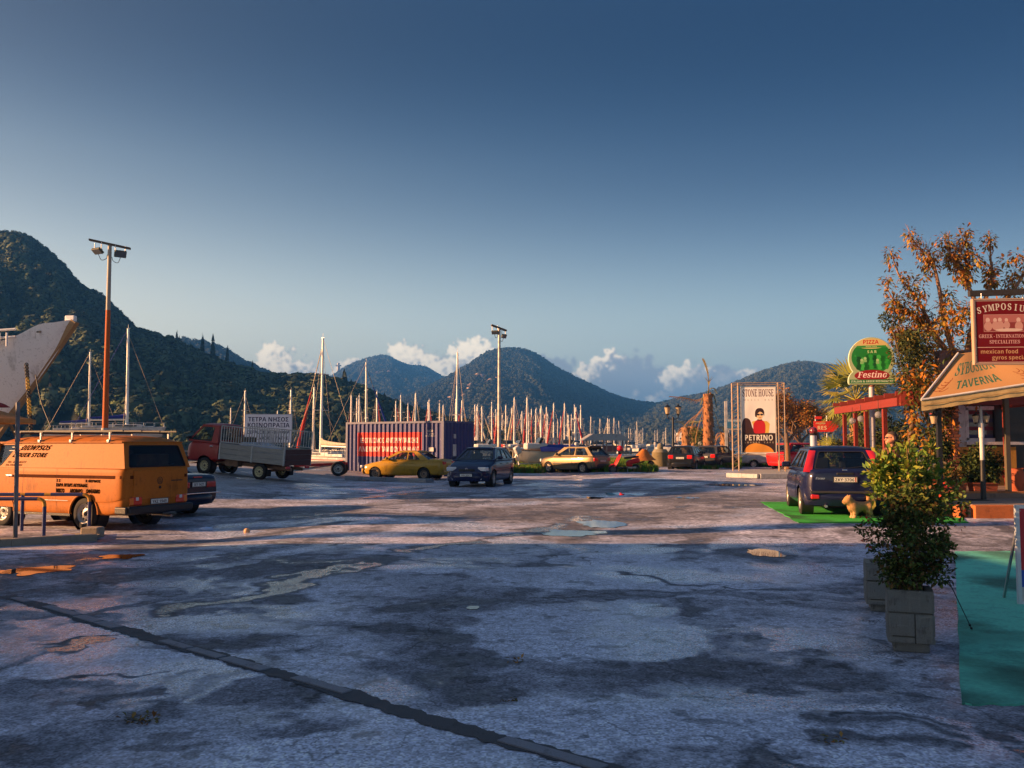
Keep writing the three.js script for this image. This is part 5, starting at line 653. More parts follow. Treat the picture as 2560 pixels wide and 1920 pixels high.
// ---- motor boats, inflatables and pontoons
function motorboat(label, pos, turn, L, hullMat, opts = {}) {
  const t = thing('motorboat', label, 'motorboat', pos, turn, opts.group), B = L * 0.36, fr = L * 0.13;
  obj('hull', hullGeo(L, B, fr, opts.draft ?? 0.3), hullMat, t); obj('deck', deckGeo(L, B, fr, 0.03), BOAT.deck, t);
  obj('cabin', rbox(L * 0.32, L * 0.10, B * 0.62, L * 0.03, L * 0.08, fr + L * 0.05, 0), BOAT.hull, t); obj('windscreen', rbox(L * 0.04, L * 0.09, B * 0.6, 0.03, L * 0.02, fr + L * 0.13, 0, 0, 0, 0.5), BOAT.dark, t);
  each('rub_rail', [-1, 1].map((s) => tube([0, 0.2, 0.45, 0.7, 0.9, 0.985].map((u) => V((u - 0.5) * L, fr * (0.86 + 0.24 * u * u), s * B / 2 * Math.pow(Math.sin(clamp(0.12 + 0.88 * (1 - u)) * Math.PI / 2), 0.75) * (u < 0.12 ? lerp(0.78, 1, u / 0.12) : 1))), 0.04, 5)), opts.rail || BOAT.boot, t);
  const ob = obj('outboard_motor', [rbox(0.3, 0.5, 0.3, 0.1, -L / 2 - 0.2, fr + 0.25, 0), rbox(0.14, 0.8, 0.12, 0.04, -L / 2 - 0.22, fr - 0.4, 0)], opts.motor || MAT.white, t);
  if (opts.tarp) obj('tarpaulin', grid(14, 10, (u, v) => { const x = lerp(-L * 0.42, L * 0.22, u), a = (v - 0.5) * 2; return V(x, fr * 1.0 + L * 0.12 * (1 - a * a) * (0.75 + 0.4 * fbm(u * 5, v * 5)) + 0.02, a * B * 0.5); }), opts.tarp, t);
  return t;
}
{
  const shore = (px, y, d) => { const p = at(px, HORIZON, d); p.y = y; return p; };
  // beside the verge, on the hard
  const a = onGround(1352, 1170), m1 = motorboat('cream motorboat with a blue tarpaulin on a trailer beside the beige hatchback', V(a.x, 0.62, a.z), headingTurn(-0.93, 0.2), 4.6, M(0.58, 0.52, 0.42, 0.4, { tex: texGrime, tile: 0.4 }), { tarp: null, rail: BOAT.teak, draft: 0.35 });
  obj('tarpaulin', grid(14, 10, (u, v) => { const x = lerp(-2.3, 0.2, u), aa = (v - 0.5) * 2; return V(x, 0.60 + 0.30 * (1 - aa * aa) * (0.7 + 0.6 * fbm(u * 5, v * 5)) + 0.03 - 0.15 * Math.abs(aa) ** 6, aa * 0.86); }), BOAT.blue, m1);
  const tr = thing('boat_trailer', 'low boat trailer carrying the cream motorboat with the blue tarpaulin', 'trailer', V(a.x, 0, a.z), headingTurn(-0.93, 0.2)); obj('frame', [beam(V(-2, 0.3, 0.5), V(1.6, 0.3, 0.5), 0.06, 0.08), beam(V(-2, 0.3, -0.5), V(1.6, 0.3, -0.5), 0.06, 0.08), beam(V(1.6, 0.3, 0.5), V(2.8, 0.3, 0), 0.06, 0.08), beam(V(1.6, 0.3, -0.5), V(2.8, 0.3, 0), 0.06, 0.08), box(0.08, 0.06, 1.4, -0.6, 0.28, 0), box(0.1, 0.1, 0.9, -1.2, 0.34, 0), box(0.1, 0.1, 0.7, 0.9, 0.34, 0)], MAT.steel, tr); for (const s of [-1, 1]) wheel(tr, -0.6, 0.28, s * 0.78, s, 0.28, 0.16, 'steel', MAT.rimDark); obj('jockey_wheel', [bar(V(2.7, 0.35, 0), V(2.7, 0.1, 0), 0.03), cyl(0.09, 0.09, 0.05, 2.7, 0.09, 0, 12, Math.PI / 2)], MAT.black, tr);
  // outboard motor standing by it
  const ob = onGround(1292, 1172), om = thing('outboard_motor', 'white outboard motor tilted on a stand left of the cream motorboat', 'motor', V(ob.x, 0, ob.z), 0.6); obj('stand', [bar(V(-0.3, 0, -0.3), V(0, 1.0, 0), 0.03), bar(V(0.3, 0, -0.2), V(0, 1.0, 0), 0.03), bar(V(0, 0, 0.35), V(0, 1.0, 0), 0.03)], MAT.steel, om); obj('cowl', rbox(0.42, 0.55, 0.36, 0.12, 0.05, 1.2, 0, 0, 0, 0.5), MAT.white, om); obj('leg', rbox(0.16, 0.95, 0.14, 0.04, -0.3, 0.72, 0, 0, 0, 0.5), MAT.black, om); obj('propeller', [0, 1, 2].map((i) => box(0.02, 0.16, 0.07, -0.62, 0.36, 0).rotateX(0)), MAT.steel, om);
  // inflatables in a row
  const rib = (label, px, d, L, turn, canopy) => { const t = thing('inflatable_boat', label, 'inflatable boat', shore(px, -0.55, d), turn); obj('tube', tube([V(-L / 2, 0.62, -0.95), V(L * 0.15, 0.64, -1.0), V(L * 0.40, 0.78, -0.55), V(L * 0.5, 0.85, 0), V(L * 0.40, 0.78, 0.55), V(L * 0.15, 0.64, 1.0), V(-L / 2, 0.62, 0.95)], 0.33, 10, 40), BOAT.greyTube, t); obj('hull', hullGeo(L * 0.9, 1.6, 0.5, 0.3), MAT.black, t); obj('console', rbox(0.6, 0.8, 0.7, 0.1, -0.2, 0.9, 0), MAT.white, t); obj('outboard_motor', rbox(0.35, 0.75, 0.4, 0.12, -L / 2 - 0.1, 1.0, 0), MAT.black, t); if (canopy) { obj('canopy', grid(12, 8, (u, v) => V(lerp(-L * 0.42, L * 0.36, u), 2.0 + 0.25 * Math.sin(u * 3.14) - 0.35 * Math.pow(Math.abs(v - 0.5) * 2, 2), lerp(-1.05, 1.05, v))), BOAT.brown, t); for (const [x, z] of [[-L * 0.4, -0.9], [-L * 0.4, 0.9], [L * 0.3, -0.9], [L * 0.3, 0.9]]) obj('canopy_pole', bar(V(x, 0.8, z), V(x, 1.85, z), 0.03), MAT.steel, t); } return t; };
  rib('grey inflatable boat with a dark brown sun canopy on poles', 1352, 116, 7.5, 0.1, true); rib('long grey inflatable boat left of the brown-canopied one', 1270, 120, 8, -0.2, false); rib('grey inflatable boat behind the roof of the beige hatchback', 1430, 118, 7.5, 0.25, false);
  // pontoons and far motor boats
  const M1 = M(0.28, 0.20, 0.14, 0.85, { tex: texWood, tile: 0.5 });
  for (const [px0, px1, d, y] of [[1180, 1500, 205, -0.7], [1440, 1640, 245, -0.7], [1560, 1700, 330, -0.7], [800, 1200, 150, -0.7]]) { const p = at(px0, HORIZON, d), q = at(px1, HORIZON, d * 1.04); p.y = q.y = y; struct('pontoon', beam(p, q, 2.4, 0.5), M1); }
  const R = rng(9), proto = motorboat('small white motorboat moored at the far pontoons', V(0, -1, -300), 0, 7, BOAT.hull, { group: 'white motorboats at the far pontoons' }); let first = true;
  for (let i = 0; i < 44; i++) { const px = i < 28 ? 1450 + R() * 260 : 1190 + R() * 280, d = i < 28 ? 240 + R() * 130 : 160 + R() * 80, t = first ? proto : copyOf(proto, proto.userData.label); first = false; t.position.copy(shore(px, -1.0, d)); t.rotation.y = R() * 6.28; t.scale.setScalar(0.9 + R() * 0.8); }
  // a floating hut with a grey roof and a tall-sided old boat by it
  const hp = shore(1512, -0.5, 210), hut = thing('wooden_hut', 'brown open hut with a low grey roof on the pontoon', 'hut', hp, 0.1); obj('platform', box(10, 0.5, 5, 0, 0.1, 0), M1, hut); obj('roof', [poly([[-5.6, 0], [5.6, 0], [3.2, 1.5], [-3.2, 1.5]], 5.4).translate(0, 2.9, -2.7)], M(0.30, 0.30, 0.31, 0.9, { tex: texGrime, tile: 0.3 }), hut); for (const x of [-4.6, -2.3, 0, 2.3, 4.6]) for (const z of [-2.1, 2.1]) obj('post', box(0.25, 2.7, 0.25, x, 1.6, z), M1, hut); obj('back_wall', box(9, 1.5, 0.1, 0, 1.0, -2.2), M(0.20, 0.08, 0.05, 0.9, { tex: texWood }), hut);
  // small blue and white cruiser behind the black hatchback
  const cr = shore(1722, 0.2, 128), c1 = motorboat('white cabin cruiser on the quay behind the black hatchback', cr, headingTurn(0.95, 0.3), 9, BOAT.hull, {}); obj('flybridge', [rbox(3.2, 0.7, 2.2, 0.2, 0, 2.1, 0), rbox(2.6, 0.6, 2.0, 0.2, -0.3, 2.7, 0)], BOAT.hull, c1); obj('cabin_window', [rbox(2.4, 0.3, 2.24, 0.08, 0.1, 2.15, 0)], BOAT.dark, c1);
}
// ---- the big white hull on the hard at the left edge
{
  const d = 54, tip = at(184, 800, d), foot = at(20, 1026, d), t = thing('wooden_ship', 'big white ship bow with a tan raked stem rising at the left edge', 'ship', V(tip.x, 0, -d), -0.16); const white = M(0.80, 0.80, 0.80, 0.32, { tex: texGrime, tile: 0.2 }), tan = M(0.36, 0.22, 0.10, 0.7, { tex: texWood, tile: 0.6 });
  const rel = (px, py) => { const p = at(px, py, d); return V(p.x - tip.x, p.y, 0); };
  const stem = [rel(-75, 1142), rel(-20, 1068), rel(40, 990), rel(100, 911), rel(150, 846), rel(184, 800)], sc = new THREE.CatmullRomCurve3(stem), top = [[-9, rel(-260, 852).y], [-4.6, rel(0, 862).y], [-3.0, rel(60, 845).y], [-1.6, rel(118, 813).y], [-0.6, rel(160, 808).y], [0, rel(172, 806).y]];
  const side = (s) => grid(22, 18, (u, v) => { const p = sc.getPoint(v), back = Math.pow(u, 1.2) * 10, yt = smooth(top, clamp(p.x - back * 1.0, -9, 0)), y = p.y, x = p.x - back; const bulge = Math.pow(clamp(back / 10), 0.6) * (1.0 + 1.35 * sstep(0, 1, v)) * 0.95; const yy = lerp(stem[0].y, lerp(sc.getPoint(1).y, smooth(top, x), clamp(back / 0.8)), v); return V(x, yy - 0.3 * clamp(back / 3) * (1 - v), s * (0.06 + bulge)); });
  obj('hull_side', side(1), white, t); obj('hull_side', side(-1), white, t); 
  obj('stem_post', Array.from({ length: 16 }, (_, i) => beam(sc.getPoint(i / 16).add(V(0.11, -0.08, 0)), sc.getPoint(Math.min(1, (i + 1.04) / 16)).add(V(0.11, -0.08, 0)), 0.34, 0.40, V(0, 0, 1))), tan, t);
  obj('bow_head', rbox(0.62, 0.62, 0.3, 0.06, -0.18, rel(0, 802).y, 0), white, t); obj('hawse_hole', rbox(0.5, 0.1, 0.06, 0.03, rel(108, 830).x, rel(0, 832).y, 0.78), MAT.black, t);
  for (const y of [843, 862]) obj('deck_rail', bar(rel(-60, y + 4).add(V(0, 0.3, 1.6)), rel(62, y - 6).add(V(0, 0.25, 1.2)), 0.07), white, t); for (const px of [4, 28, 48]) obj('rail_post', bar(rel(px, 870).add(V(0, 0, 1.5)), rel(px, 845).add(V(0, 0.2, 1.5)), 0.06), white, t);
  for (const [px, y0] of [[-40, 1040], [-120, 1045]]) { const p = at(px, y0, d); obj('prop_shore', [bar(V(p.x - tip.x, 3.6, 0.9), V(p.x - tip.x + 0.3, 0.4, 3.0), 0.1), bar(V(p.x - tip.x, 3.6, -0.9), V(p.x - tip.x + 0.3, 0.4, -3.0), 0.1)], tan, t); } obj('keel_block', box(9, 0.9, 0.5, rel(-190, 0).x, 0.75, 0), M(0.10, 0.05, 0.05, 0.8), t);
  // mooring chain and rope
  const c0 = at(66, 912, d - 1.6), c1 = at(78, 1082, d - 6), ch = thing('anchor_chain', 'black and yellow chain hanging from the white bow', 'chain', c0); const gold = M(0.42, 0.26, 0.03, 0.6), links = []; for (let i = 0; i < 40; i++) { const p = c0.clone().lerp(c1, i / 39).sub(c0); obj('link', place(new THREE.TorusGeometry(0.10, 0.035, 5, 9), p.x, p.y, p.z, 0, i % 2 ? 1.57 : 0, 0), (i > 8 && i < 16) || (i > 20 && i < 30) ? gold : MAT.black, ch); }
  const r0 = at(89, 937, d - 0.6), r1 = at(128, 1068, d - 3), rp = thing('mooring_rope', 'black rope slanting down from the stem of the white bow', 'rope', r0); obj('strand', tube([V(0, 0, 0), r1.clone().sub(r0).multiplyScalar(0.5).add(V(-0.1, -0.1, 0)), r1.clone().sub(r0)], 0.035, 6), MAT.black, rp);
}

// ================================================================== THE CAR PARK AND STREET
// ---- leaves and branches
function leafCloud(spots, n, size, seed, pal, o = {}) { // spots: [centre, radius]; a leaf is two folded triangles
  const R = rng(seed), p = [], nr = [], col = [], { aspect = 0.5, fold = 0.25, droop = 0.3, up = 0.35, shell = 0.45 } = o;
  for (let i = 0; i < n; i++) {
    const [c, r] = spots[Math.floor(R() * spots.length)], th = R() * 6.283, cz = R() * 2 - 1, sr = Math.sqrt(1 - cz * cz), rr = r * Math.pow(R(), shell), dir = V(Math.cos(th) * sr, cz, Math.sin(th) * sr);
    const b = c.clone().addScaledVector(dir, rr), ax = dir.clone().add(V(R() - 0.5, (R() - 0.5) - droop, R() - 0.5)).normalize(), nn = V(R() - 0.5, up + R() * 0.6, R() - 0.5).addScaledVector(dir, 0.4).normalize(), sd = ax.clone().cross(nn).normalize(), n2 = sd.clone().cross(ax), L = size * (0.6 + 0.7 * R()), W = L * aspect;
    const tip = b.clone().addScaledVector(ax, L), m = b.clone().addScaledVector(ax, L * 0.48), l = m.clone().addScaledVector(sd, W / 2).addScaledVector(n2, W * fold), q = m.clone().addScaledVector(sd, -W / 2).addScaledVector(n2, W * fold);
    for (const v of [b, tip, l, b, q, tip]) p.push(v.x, v.y, v.z); const k = pal[Math.floor(R() * pal.length)], w = 0.7 + 0.6 * R(); for (let j = 0; j < 6; j++) { nr.push(n2.x, n2.y, n2.z); col.push(k[0] * w, k[1] * w, k[2] * w); }
  }
  faceOut(p, nr); const g = new THREE.BufferGeometry(); g.setAttribute('position', new THREE.Float32BufferAttribute(p, 3)); g.setAttribute('normal', new THREE.Float32BufferAttribute(nr, 3)); g.setAttribute('uv', new THREE.Float32BufferAttribute(new Float32Array(p.length / 3 * 2), 2)); g.setAttribute('color', new THREE.Float32BufferAttribute(col, 3)); return g;
}
const LEAF = new THREE.MeshPhysicalMaterial({ vertexColors: true, roughness: 0.6, side: THREE.DoubleSide, specularIntensity: 0.4, transmission: 0.25, thickness: 0 });
const LEAF2 = new THREE.MeshPhysicalMaterial({ vertexColors: true, roughness: 0.65, side: THREE.DoubleSide, specularIntensity: 0.35 });
function limbs(seed, p0, d0, len, rad, depth, o = {}) { // a branching system; tips collects the ends
  const R = rng(seed), geos = [], tips = [];
  const grow = (p, d, l, r, k) => { const mid = p.clone().addScaledVector(d, l * 0.5).add(V((R() - 0.5) * l * 0.16, (R() - 0.3) * l * 0.1, (R() - 0.5) * l * 0.16)), q = p.clone().addScaledVector(d, l).add(V((R() - 0.5) * l * 0.12, 0, (R() - 0.5) * l * 0.12)); geos.push(bar(p, mid, r, r * 0.85, k > 2 ? 8 : 5), bar(mid, q, r * 0.85, r * 0.62, k > 2 ? 8 : 5)); if (k <= 1) tips.push([q, d]); if (k <= 0) return; const n = (o.kids || 2) + (R() < 0.45 ? 1 : 0); for (let i = 0; i < n; i++) { const a = R() * 6.283, sp = (o.spread || 0.6) * (0.6 + 0.7 * R()), perp = d.clone().cross(V(R() - 0.5, R() - 0.5, R() - 0.5)).normalize().applyAxisAngle(d, a), nd = d.clone().multiplyScalar(Math.cos(sp)).addScaledVector(perp, Math.sin(sp)).add(V(0, o.lift ?? 0.12, 0)).normalize(); grow(q, nd, l * (o.ratio || 0.74) * (0.8 + 0.4 * R()), r * 0.6, k - 1); } };
  grow(p0, d0.clone().normalize(), len, rad, depth); return { geos, tips };
}
const BARK = M(0.16, 0.10, 0.065, 0.9, { tex: texGrime, tile: 2, bump: texGrain, bs: 0.006 });

// ---- shipping container
{
  const nc = V(at(1109, HORIZON, 45.6).x, 0, -45.6), u = V(-5.33, 0, -3.4).normalize(), n = V(-3.4, 0, 5.33).normalize(), S = 1.07, L = 6.06 * S, W = 2.44 * S, H = 2.59 * S; nc.y = lie(nc.x, nc.z) - 0.02;
  const t = thing('shipping_container', 'dark blue corrugated shipping container with a red lettered panel on its side', 'container', nc); const blue = M(0.012, 0.020, 0.14, 0.42, { tex: texGrime, tile: 0.5 }), frame = M(0.05, 0.065, 0.16, 0.5, { tex: texGrime, tile: 0.5 });
  const w = V(-n.x, 0, -n.z); // along u: to the left far end; along w: back from the long face
  const at3 = (a, y, b) => V(0, 0, 0).addScaledVector(u, a).addScaledVector(w, b).setY(y);
  const rib = (s, per = 0.286) => { const f = ((s / per) % 1 + 1) % 1; return 0.062 * (sstep(0.06, 0.36, f) - sstep(0.58, 0.88, f)); };
  const wall = (p0, dir, out, len, a0, a1, y0, y1, off = 0) => { const k = Math.ceil((a1 - a0) / 0.022); return grid(k, 1, (s, v) => { const a = lerp(a0, a1, s); return p0.clone().addScaledVector(dir, a).addScaledVector(out, rib(a) + off - 0.066).setY(lerp(y0, y1, v)); }); };
  obj('side_wall', wall(V(0, 0, 0), u, n, L, 0.1, L - 0.1, 0.16, H - 0.1), blue, t); const e = V(-u.x, 0, -u.z);
  obj('end_wall', wall(V(0, 0, 0), w, e, W, 0.1, W - 0.1, 0.16, H - 0.1), blue, t); obj('side_wall', wall(at3(0, 0, W), u, w, L, 0.1, L - 0.1, 0.16, H - 0.1), blue, t); obj('end_wall', wall(at3(L, 0, 0), w, u, W, 0.1, W - 0.1, 0.16, H - 0.1), blue, t);
  obj('roof', beam(at3(0.05, H - 0.06, W / 2), at3(L - 0.05, H - 0.06, W / 2), W - 0.1, 0.04), blue, t);
  for (const [a, b] of [[0, 0], [L, 0], [0, W], [L, W]]) obj('corner_post', beam(at3(a ? a - 0.06 : 0.06, 0, b ? b - 0.06 : 0.06), at3(a ? a - 0.06 : 0.06, H, b ? b - 0.06 : 0.06), 0.13, 0.13, n), frame, t);
  for (const b of [0.05, W - 0.05]) for (const y of [0.08, H - 0.05]) obj('frame_rail', beam(at3(0.1, y, b), at3(L - 0.1, y, b), 0.1, y < 1 ? 0.16 : 0.1), frame, t); for (const a of [0.05, L - 0.05]) for (const y of [0.08, H - 0.05]) obj('frame_rail', beam(at3(a, y, 0.1), at3(a, y, W - 0.1), 0.1, y < 1 ? 0.16 : 0.1), frame, t);
  // the red panel painted over the ribs; u of the picture runs from the far left end towards the near corner
  const a0 = 1.42, a1 = L - 0.78, g = wall(V(0, 0, 0), u, n, L, a0, a1, 0.98, 2.22, 0.004), uv = g.attributes.uv; for (let i = 0; i < uv.count; i++) uv.setX(i, 1 - uv.getX(i));
  obj('lettered_panel', g, new THREE.MeshPhysicalMaterial({ roughness: 0.45, specularIntensity: 0.8, map: canvasTex(1024, 300, (c) => { c.fillStyle = '#c40d06'; c.fillRect(0, 0, 1024, 300); c.fillStyle = '#e9dcd0'; c.font = 'bold 88px sans-serif'; c.textAlign = 'center'; c.fillText('ΕΞΟΠΛΙΣΜΟΣ ΑΝΤΙΡΡΥΠΑΝΣΗΣ', 512, 130, 930); c.fillText('ΛΙΜΕΝΙΚΟΥ ΤΑΜΕΙΟΥ ΛΕΥΚΑΔΑΣ', 512, 240, 960); }) }), t, true);
  const pp = (a, y, ww, hh, m) => { const q = wall(V(0, 0, 0), u, n, L, a, a + ww, y, y + hh, 0.004); const k = q.attributes.uv; for (let i = 0; i < k.count; i++) k.setX(i, 1 - k.getX(i)); return obj('stencilled_code', q, m, t, true); };
  pp(0.50, 1.95, 0.75, 0.42, new THREE.MeshPhysicalMaterial({ transparent: true, roughness: 0.5, map: canvasTex(200, 120, (c) => { c.fillStyle = '#d8d2c4'; c.font = 'bold 40px sans-serif'; c.fillText('SCZU', 60, 40); c.fillText('7 2 2 0', 50, 84); c.fillRect(20, 96, 160, 8); }) }));
  for (const [b, y, ww, hh] of [[0.9, 1.9, 0.22, 0.22], [0.85, 1.0, 0.3, 0.6]]) { const q = wall(V(0, 0, 0), w, e, W, b, b + ww, y, y + hh, 0.012); obj('paper_notice', q, MAT.white, t); }
  obj('ventilator', beam(at3(0.6, 1.35, -0.02), at3(0.9, 1.35, -0.02), 0.03, 0.2), MAT.white, t); obj('hazard_label', beam(at3(0.95, 1.1, -0.015), at3(1.08, 1.1, -0.015), 0.03, 0.14), M(0.6, 0.25, 0.02, 0.5), t);
}
// ---- signboard of the ship line
{
  const c = at(671, 1071, 48), t = thing('signboard', 'white signboard with dark blue Greek lettering behind the red truck', 'sign', V(c.x, lie(c.x, c.z), c.z), 0.22); const y = c.y - t.position.y;
  obj('board', box(2.42, 1.5, 0.05, 0, y, 0), MAT.white, t); obj('lettering', place(new THREE.PlaneGeometry(2.38, 1.46), 0, y, 0.029), new THREE.MeshPhysicalMaterial({ roughness: 0.5, map: canvasTex(760, 466, (g, w, h) => { g.fillStyle = '#dfe3ea'; g.fillRect(0, 0, w, h); g.strokeStyle = '#b9c2d4'; g.lineWidth = 6; g.strokeRect(6, 6, w - 12, h - 12); g.fillStyle = '#121a4a'; g.textAlign = 'center'; g.font = 'bold 100px sans-serif'; g.fillText('ΤΕΤΡΑ ΝΗΣΟΣ', w / 2, 118, 690); g.fillText('ΚΟΙΝΟΠΡΑΞΙΑ', w / 2, 214, 690); g.font = 'bold 74px sans-serif'; g.fillText('CEFALONIA - ITHAKA', w / 2, 322, 690); g.fillText('FISCARDO - VATHI', w / 2, 420, 640); }) }), t, true);
  for (const x of [-1.0, 1.0]) obj('post', box(0.08, y + 0.6, 0.08, x, (y + 0.6) / 2 - 0.05, -0.07), MAT.steel, t);
}
// ---- flood-light masts
function floodMast(label, pos, H, r, o) {
  const t = thing('floodlight_mast', label, 'floodlight', pos, o.turn || 0), pole = o.pole; const a = o.split || 0;
  obj('base_sleeve', cyl(r * 1.15, r * 1.2, o.sleeve || 1.2, 0, (o.sleeve || 1.2) / 2, 0, 16), o.sleeveMat || MAT.concrete, t);
  if (a) obj('sun_toned_pole', cyl(lerp(r, r * 0.62, a), r, H * a, 0, H * a / 2, 0, 16), o.lower, t); obj('pole', cyl(r * 0.6, a ? lerp(r, r * 0.62, a) * 0.97 : r, H * (1 - a), 0, H * a + H * (1 - a) / 2, 0, 16), pole, t);
  obj('cross_arm', box(o.arm, 0.09, 0.22, o.armX || 0, H + 0.05, 0, 0, 0, o.tilt || 0), M(0.11, 0.08, 0.06, 0.8, { tex: texWood, tile: 2 }), t);
  for (const [x, y, yaw, pit] of o.lamps) { const l = new THREE.Group(); l.name = 'floodlight'; t.add(l); l.position.set(x, H + y, 0); l.rotation.order = 'YXZ'; l.rotation.set(pit, yaw, 0); const w = o.lw; obj('housing', [rbox(w, w * 0.62, w * 0.24, 0.03, 0, 0, 0), box(w * 0.6, w * 0.3, w * 0.2, 0, 0, -w * 0.18)], M(0.07, 0.075, 0.05, 0.6, { tex: texGrime }), l); obj('front_glass', box(w * 0.9, w * 0.52, 0.012, 0, 0, w * 0.125), M(0.10, 0.11, 0.12, 0.08), l); obj('bracket', [bar(V(-w * 0.42, 0, -0.02), V(-w * 0.42, 0.42, -0.02), 0.02), bar(V(w * 0.42, 0, -0.02), V(w * 0.42, 0.42, -0.02), 0.02)].map((g) => g.rotateX(-pit)), MAT.steel, l);
    obj('cable', tube([V(x, H + y - w * 0.2, -0.1), V(x * 0.7, H + y - w * 0.75, -0.12), V(x * 0.3, H + y - w * 0.6, -0.1), V(r * 0.7 * Math.sign(x), H + y - w * 0.3, 0)], 0.016, 5), MAT.black, t); }
  return t;
}
{
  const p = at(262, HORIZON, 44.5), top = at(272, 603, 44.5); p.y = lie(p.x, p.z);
  const t = floodMast('tall flood-light mast with sunset light coloured into its lower pole behind the orange van', p, top.y - p.y - 0.2, 0.15, { split: 0.70, lower: M(0.50, 0.115, 0.02, 0.8, { tex: texGrime, tile: 1.5, bump: texGrain, bs: 0.004 }), pole: M(0.38, 0.33, 0.27, 0.6, { tex: texGrime, tile: 1 }), sleeve: 1.75, sleeveMat: M(0.42, 0.42, 0.40, 0.7, { tex: texGrime }), arm: 1.95, tilt: -0.20, lw: 0.56, turn: 0.15, lamps: [[-0.56, -0.30, -0.6, 0.9], [0.5, -0.42, 0.5, 0.35]] }); t.rotation.z = 0.003;  // orange of the lower pole is the sunlit tone put into its colour
  const q = at(1248, HORIZON, 53), top2 = at(1248, 822, 53);
  floodMast('slim pale flood-light mast with two lamps behind the dark blue hatchback', V(q.x, 0, q.z), top2.y, 0.12, { pole: M(0.50, 0.47, 0.43, 0.5, { metalness: 0.3, tex: texMottle }), sleeve: 0.6, arm: 0.95, tilt: -0.32, armX: -0.02, lw: 0.40, turn: 0.3, lamps: [[-0.26, -0.22, -0.5, 0.7], [0.28, -0.42, 0.6, 0.4]] });
}
// ---- thin grey pole, striped tube rails and kerb at the left
{
  const b = ground(38, 1356), tp = at(45, 1006, -b.z), t = thing('signpost', 'thin grey steel pole in front of the orange van', 'pole', b); obj('pole', bar(V(0, 0, 0), tp.sub(b), 0.036, 0.036, 10), M(0.20, 0.20, 0.22, 0.5, { metalness: 0.4, tex: texMottle }), t); obj('foot_plate', cyl(0.09, 0.09, 0.03, 0, 0.015, 0, 12), MAT.steel, t);
  const blue = M(0.02, 0.035, 0.14, 0.4, { tex: texGrime }), yel = M(0.52, 0.25, 0.02, 0.45, { tex: texGrime });
  const rail = (label, x1, y1, yt, x0, cuts, posts) => { const e = ground(x1, y1), d = -e.z, tt = thing('tube_railing', label, 'railing', e), P = (px, py) => at(px, py, d).sub(e), h = P(x1, yt).y, r = 0.034; const bend = P(x1 - 14, yt).x;
    obj('end_post', cyl(r, r, h - 0.14, 0, (h - 0.14) / 2, 0, 12), blue, tt); obj('bend', tube([V(0, h - 0.15, 0), V(-0.015, h - 0.06, 0), V(bend * 0.6, h - 0.012, 0), V(bend, h, 0)], r, 10, 12), yel, tt);
    let a = bend; for (const [c0, m] of cuts) { const x = P(c0, yt).x; obj(m === 'b' ? 'blue_section' : 'yellow_section', bar(V(a, h, 0), V(x, h, 0), r, r, 12), m === 'b' ? blue : yel, tt); a = x; } for (const px of posts) obj('post', cyl(r, r, h, P(px, yt).x, h / 2, 0, 12), blue, tt); return tt; };
  rail('blue and yellow striped tube railing ending before the van’s rear wheel', 222, 1327, 1236, 0, [[128, 'b'], [112, 'y'], [64, 'b'], [52, 'y'], [-120, 'b']], [57, -60]);
  rail('lower blue tube railing with a yellow bend nearest the kerb', 109, 1340, 1247, 0, [[-140, 'b']], [-40]);
  const k0 = ground(-420, 1392), k1 = ground(236, 1352), cs = []; const R = rng(3); for (let i = 0; i < 8; i++) { const a = k0.clone().lerp(k1, i / 8), c = k0.clone().lerp(k1, (i + 0.985) / 8); a.y = lie(a.x, a.z) + 0.055; c.y = lie(c.x, c.z) + 0.055; cs.push(beam(a, c, 0.20, 0.13 + R() * 0.01)); }
  const K = thing('kerb', 'worn concrete kerb under the blue railings at the left', 'kerb', V(0, 0, 0)); const km = M(0.34, 0.28, 0.21, 0.9, { tex: texGrime, tile: 1.5, bump: texGrain, bs: 0.006 }); cs.forEach((g) => obj('kerbstone', g, km, K)); { const e = ground(228, 1344); obj('end_block', rbox(0.32, 0.2, 0.3, 0.03, e.x, e.y + 0.09, e.z - 0.05), km, K); }
  struct('pavement', grid(12, 4, (u, v) => { const a = k0.clone().lerp(k1, u), x = a.x - v * 0.35, z = a.z - 0.1 - v * 1.15; return V(x, lie(x, z) + 0.085 - v * 0.03, z); }), M(0.30, 0.25, 0.19, 0.92, { tex: texGrime, tile: 0.8, bump: texGrain, bs: 0.006 }));
}
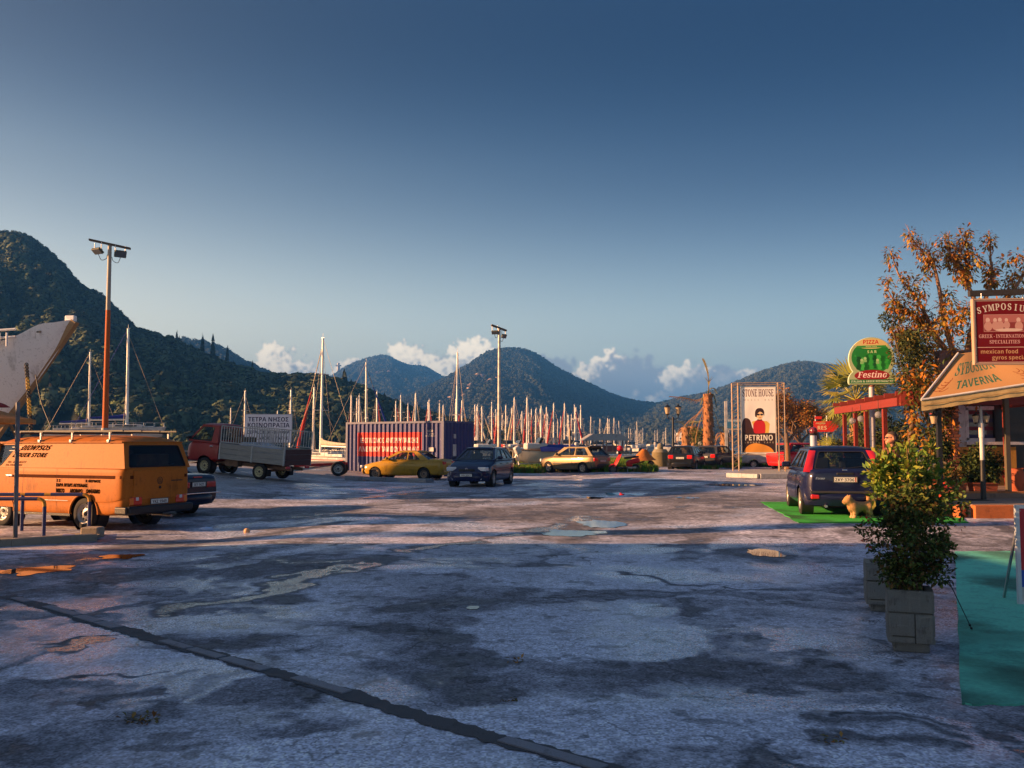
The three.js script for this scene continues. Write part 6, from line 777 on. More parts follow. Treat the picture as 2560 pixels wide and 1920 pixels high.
// ---- parasol at the left edge, railing and verge behind
{
  const p = at(-60, HORIZON, 22.5), t = thing('parasol', 'orange canvas parasol with a pale underside at the left edge', 'parasol', V(p.x, 0, p.z)), tip = at(70, 1048, 22.5), top = at(-60, 1008, 22.5), rr = (tip.x - p.x) / Math.cos(Math.PI / 8), c1 = M(0.62, 0.22, 0.045, 0.85, { tex: texCloth, tile: 2 }), cone = (r, y0, y1, dip) => { const pos = [], ix = [0]; };
  obj('canopy', grid(32, 6, (u, v) => { const a = u * 6.283 + Math.PI / 8, k = Math.cos(Math.PI / 8) / Math.cos(((a % (Math.PI / 4)) + Math.PI / 4) % (Math.PI / 4) - Math.PI / 8), r = rr * v * k; return V(Math.cos(a) * r, lerp(top.y, tip.y, Math.pow(v, 1.05)) - 0.03 * Math.sin(v * 3.1), Math.sin(a) * r); }), c1, t); obj('valance', grid(32, 1, (u, v) => { const a = u * 6.283 + Math.PI / 8, k = Math.cos(Math.PI / 8) / Math.cos(((a % (Math.PI / 4)) + Math.PI / 4) % (Math.PI / 4) - Math.PI / 8), r = rr * k; return V(Math.cos(a) * r, tip.y - v * 0.10, Math.sin(a) * r); }), M(0.66, 0.34, 0.10, 0.85, { tex: texCloth }), t);
  obj('pole', cyl(0.025, 0.025, top.y, 0, top.y / 2, 0, 10), MAT.white, t); for (let i = 0; i < 8; i++) { const a = i / 8 * 6.283; obj('rib', bar(V(0, top.y - 0.12, 0), V(Math.cos(a) * rr * 0.97, tip.y - 0.02, Math.sin(a) * rr * 0.97), 0.01, 0.01, 5), MAT.white, t); } obj('base', cyl(0.25, 0.28, 0.1, 0, 0.05, 0, 16), MAT.concrete, t);
  const q = at(-14, HORIZON, 31), t2 = thing('parasol', 'small red parasol tip above the orange parasol at the left edge', 'parasol', V(q.x, 0, q.z)), y2 = at(0, 1003, 31).y; obj('canopy', lathe([[0.001, y2], [0.3, y2 - 0.1], [0.46, y2 - 0.2]], 8), BOAT.red, t2); obj('pole', cyl(0.025, 0.025, y2, 0, y2 / 2, 0, 8), MAT.steel, t2);
  // roadside railing beyond the truck
  const g0 = at(330, HORIZON, 60), g1 = at(500, HORIZON, 62), gr = thing('roadside_railing', 'low grey two-bar railing between the van and the red truck', 'railing', V(g0.x, lie(g0.x, g0.z), g0.z)); const e = V(g1.x - g0.x, 0, g1.z - g0.z); for (const y of [1.1, 0.72]) obj('rail', beam(V(0, y, 0), e.clone().setY(y), 0.06, 0.14), M(0.26, 0.27, 0.26, 0.6, { metalness: 0.4, tex: texGrime }), gr); for (let i = 0; i <= 3; i++) { const a = e.clone().multiplyScalar(i / 3); obj('post', box(0.1, 1.15, 0.1, a.x, 0.56, a.z), MAT.steel, gr); }
}
// ---- low concrete kerbs: before the yellow car, under the billboard
{
  const R = rng(8), mk = (label, pts, w, h, m) => { const t = thing('kerb', label, 'kerb', V(0, 0, 0)); for (let i = 0; i + 1 < pts.length; i++) { const a = ground(...pts[i]), b = ground(...pts[i + 1]); a.y += h / 2; b.y += h / 2; const n = Math.max(1, Math.round(a.distanceTo(b) / 0.9)); for (let k = 0; k < n; k++) obj('kerbstone', beam(a.clone().lerp(b, k / n), a.clone().lerp(b, (k + 0.985) / n), w, h * (1 - 0.12 * R())), m, t); } return t; };
  mk('low broken concrete kerb before the yellow saloon', [[862, 1199], [1000, 1204], [1075, 1207]], 0.5, 0.16, M(0.30, 0.30, 0.31, 0.9, { tex: texGrime, bump: texGrain, bs: 0.006 })); 
  const wp = M(0.40, 0.40, 0.42, 0.7, { tex: texGrime, tile: 1.4 });
  mk('white-painted kerb of the traffic island under the billboard', [[1822, 1193], [1900, 1196], [1985, 1196]], 0.34, 0.2, wp);
  const c = [ground(1824, 1190), ground(1992, 1194), ground(2012, 1176), ground(1868, 1175)]; struct('traffic_island', grid(6, 6, (u, v) => { const p = c[0].clone().lerp(c[1], u).lerp(c[3].clone().lerp(c[2], u), v); p.y = 0.14; return p; }), MAT.concrete);
}
// ---- trailer beside the truck
{
  const w = onGround(846, 1190), t = thing('utility_trailer', 'low trailer with one visible wheel and a pale drawbar left of the container', 'trailer', w, 0.1); const red = M(0.42, 0.02, 0.02, 0.6, { tex: texGrime }); wheel(t, 0, 0.33, 0.1, 1, 0.33, 0.2, 'steel', MAT.rimSteel); wheel(t, 0, 0.33, -1.5, -1, 0.33, 0.2, 'steel', MAT.rimSteel); obj('drawbar', beam(V(-0.3, 0.50, -0.6), V(-2.6, 0.16, 0.2), 0.09, 0.1), M(0.48, 0.46, 0.42, 0.6, { tex: texGrime }), t); obj('axle', bar(V(0, 0.33, -1.4), V(0, 0.33, 0), 0.04), MAT.black, t); obj('red_frame', [beam(V(0.3, 0.55, -0.2), V(-2.0, 0.45, -0.2), 0.1, 0.1), beam(V(0.3, 0.55, -1.2), V(-2.0, 0.45, -1.2), 0.1, 0.1), box(0.1, 0.1, 1.1, -1.9, 0.46, -0.7), box(0.1, 0.1, 1.1, -0.8, 0.5, -0.7)], red, t);
}
// ---- the billboard on its scaffold
{
  const c = at(1896, 1050, 49.6), tilt = -0.17, t = thing('billboard', 'tall cloth billboard of a seated woman in red on a scaffold frame', 'billboard', V(c.x, 0.14, c.z), tilt); const M2 = (px) => px * 49.6 / F, y = (py) => at(1896, py, 49.6).y - 0.14; const w = M2(86), yb = y(1133), yt = y(967), rust = M(0.34, 0.25, 0.18, 0.6, { metalness: 0.3, tex: texGrime, tile: 2 });
  obj('banner', grid(16, 28, (u, v) => V((u - 0.5) * w, lerp(yb, yt, v), 0.03 + 0.02 * (fbm(u * 3 + v * 2, v * 5 - u * 3, 0, 3) - 0.5) * Math.sin(u * 3.14) * 2)), new THREE.MeshPhysicalMaterial({ roughness: 0.7, map: canvasTex(512, 1000, (g, W, H) => {
    g.fillStyle = '#e8e3d8'; g.fillRect(0, 0, W, H); g.fillStyle = '#4a0f10'; g.font = 'bold 110px serif'; g.textAlign = 'center'; g.save(); g.scale(0.72, 1.35); g.fillText('STONE HOUSE', W / 2 / 0.72, 108, 630); g.restore(); g.fillStyle = '#8b8578'; g.font = '38px sans-serif'; const s = 'MUSIC BAR'; for (let i = 0; i < s.length; i++) g.fillText(s[i], 60 + i * 50, 212);
    g.fillStyle = '#3a1a16'; g.beginPath(); g.moveTo(10, 720); g.bezierCurveTo(10, 560, 20, 480, 70, 470); g.bezierCurveTo(150, 470, 150, 560, 165, 610); g.bezierCurveTo(200, 680, 220, 700, 240, 730); g.lineTo(10, 760); g.fill();
    g.fillStyle = '#d9b14a'; g.beginPath(); g.moveTo(160, 530); g.quadraticCurveTo(190, 500, 380, 520); g.lineTo(420, 560); g.lineTo(400, 700); g.quadraticCurveTo(330, 730, 260, 720); g.quadraticCurveTo(190, 640, 160, 530); g.fill();
    g.fillStyle = '#c1121a'; g.beginPath(); g.moveTo(230, 505); g.bezierCurveTo(170, 540, 170, 620, 190, 690); g.bezierCurveTo(230, 725, 320, 720, 352, 690); g.bezierCurveTo(360, 600, 360, 530, 310, 505); g.fill(); g.fillStyle = '#6c0e14'; g.fillRect(238, 492, 70, 20);
    g.fillStyle = '#e8c38d'; g.beginPath(); g.ellipse(276, 430, 46, 66, 0, 0, 7); g.fill(); g.fillStyle = '#2a0d10'; g.beginPath(); g.moveTo(210, 450); g.bezierCurveTo(196, 340, 240, 320, 280, 322); g.bezierCurveTo(345, 322, 350, 400, 336, 450); g.bezierCurveTo(330, 400, 310, 380, 276, 376); g.bezierCurveTo(240, 400, 236, 420, 232, 462); g.fill(); g.fillStyle = '#241012'; g.beginPath(); g.ellipse(256, 420, 22, 14, 0, 0, 7); g.ellipse(304, 420, 22, 14, 0, 0, 7); g.fill(); g.fillStyle = '#b0433c'; g.fillRect(262, 462, 34, 8);
    g.fillStyle = '#2b1412'; g.beginPath(); g.moveTo(10, 690); g.lineTo(260, 705); g.quadraticCurveTo(380, 690, 502, 700); g.lineTo(502, 985); g.lineTo(10, 985); g.fill(); g.fillStyle = '#e6dfcd'; g.font = 'bold 116px sans-serif'; g.save(); g.scale(0.84, 1); g.fillText('PETRINO', W / 2 / 0.84, 808, 560); g.restore(); g.fillStyle = '#b9a98c'; g.font = 'bold 34px sans-serif'; const q = 'LOUNGE CAFE'; for (let i = 0; i < q.length; i++) g.fillText(q[i], 60 + i * 40, 850);
    g.fillStyle = '#d98e2b'; g.beginPath(); g.moveTo(40, 985); g.bezierCurveTo(60, 900, 120, 860, 200, 850); g.bezierCurveTo(330, 860, 450, 900, 470, 985); g.fill(); g.strokeStyle = '#c9c3b6'; g.lineWidth = 18; g.strokeRect(6, 6, W - 12, H - 12);
  }) }), t, true);
  for (const x of [-w / 2 - 0.28, w / 2 + 0.28]) { const tr = new THREE.Group(); tr.name = 'scaffold_tower'; t.add(tr); const H = y(957); for (const [dx, dz] of [[-0.16, 0.1], [0.16, 0.1], [-0.16, -0.3], [0.16, -0.3]]) obj('upright', cyl(0.028, 0.028, H, x + dx, H / 2, dz, 8), rust, tr); const br = []; for (let i = 0; i < 14; i++) br.push(bar(V(x - 0.16, H * i / 14 + 0.1, 0.1), V(x + 0.16, H * i / 14 + 0.1, 0.1), 0.013, 0.013, 5), bar(V(x - 0.16, H * i / 14 + 0.1, -0.3), V(x + 0.16, H * (i + 1) / 14, -0.3), 0.013, 0.013, 5)); stuff(obj('lattice', br, rust, tr)); }
  for (const yy of [y(957), y(962), y(1137)]) obj('cross_bar', bar(V(-w / 2 - 0.4, yy, -0.02), V(w / 2 + 0.4, yy, -0.02), 0.028, 0.028, 8), rust, t); const R = rng(5), ties = []; for (let i = 0; i < 10; i++) { const v = (i + 0.5) / 10; for (const s of [-1, 1]) ties.push(bar(V(s * w / 2, lerp(yb, yt, v), 0.02), V(s * (w / 2 + 0.14), lerp(yb, yt, v) + (R() - 0.5) * 0.1, 0.05), 0.007, 0.007, 4)); } stuff(obj('tie_rope', ties, MAT.black, t));
}
// ---- small blue direction board on white posts
{
  const c = at(1816, HORIZON, 68), t = thing('direction_board', 'small blue board on tall white posts left of the billboard', 'sign', V(c.x, 0, c.z), -0.08); const k = 68 / F, y = (py) => at(1816, py, 68).y; obj('post', box(0.2, y(1003), 0.14, 0, y(1003) / 2, 0), MAT.white, t); obj('post', box(0.16, y(1048), 0.14, 46 * k, y(1048) / 2, 0), MAT.white, t); obj('beam', box(46 * k, 0.14, 0.1, 23 * k, y(1073), 0.01), MAT.white, t); obj('board', box(42 * k, 0.62, 0.06, 23 * k, y(1060), 0.06), M(0.05, 0.20, 0.36, 0.5, { tex: texGrime }), t); obj('lettering', place(new THREE.PlaneGeometry(40 * k, 0.56), 23 * k, y(1060), 0.094), new THREE.MeshPhysicalMaterial({ transparent: true, map: canvasTex(256, 110, (g) => { g.fillStyle = '#c9d6dd'; g.fillRect(0, 2, 256, 16); g.font = 'bold 44px sans-serif'; g.fillText('CAFE', 90, 92); }) }), t, true); obj('top_strip', box(42 * k, 0.12, 0.05, 23 * k, y(1050), 0.06), MAT.white, t);
}
// ---- double street lamp
function lantern(parent, x, y, z, s) { const l = new THREE.Group(); l.name = 'lantern'; parent.add(l); l.position.set(x, y, z); l.scale.setScalar(s); const gl = M(0.62, 0.48, 0.30, 0.35, { transmission: 0.35, thickness: 0 }); obj('glass', new THREE.CylinderGeometry(0.17, 0.10, 0.36, 6), gl, l); obj('cap', [place(new THREE.ConeGeometry(0.21, 0.16, 6), 0, 0.26, 0), ball(0.03, 0, 0.36, 0)], MAT.black, l); obj('foot', cyl(0.11, 0.04, 0.09, 0, -0.22, 0, 6), MAT.black, l); return l; }
{
  const b = ground(1684, 1172), d = -b.z, t = thing('street_lamp', 'black twin-lantern street lamp behind the black hatchback', 'street lamp', V(at(1683, HORIZON, d + 1.5).x, 0, -d - 1.5)), H = at(1683, 1040, d).y, bl = M(0.022, 0.02, 0.02, 0.5, { tex: texMottle }); obj('column', [cyl(0.055, 0.09, H, 0, H / 2, 0, 12), cyl(0.15, 0.2, 0.5, 0, 0.25, 0, 12), cyl(0.10, 0.10, 0.06, 0, 1.3, 0, 12)], bl, t); obj('arm', tube([V(-0.34, H + 0.12, 0), V(-0.30, H - 0.1, 0), V(0, H - 0.14, 0), V(0.30, H - 0.1, 0), V(0.34, H + 0.12, 0)], 0.03, 8), bl, t); for (const x of [-0.34, 0.34]) lantern(t, x, H + 0.38, 0, 1.15);
}
// ---- palms
const FROND = new THREE.MeshPhysicalMaterial({ color: RGB(0.20, 0.19, 0.045), roughness: 0.6, side: THREE.DoubleSide, transmission: 0.2, thickness: 0 }), DRY = M(0.36, 0.19, 0.075, 0.85, { side: THREE.DoubleSide });
function frond(pts, len, n, seed, fall = 0.5) { const R = rng(seed), c = new THREE.CatmullRomCurve3(pts), g = [new THREE.TubeGeometry(c, 14, len * 0.05, 4)]; const p = [], nr = []; for (let i = 0; i < n; i++) { const t = 0.18 + 0.82 * i / n, q = c.getPoint(t), tg = c.getTangent(t), s = i % 2 ? 1 : -1, side = tg.clone().cross(V(0, 1, 0.01)).normalize().multiplyScalar(s), dir = side.add(tg.clone().multiplyScalar(0.7)).add(V(0, -fall + (R() - 0.5) * 0.3, 0)).normalize(), L = len * Math.sin(clamp(t * 1.05) * 3.0) * (0.8 + 0.4 * R()) + len * 0.15, w = tg.clone().multiplyScalar(len * 0.045); const e = q.clone().addScaledVector(dir, L); for (const v of [q.clone().add(w), q.clone().sub(w), e]) { p.push(v.x, v.y, v.z); nr.push(0, 1, 0.2); } } const b = new THREE.BufferGeometry(); b.setAttribute('position', new THREE.Float32BufferAttribute(p, 3)); b.setAttribute('normal', new THREE.Float32BufferAttribute(nr, 3)); b.setAttribute('uv', new THREE.Float32BufferAttribute(new Float32Array(p.length / 3 * 2), 2)); b.computeVertexNormals(); g.push(b); return g; }
function trunk(H, r0, r1, n, seed, lean = V(0, 0, 0)) { const R = rng(seed), g = [grid(12, 10, (u, v) => { const a = u * 6.283, r = lerp(r0, r1, v) * (0.96 + 0.08 * R()); return V(Math.cos(a) * r + lean.x * v, H * v, Math.sin(a) * r + lean.z * v); })]; for (let i = 0; i < n; i++) { const v = (i + 0.5) / n, a = i * 2.4, r = lerp(r0, r1, v); g.push(place(new THREE.ConeGeometry(r * 0.36, H / n * 3.0, 4), Math.cos(a) * r * 0.98 + lean.x * v, H * v + 0.1, Math.sin(a) * r * 0.98 + lean.z * v, Math.sin(a) * 0.35, 0, -Math.cos(a) * 0.35)); } return g; }
{
  const d = 74, b = at(1771, HORIZON, d), Y = (py) => at(1771, py, d).y, t = thing('palm_tree', 'trimmed palm with thick rust-coloured trunk and one upright frond', 'palm tree', V(b.x, 0, b.z)), H = Y(985), k = d / F, X = (px) => (px - 1771) * k;
  obj('trunk', trunk(H, 0.42, 0.36, 80, 4), M(0.36, 0.15, 0.06, 0.9, { tex: texGrime, tile: 1.5, bump: texGrain, bs: 0.01 }), t);
  const fr = (name, l, len, n, s, m, f) => obj(name, frond(l.map(([px, py, z]) => V(X(px), Y(py), z || 0)), len, n, s, f), m, t);
  fr('upright_frond', [[1771, 990], [1774, 950], [1766, 915], [1759, 898]], 0.75, 150, 1, M(0.12, 0.10, 0.03, 0.8, { side: THREE.DoubleSide }), -0.35); fr('frond', [[1768, 990], [1745, 1000], [1710, 994], [1674, 991]], 0.55, 34, 2, DRY, 0.9); fr('frond', [[1774, 985], [1784, 985], [1790, 1000], [1793, 1020]], 0.6, 40, 3, FROND, 0.5); fr('frond', [[1771, 985], [1764, 985], [1756, 1000], [1752, 1012]], 0.5, 30, 13, FROND, 0.5); fr('frond', [[1773, 985], [1777, 972], [1786, 970], [1795, 985]], 0.5, 30, 15, FROND, 0.3);
  for (const [i, l] of [[[1766, 1010], [1750, 1030], [1720, 1055], [1690, 1092]], [[1766, 1012], [1755, 1040], [1742, 1080], [1738, 1110]], [[1775, 1012], [1790, 1040], [1800, 1070], [1815, 1112]], [[1776, 1015], [1784, 1050], [1787, 1090], [1792, 1112]], [[1767, 1008], [1752, 1026], [1735, 1050], [1724, 1085]]].entries()) fr('hanging_frond', l, 0.42, 40, 20 + i, DRY, 0.8);
  const fan = (px, py0, py1, dd, label, w) => { const q = at(px, HORIZON, dd), t3 = thing('palm_tree', label, 'palm tree', V(q.x, 0, q.z)), h = at(px, py0 + 14, dd).y; obj('trunk', trunk(h, w, w * 0.8, 40, px), M(0.34, 0.16, 0.06, 0.9, { tex: texGrime }), t3); const R = rng(px); for (let i = 0; i < 13; i++) { const a = i / 13 * 6.283 + R(), l = 1.2 + R() * 0.5, dn = i < 5 ? 0.5 : -0.6 - R() * 1.2; obj('frond', frond([V(0, h, 0), V(Math.cos(a) * l * 0.5, h + dn * 0.5 + 0.3, Math.sin(a) * l * 0.5), V(Math.cos(a) * l * (i < 5 ? 1 : 0.7), h + dn, Math.sin(a) * l * (i < 5 ? 1 : 0.7))], 0.4, 26, i + px, 0.5), i < 5 ? FROND : DRY, t3); } return t3; };
  fan(1716, 1055, 1110, 88, 'left of two small palms behind the twin-lantern lamp, dry brown skirt', 0.5); fan(1733, 1052, 1110, 92, 'right of two small palms behind the twin-lantern lamp, dry brown skirt', 0.5); fan(1812, 1068, 1115, 84, 'small dry palm just left of the white-posted board', 0.45);
  const s = at(1757, HORIZON, 80), sh = thing('shrub', 'round olive green shrub between the small palms and the trimmed palm', 'shrub', V(s.x, 0, s.z)); const sp = []; const R = rng(2); for (let i = 0; i < 26; i++) sp.push([V((R() - 0.5) * 1.4, 0.5 + R() * 2.2, (R() - 0.5) * 1.4), 0.5]); obj('foliage', leafCloud(sp, 2600, 0.16, 3, [[0.10, 0.12, 0.03], [0.15, 0.15, 0.035], [0.06, 0.08, 0.025]]), LEAF2, sh); obj('stem', limbs(4, V(0, 0, 0), V(0, 1, 0), 0.8, 0.06, 3).geos, BARK, sh);
}
// the fan palm behind the pergola
{
  const d = 40, c = at(2142, HORIZON, d), t = thing('fan_palm', 'large fan palm with yellow-green leaves left of the round green sign', 'palm tree', V(c.x, 0, c.z)); const head = at(2142, 1000, d).y, R = rng(12), fanLeaf = (o, dir, L, n, seed) => { const Q = rng(seed), p = [], up = V(0, 1, 0), side = dir.clone().cross(up).normalize(), nn = side.clone().cross(dir).normalize(); for (let i = 0; i < n; i++) { const a = (i / (n - 1) - 0.5) * 3.3, dd = dir.clone().multiplyScalar(Math.cos(a)).addScaledVector(side, Math.sin(a)).addScaledVector(nn, -0.12 - 0.2 * Math.abs(Math.sin(a))).normalize(), l = L * (0.78 + 0.3 * Q()) * (1 - 0.2 * Math.abs(a) / 1.6), w = dd.clone().cross(nn).normalize().multiplyScalar(L * 0.035), m = o.clone().addScaledVector(dd, l * 0.6).addScaledVector(nn, 0.02), e = o.clone().addScaledVector(dd, l).add(V(0, -L * 0.1 * Q(), 0)); for (const v of [o, m.clone().add(w), m.clone().sub(w), m.clone().add(w), e, m.clone().sub(w)]) p.push(v.x, v.y, v.z); } const g = new THREE.BufferGeometry(); g.setAttribute('position', new THREE.Float32BufferAttribute(p, 3)); g.setAttribute('uv', new THREE.Float32BufferAttribute(new Float32Array(p.length / 3 * 2), 2)); g.computeVertexNormals(); return g; };
  obj('trunk', trunk(head - 0.1, 0.28, 0.24, 60, 9), M(0.30, 0.16, 0.06, 0.9, { tex: texGrime }), t); const g1 = M(0.24, 0.25, 0.035, 0.6, { side: THREE.DoubleSide }), g2 = M(0.40, 0.34, 0.05, 0.6, { side: THREE.DoubleSide }), g3 = M(0.11, 0.16, 0.03, 0.6, { side: THREE.DoubleSide });
  for (let i = 0; i < 30; i++) { const th = i * 2.4, el = lerp(1.25, -0.7, i / 29), dir = V(Math.cos(th) * Math.cos(el), Math.sin(el), Math.sin(th) * Math.cos(el)), st = V(0, head, 0), e = st.clone().addScaledVector(dir, 0.8 + 0.3 * R()), L = 1.1 + 0.3 * R(); const leaf = obj('fan_leaf', fanLeaf(e, dir.clone().add(V(0, -0.15, 0)).normalize(), L, 22, i), i % 4 === 0 ? g2 : i % 3 ? g1 : g3, t); obj('leaf_stalk', bar(st, e, 0.025, 0.015, 5), g2, leaf); }
  // lower fan palms nearer the car
  const q = at(2085, HORIZON, 36), t2 = thing('fan_palm', 'low young fan palm under the red arrow sign', 'palm tree', V(q.x, 0, q.z)), R2 = rng(77); obj('trunk', cyl(0.16, 0.2, 0.8, 0, 0.4, 0, 10), BARK, t2); for (let i = 0; i < 18; i++) { const th = i * 2.4, el = lerp(1.2, 0.0, i / 17), dir = V(Math.cos(th) * Math.cos(el), Math.sin(el), Math.sin(th) * Math.cos(el)), st = V(0, 0.8, 0), e = st.clone().addScaledVector(dir, 0.6 + 0.3 * R2()); const leaf = obj('fan_leaf', fanLeaf(e, dir, 0.75, 20, i + 60), i % 3 ? g1 : g2, t2); obj('leaf_stalk', bar(st, e, 0.022, 0.014, 5), g2, leaf); }
}
// ---- orange-leaved trees behind the billboard
{
  const pal = [[0.38, 0.15, 0.02], [0.30, 0.15, 0.025], [0.44, 0.20, 0.03], [0.14, 0.12, 0.03], [0.26, 0.09, 0.015]];
  const mk = (px, py, topY, spread, label, seed, lean) => { const b = ground(px, py), d = -b.z, k = d / F, H = at(px, topY, d).y, t = thing('mulberry_tree', label, 'tree', V(b.x, 0, b.z)); const th = H * 0.38, top = V(lean * k, th, 0); const lb = limbs(seed, top.clone(), V(lean > 0 ? 0.2 : -0.1, 1, 0), H * 0.20, 0.12, 4, { spread: 0.75, kids: 2, ratio: 0.78 }), lc = limbs(seed + 9, top.clone(), V(lean > 0 ? 0.6 : -0.7, 0.9, 0.1), H * 0.2, 0.1, 4, { spread: 0.7, kids: 2, ratio: 0.78 }), ld = limbs(seed + 5, top.clone(), V(0.8, 0.9, -0.2), H * 0.2, 0.1, 4, { spread: 0.7, kids: 2, ratio: 0.78 }); obj('trunk', [bar(V(0, -0.05, 0), top, 0.19, 0.13, 10), cyl(0.2, 0.3, 0.3, 0, 0.12, 0, 10)], M(0.34, 0.15, 0.06, 0.9, { tex: texGrime, tile: 2, bump: texGrain, bs: 0.008 }), t); obj('branches', [...lb.geos, ...lc.geos, ...ld.geos], BARK, t); obj('crown', leafCloud([...lb.tips, ...lc.tips, ...ld.tips].map(([p]) => [p, spread]), 8200, 0.13, seed, pal, { aspect: 0.7 }), LEAF, t); return t; };
  mk(1971, 1173, 992, 0.42, 'orange-leaved tree with a straight pale trunk right of the billboard', 31, -2); mk(2016, 1164, 1012, 0.4, 'orange-leaved tree with a leaning trunk behind the red arrow sign', 47, -14); mk(2052, 1158, 1020, 0.4, 'orange-leaved slim tree between the ball-topped post and the red arrow sign', 63, -2);
}
// ---- grass of the verge
{
  const blade = (() => { const R = rng(4), p = []; for (let i = 0; i < 14; i++) { const a = R() * 6.283, r = R() * 0.12, x = Math.cos(a) * r, z = Math.sin(a) * r, h = 0.5 + 0.5 * R(), l = (R() - 0.5) * 0.5, q = (R() - 0.5) * 0.5, w = 0.022; p.push(x - w, 0, z, x + w, 0, z + w, x + l * 0.4, h, z + q * 0.4); } const g = new THREE.BufferGeometry(); g.setAttribute('position', new THREE.Float32BufferAttribute(p, 3)); g.setAttribute('uv', new THREE.Float32BufferAttribute(new Float32Array(p.length / 3 * 2), 2)); g.computeVertexNormals(); return g; })();
  const N = 15000, im = new THREE.InstancedMesh(blade, new THREE.MeshPhysicalMaterial({ color: 0xffffff, roughness: 0.8, side: THREE.DoubleSide, specularIntensity: 0.2 }), N), R = rng(6), c = new THREE.Color(), s = V(1, 1, 1); im.name = numbered('grass'); im.castShadow = im.receiveShadow = true; let n = 0;
  for (let i = 0; i < N * 4 && n < N; i++) { const px = 1180 + R() * 880, py = lerp(1150, 1183, R()), p = ground(px, py); if (p.z < -108) continue; const bound = px < 1360 ? 1186 : px < 1640 ? 1180 : px < 1850 ? 1173 : 1166; if (py > bound || (px > 1850 && py > 1172)) continue; const dens = fbm(p.x * 0.25, p.z * 0.12 + 5, 0, 3); if (dens < 0.38 + 0.2 * R()) continue; const k = (0.15 + 0.20 * R()) * (0.7 + 0.9 * dens); s.set(1.3, k, 1.3); im.setMatrixAt(n, _m.compose(p, _q.setFromEuler(_e.set(0, R() * 6.28, 0)), s)); const w = 0.6 + 0.8 * R(), dry = R() < 0.25; c.setRGB((dry ? 0.20 : 0.075) * w, (dry ? 0.17 : 0.17) * w, (dry ? 0.05 : 0.02) * w); im.setColorAt(n, c); n++; }
  im.count = n; scene.add(im); stuff(im, 'rough green grass of the verge under the parked cars');
}
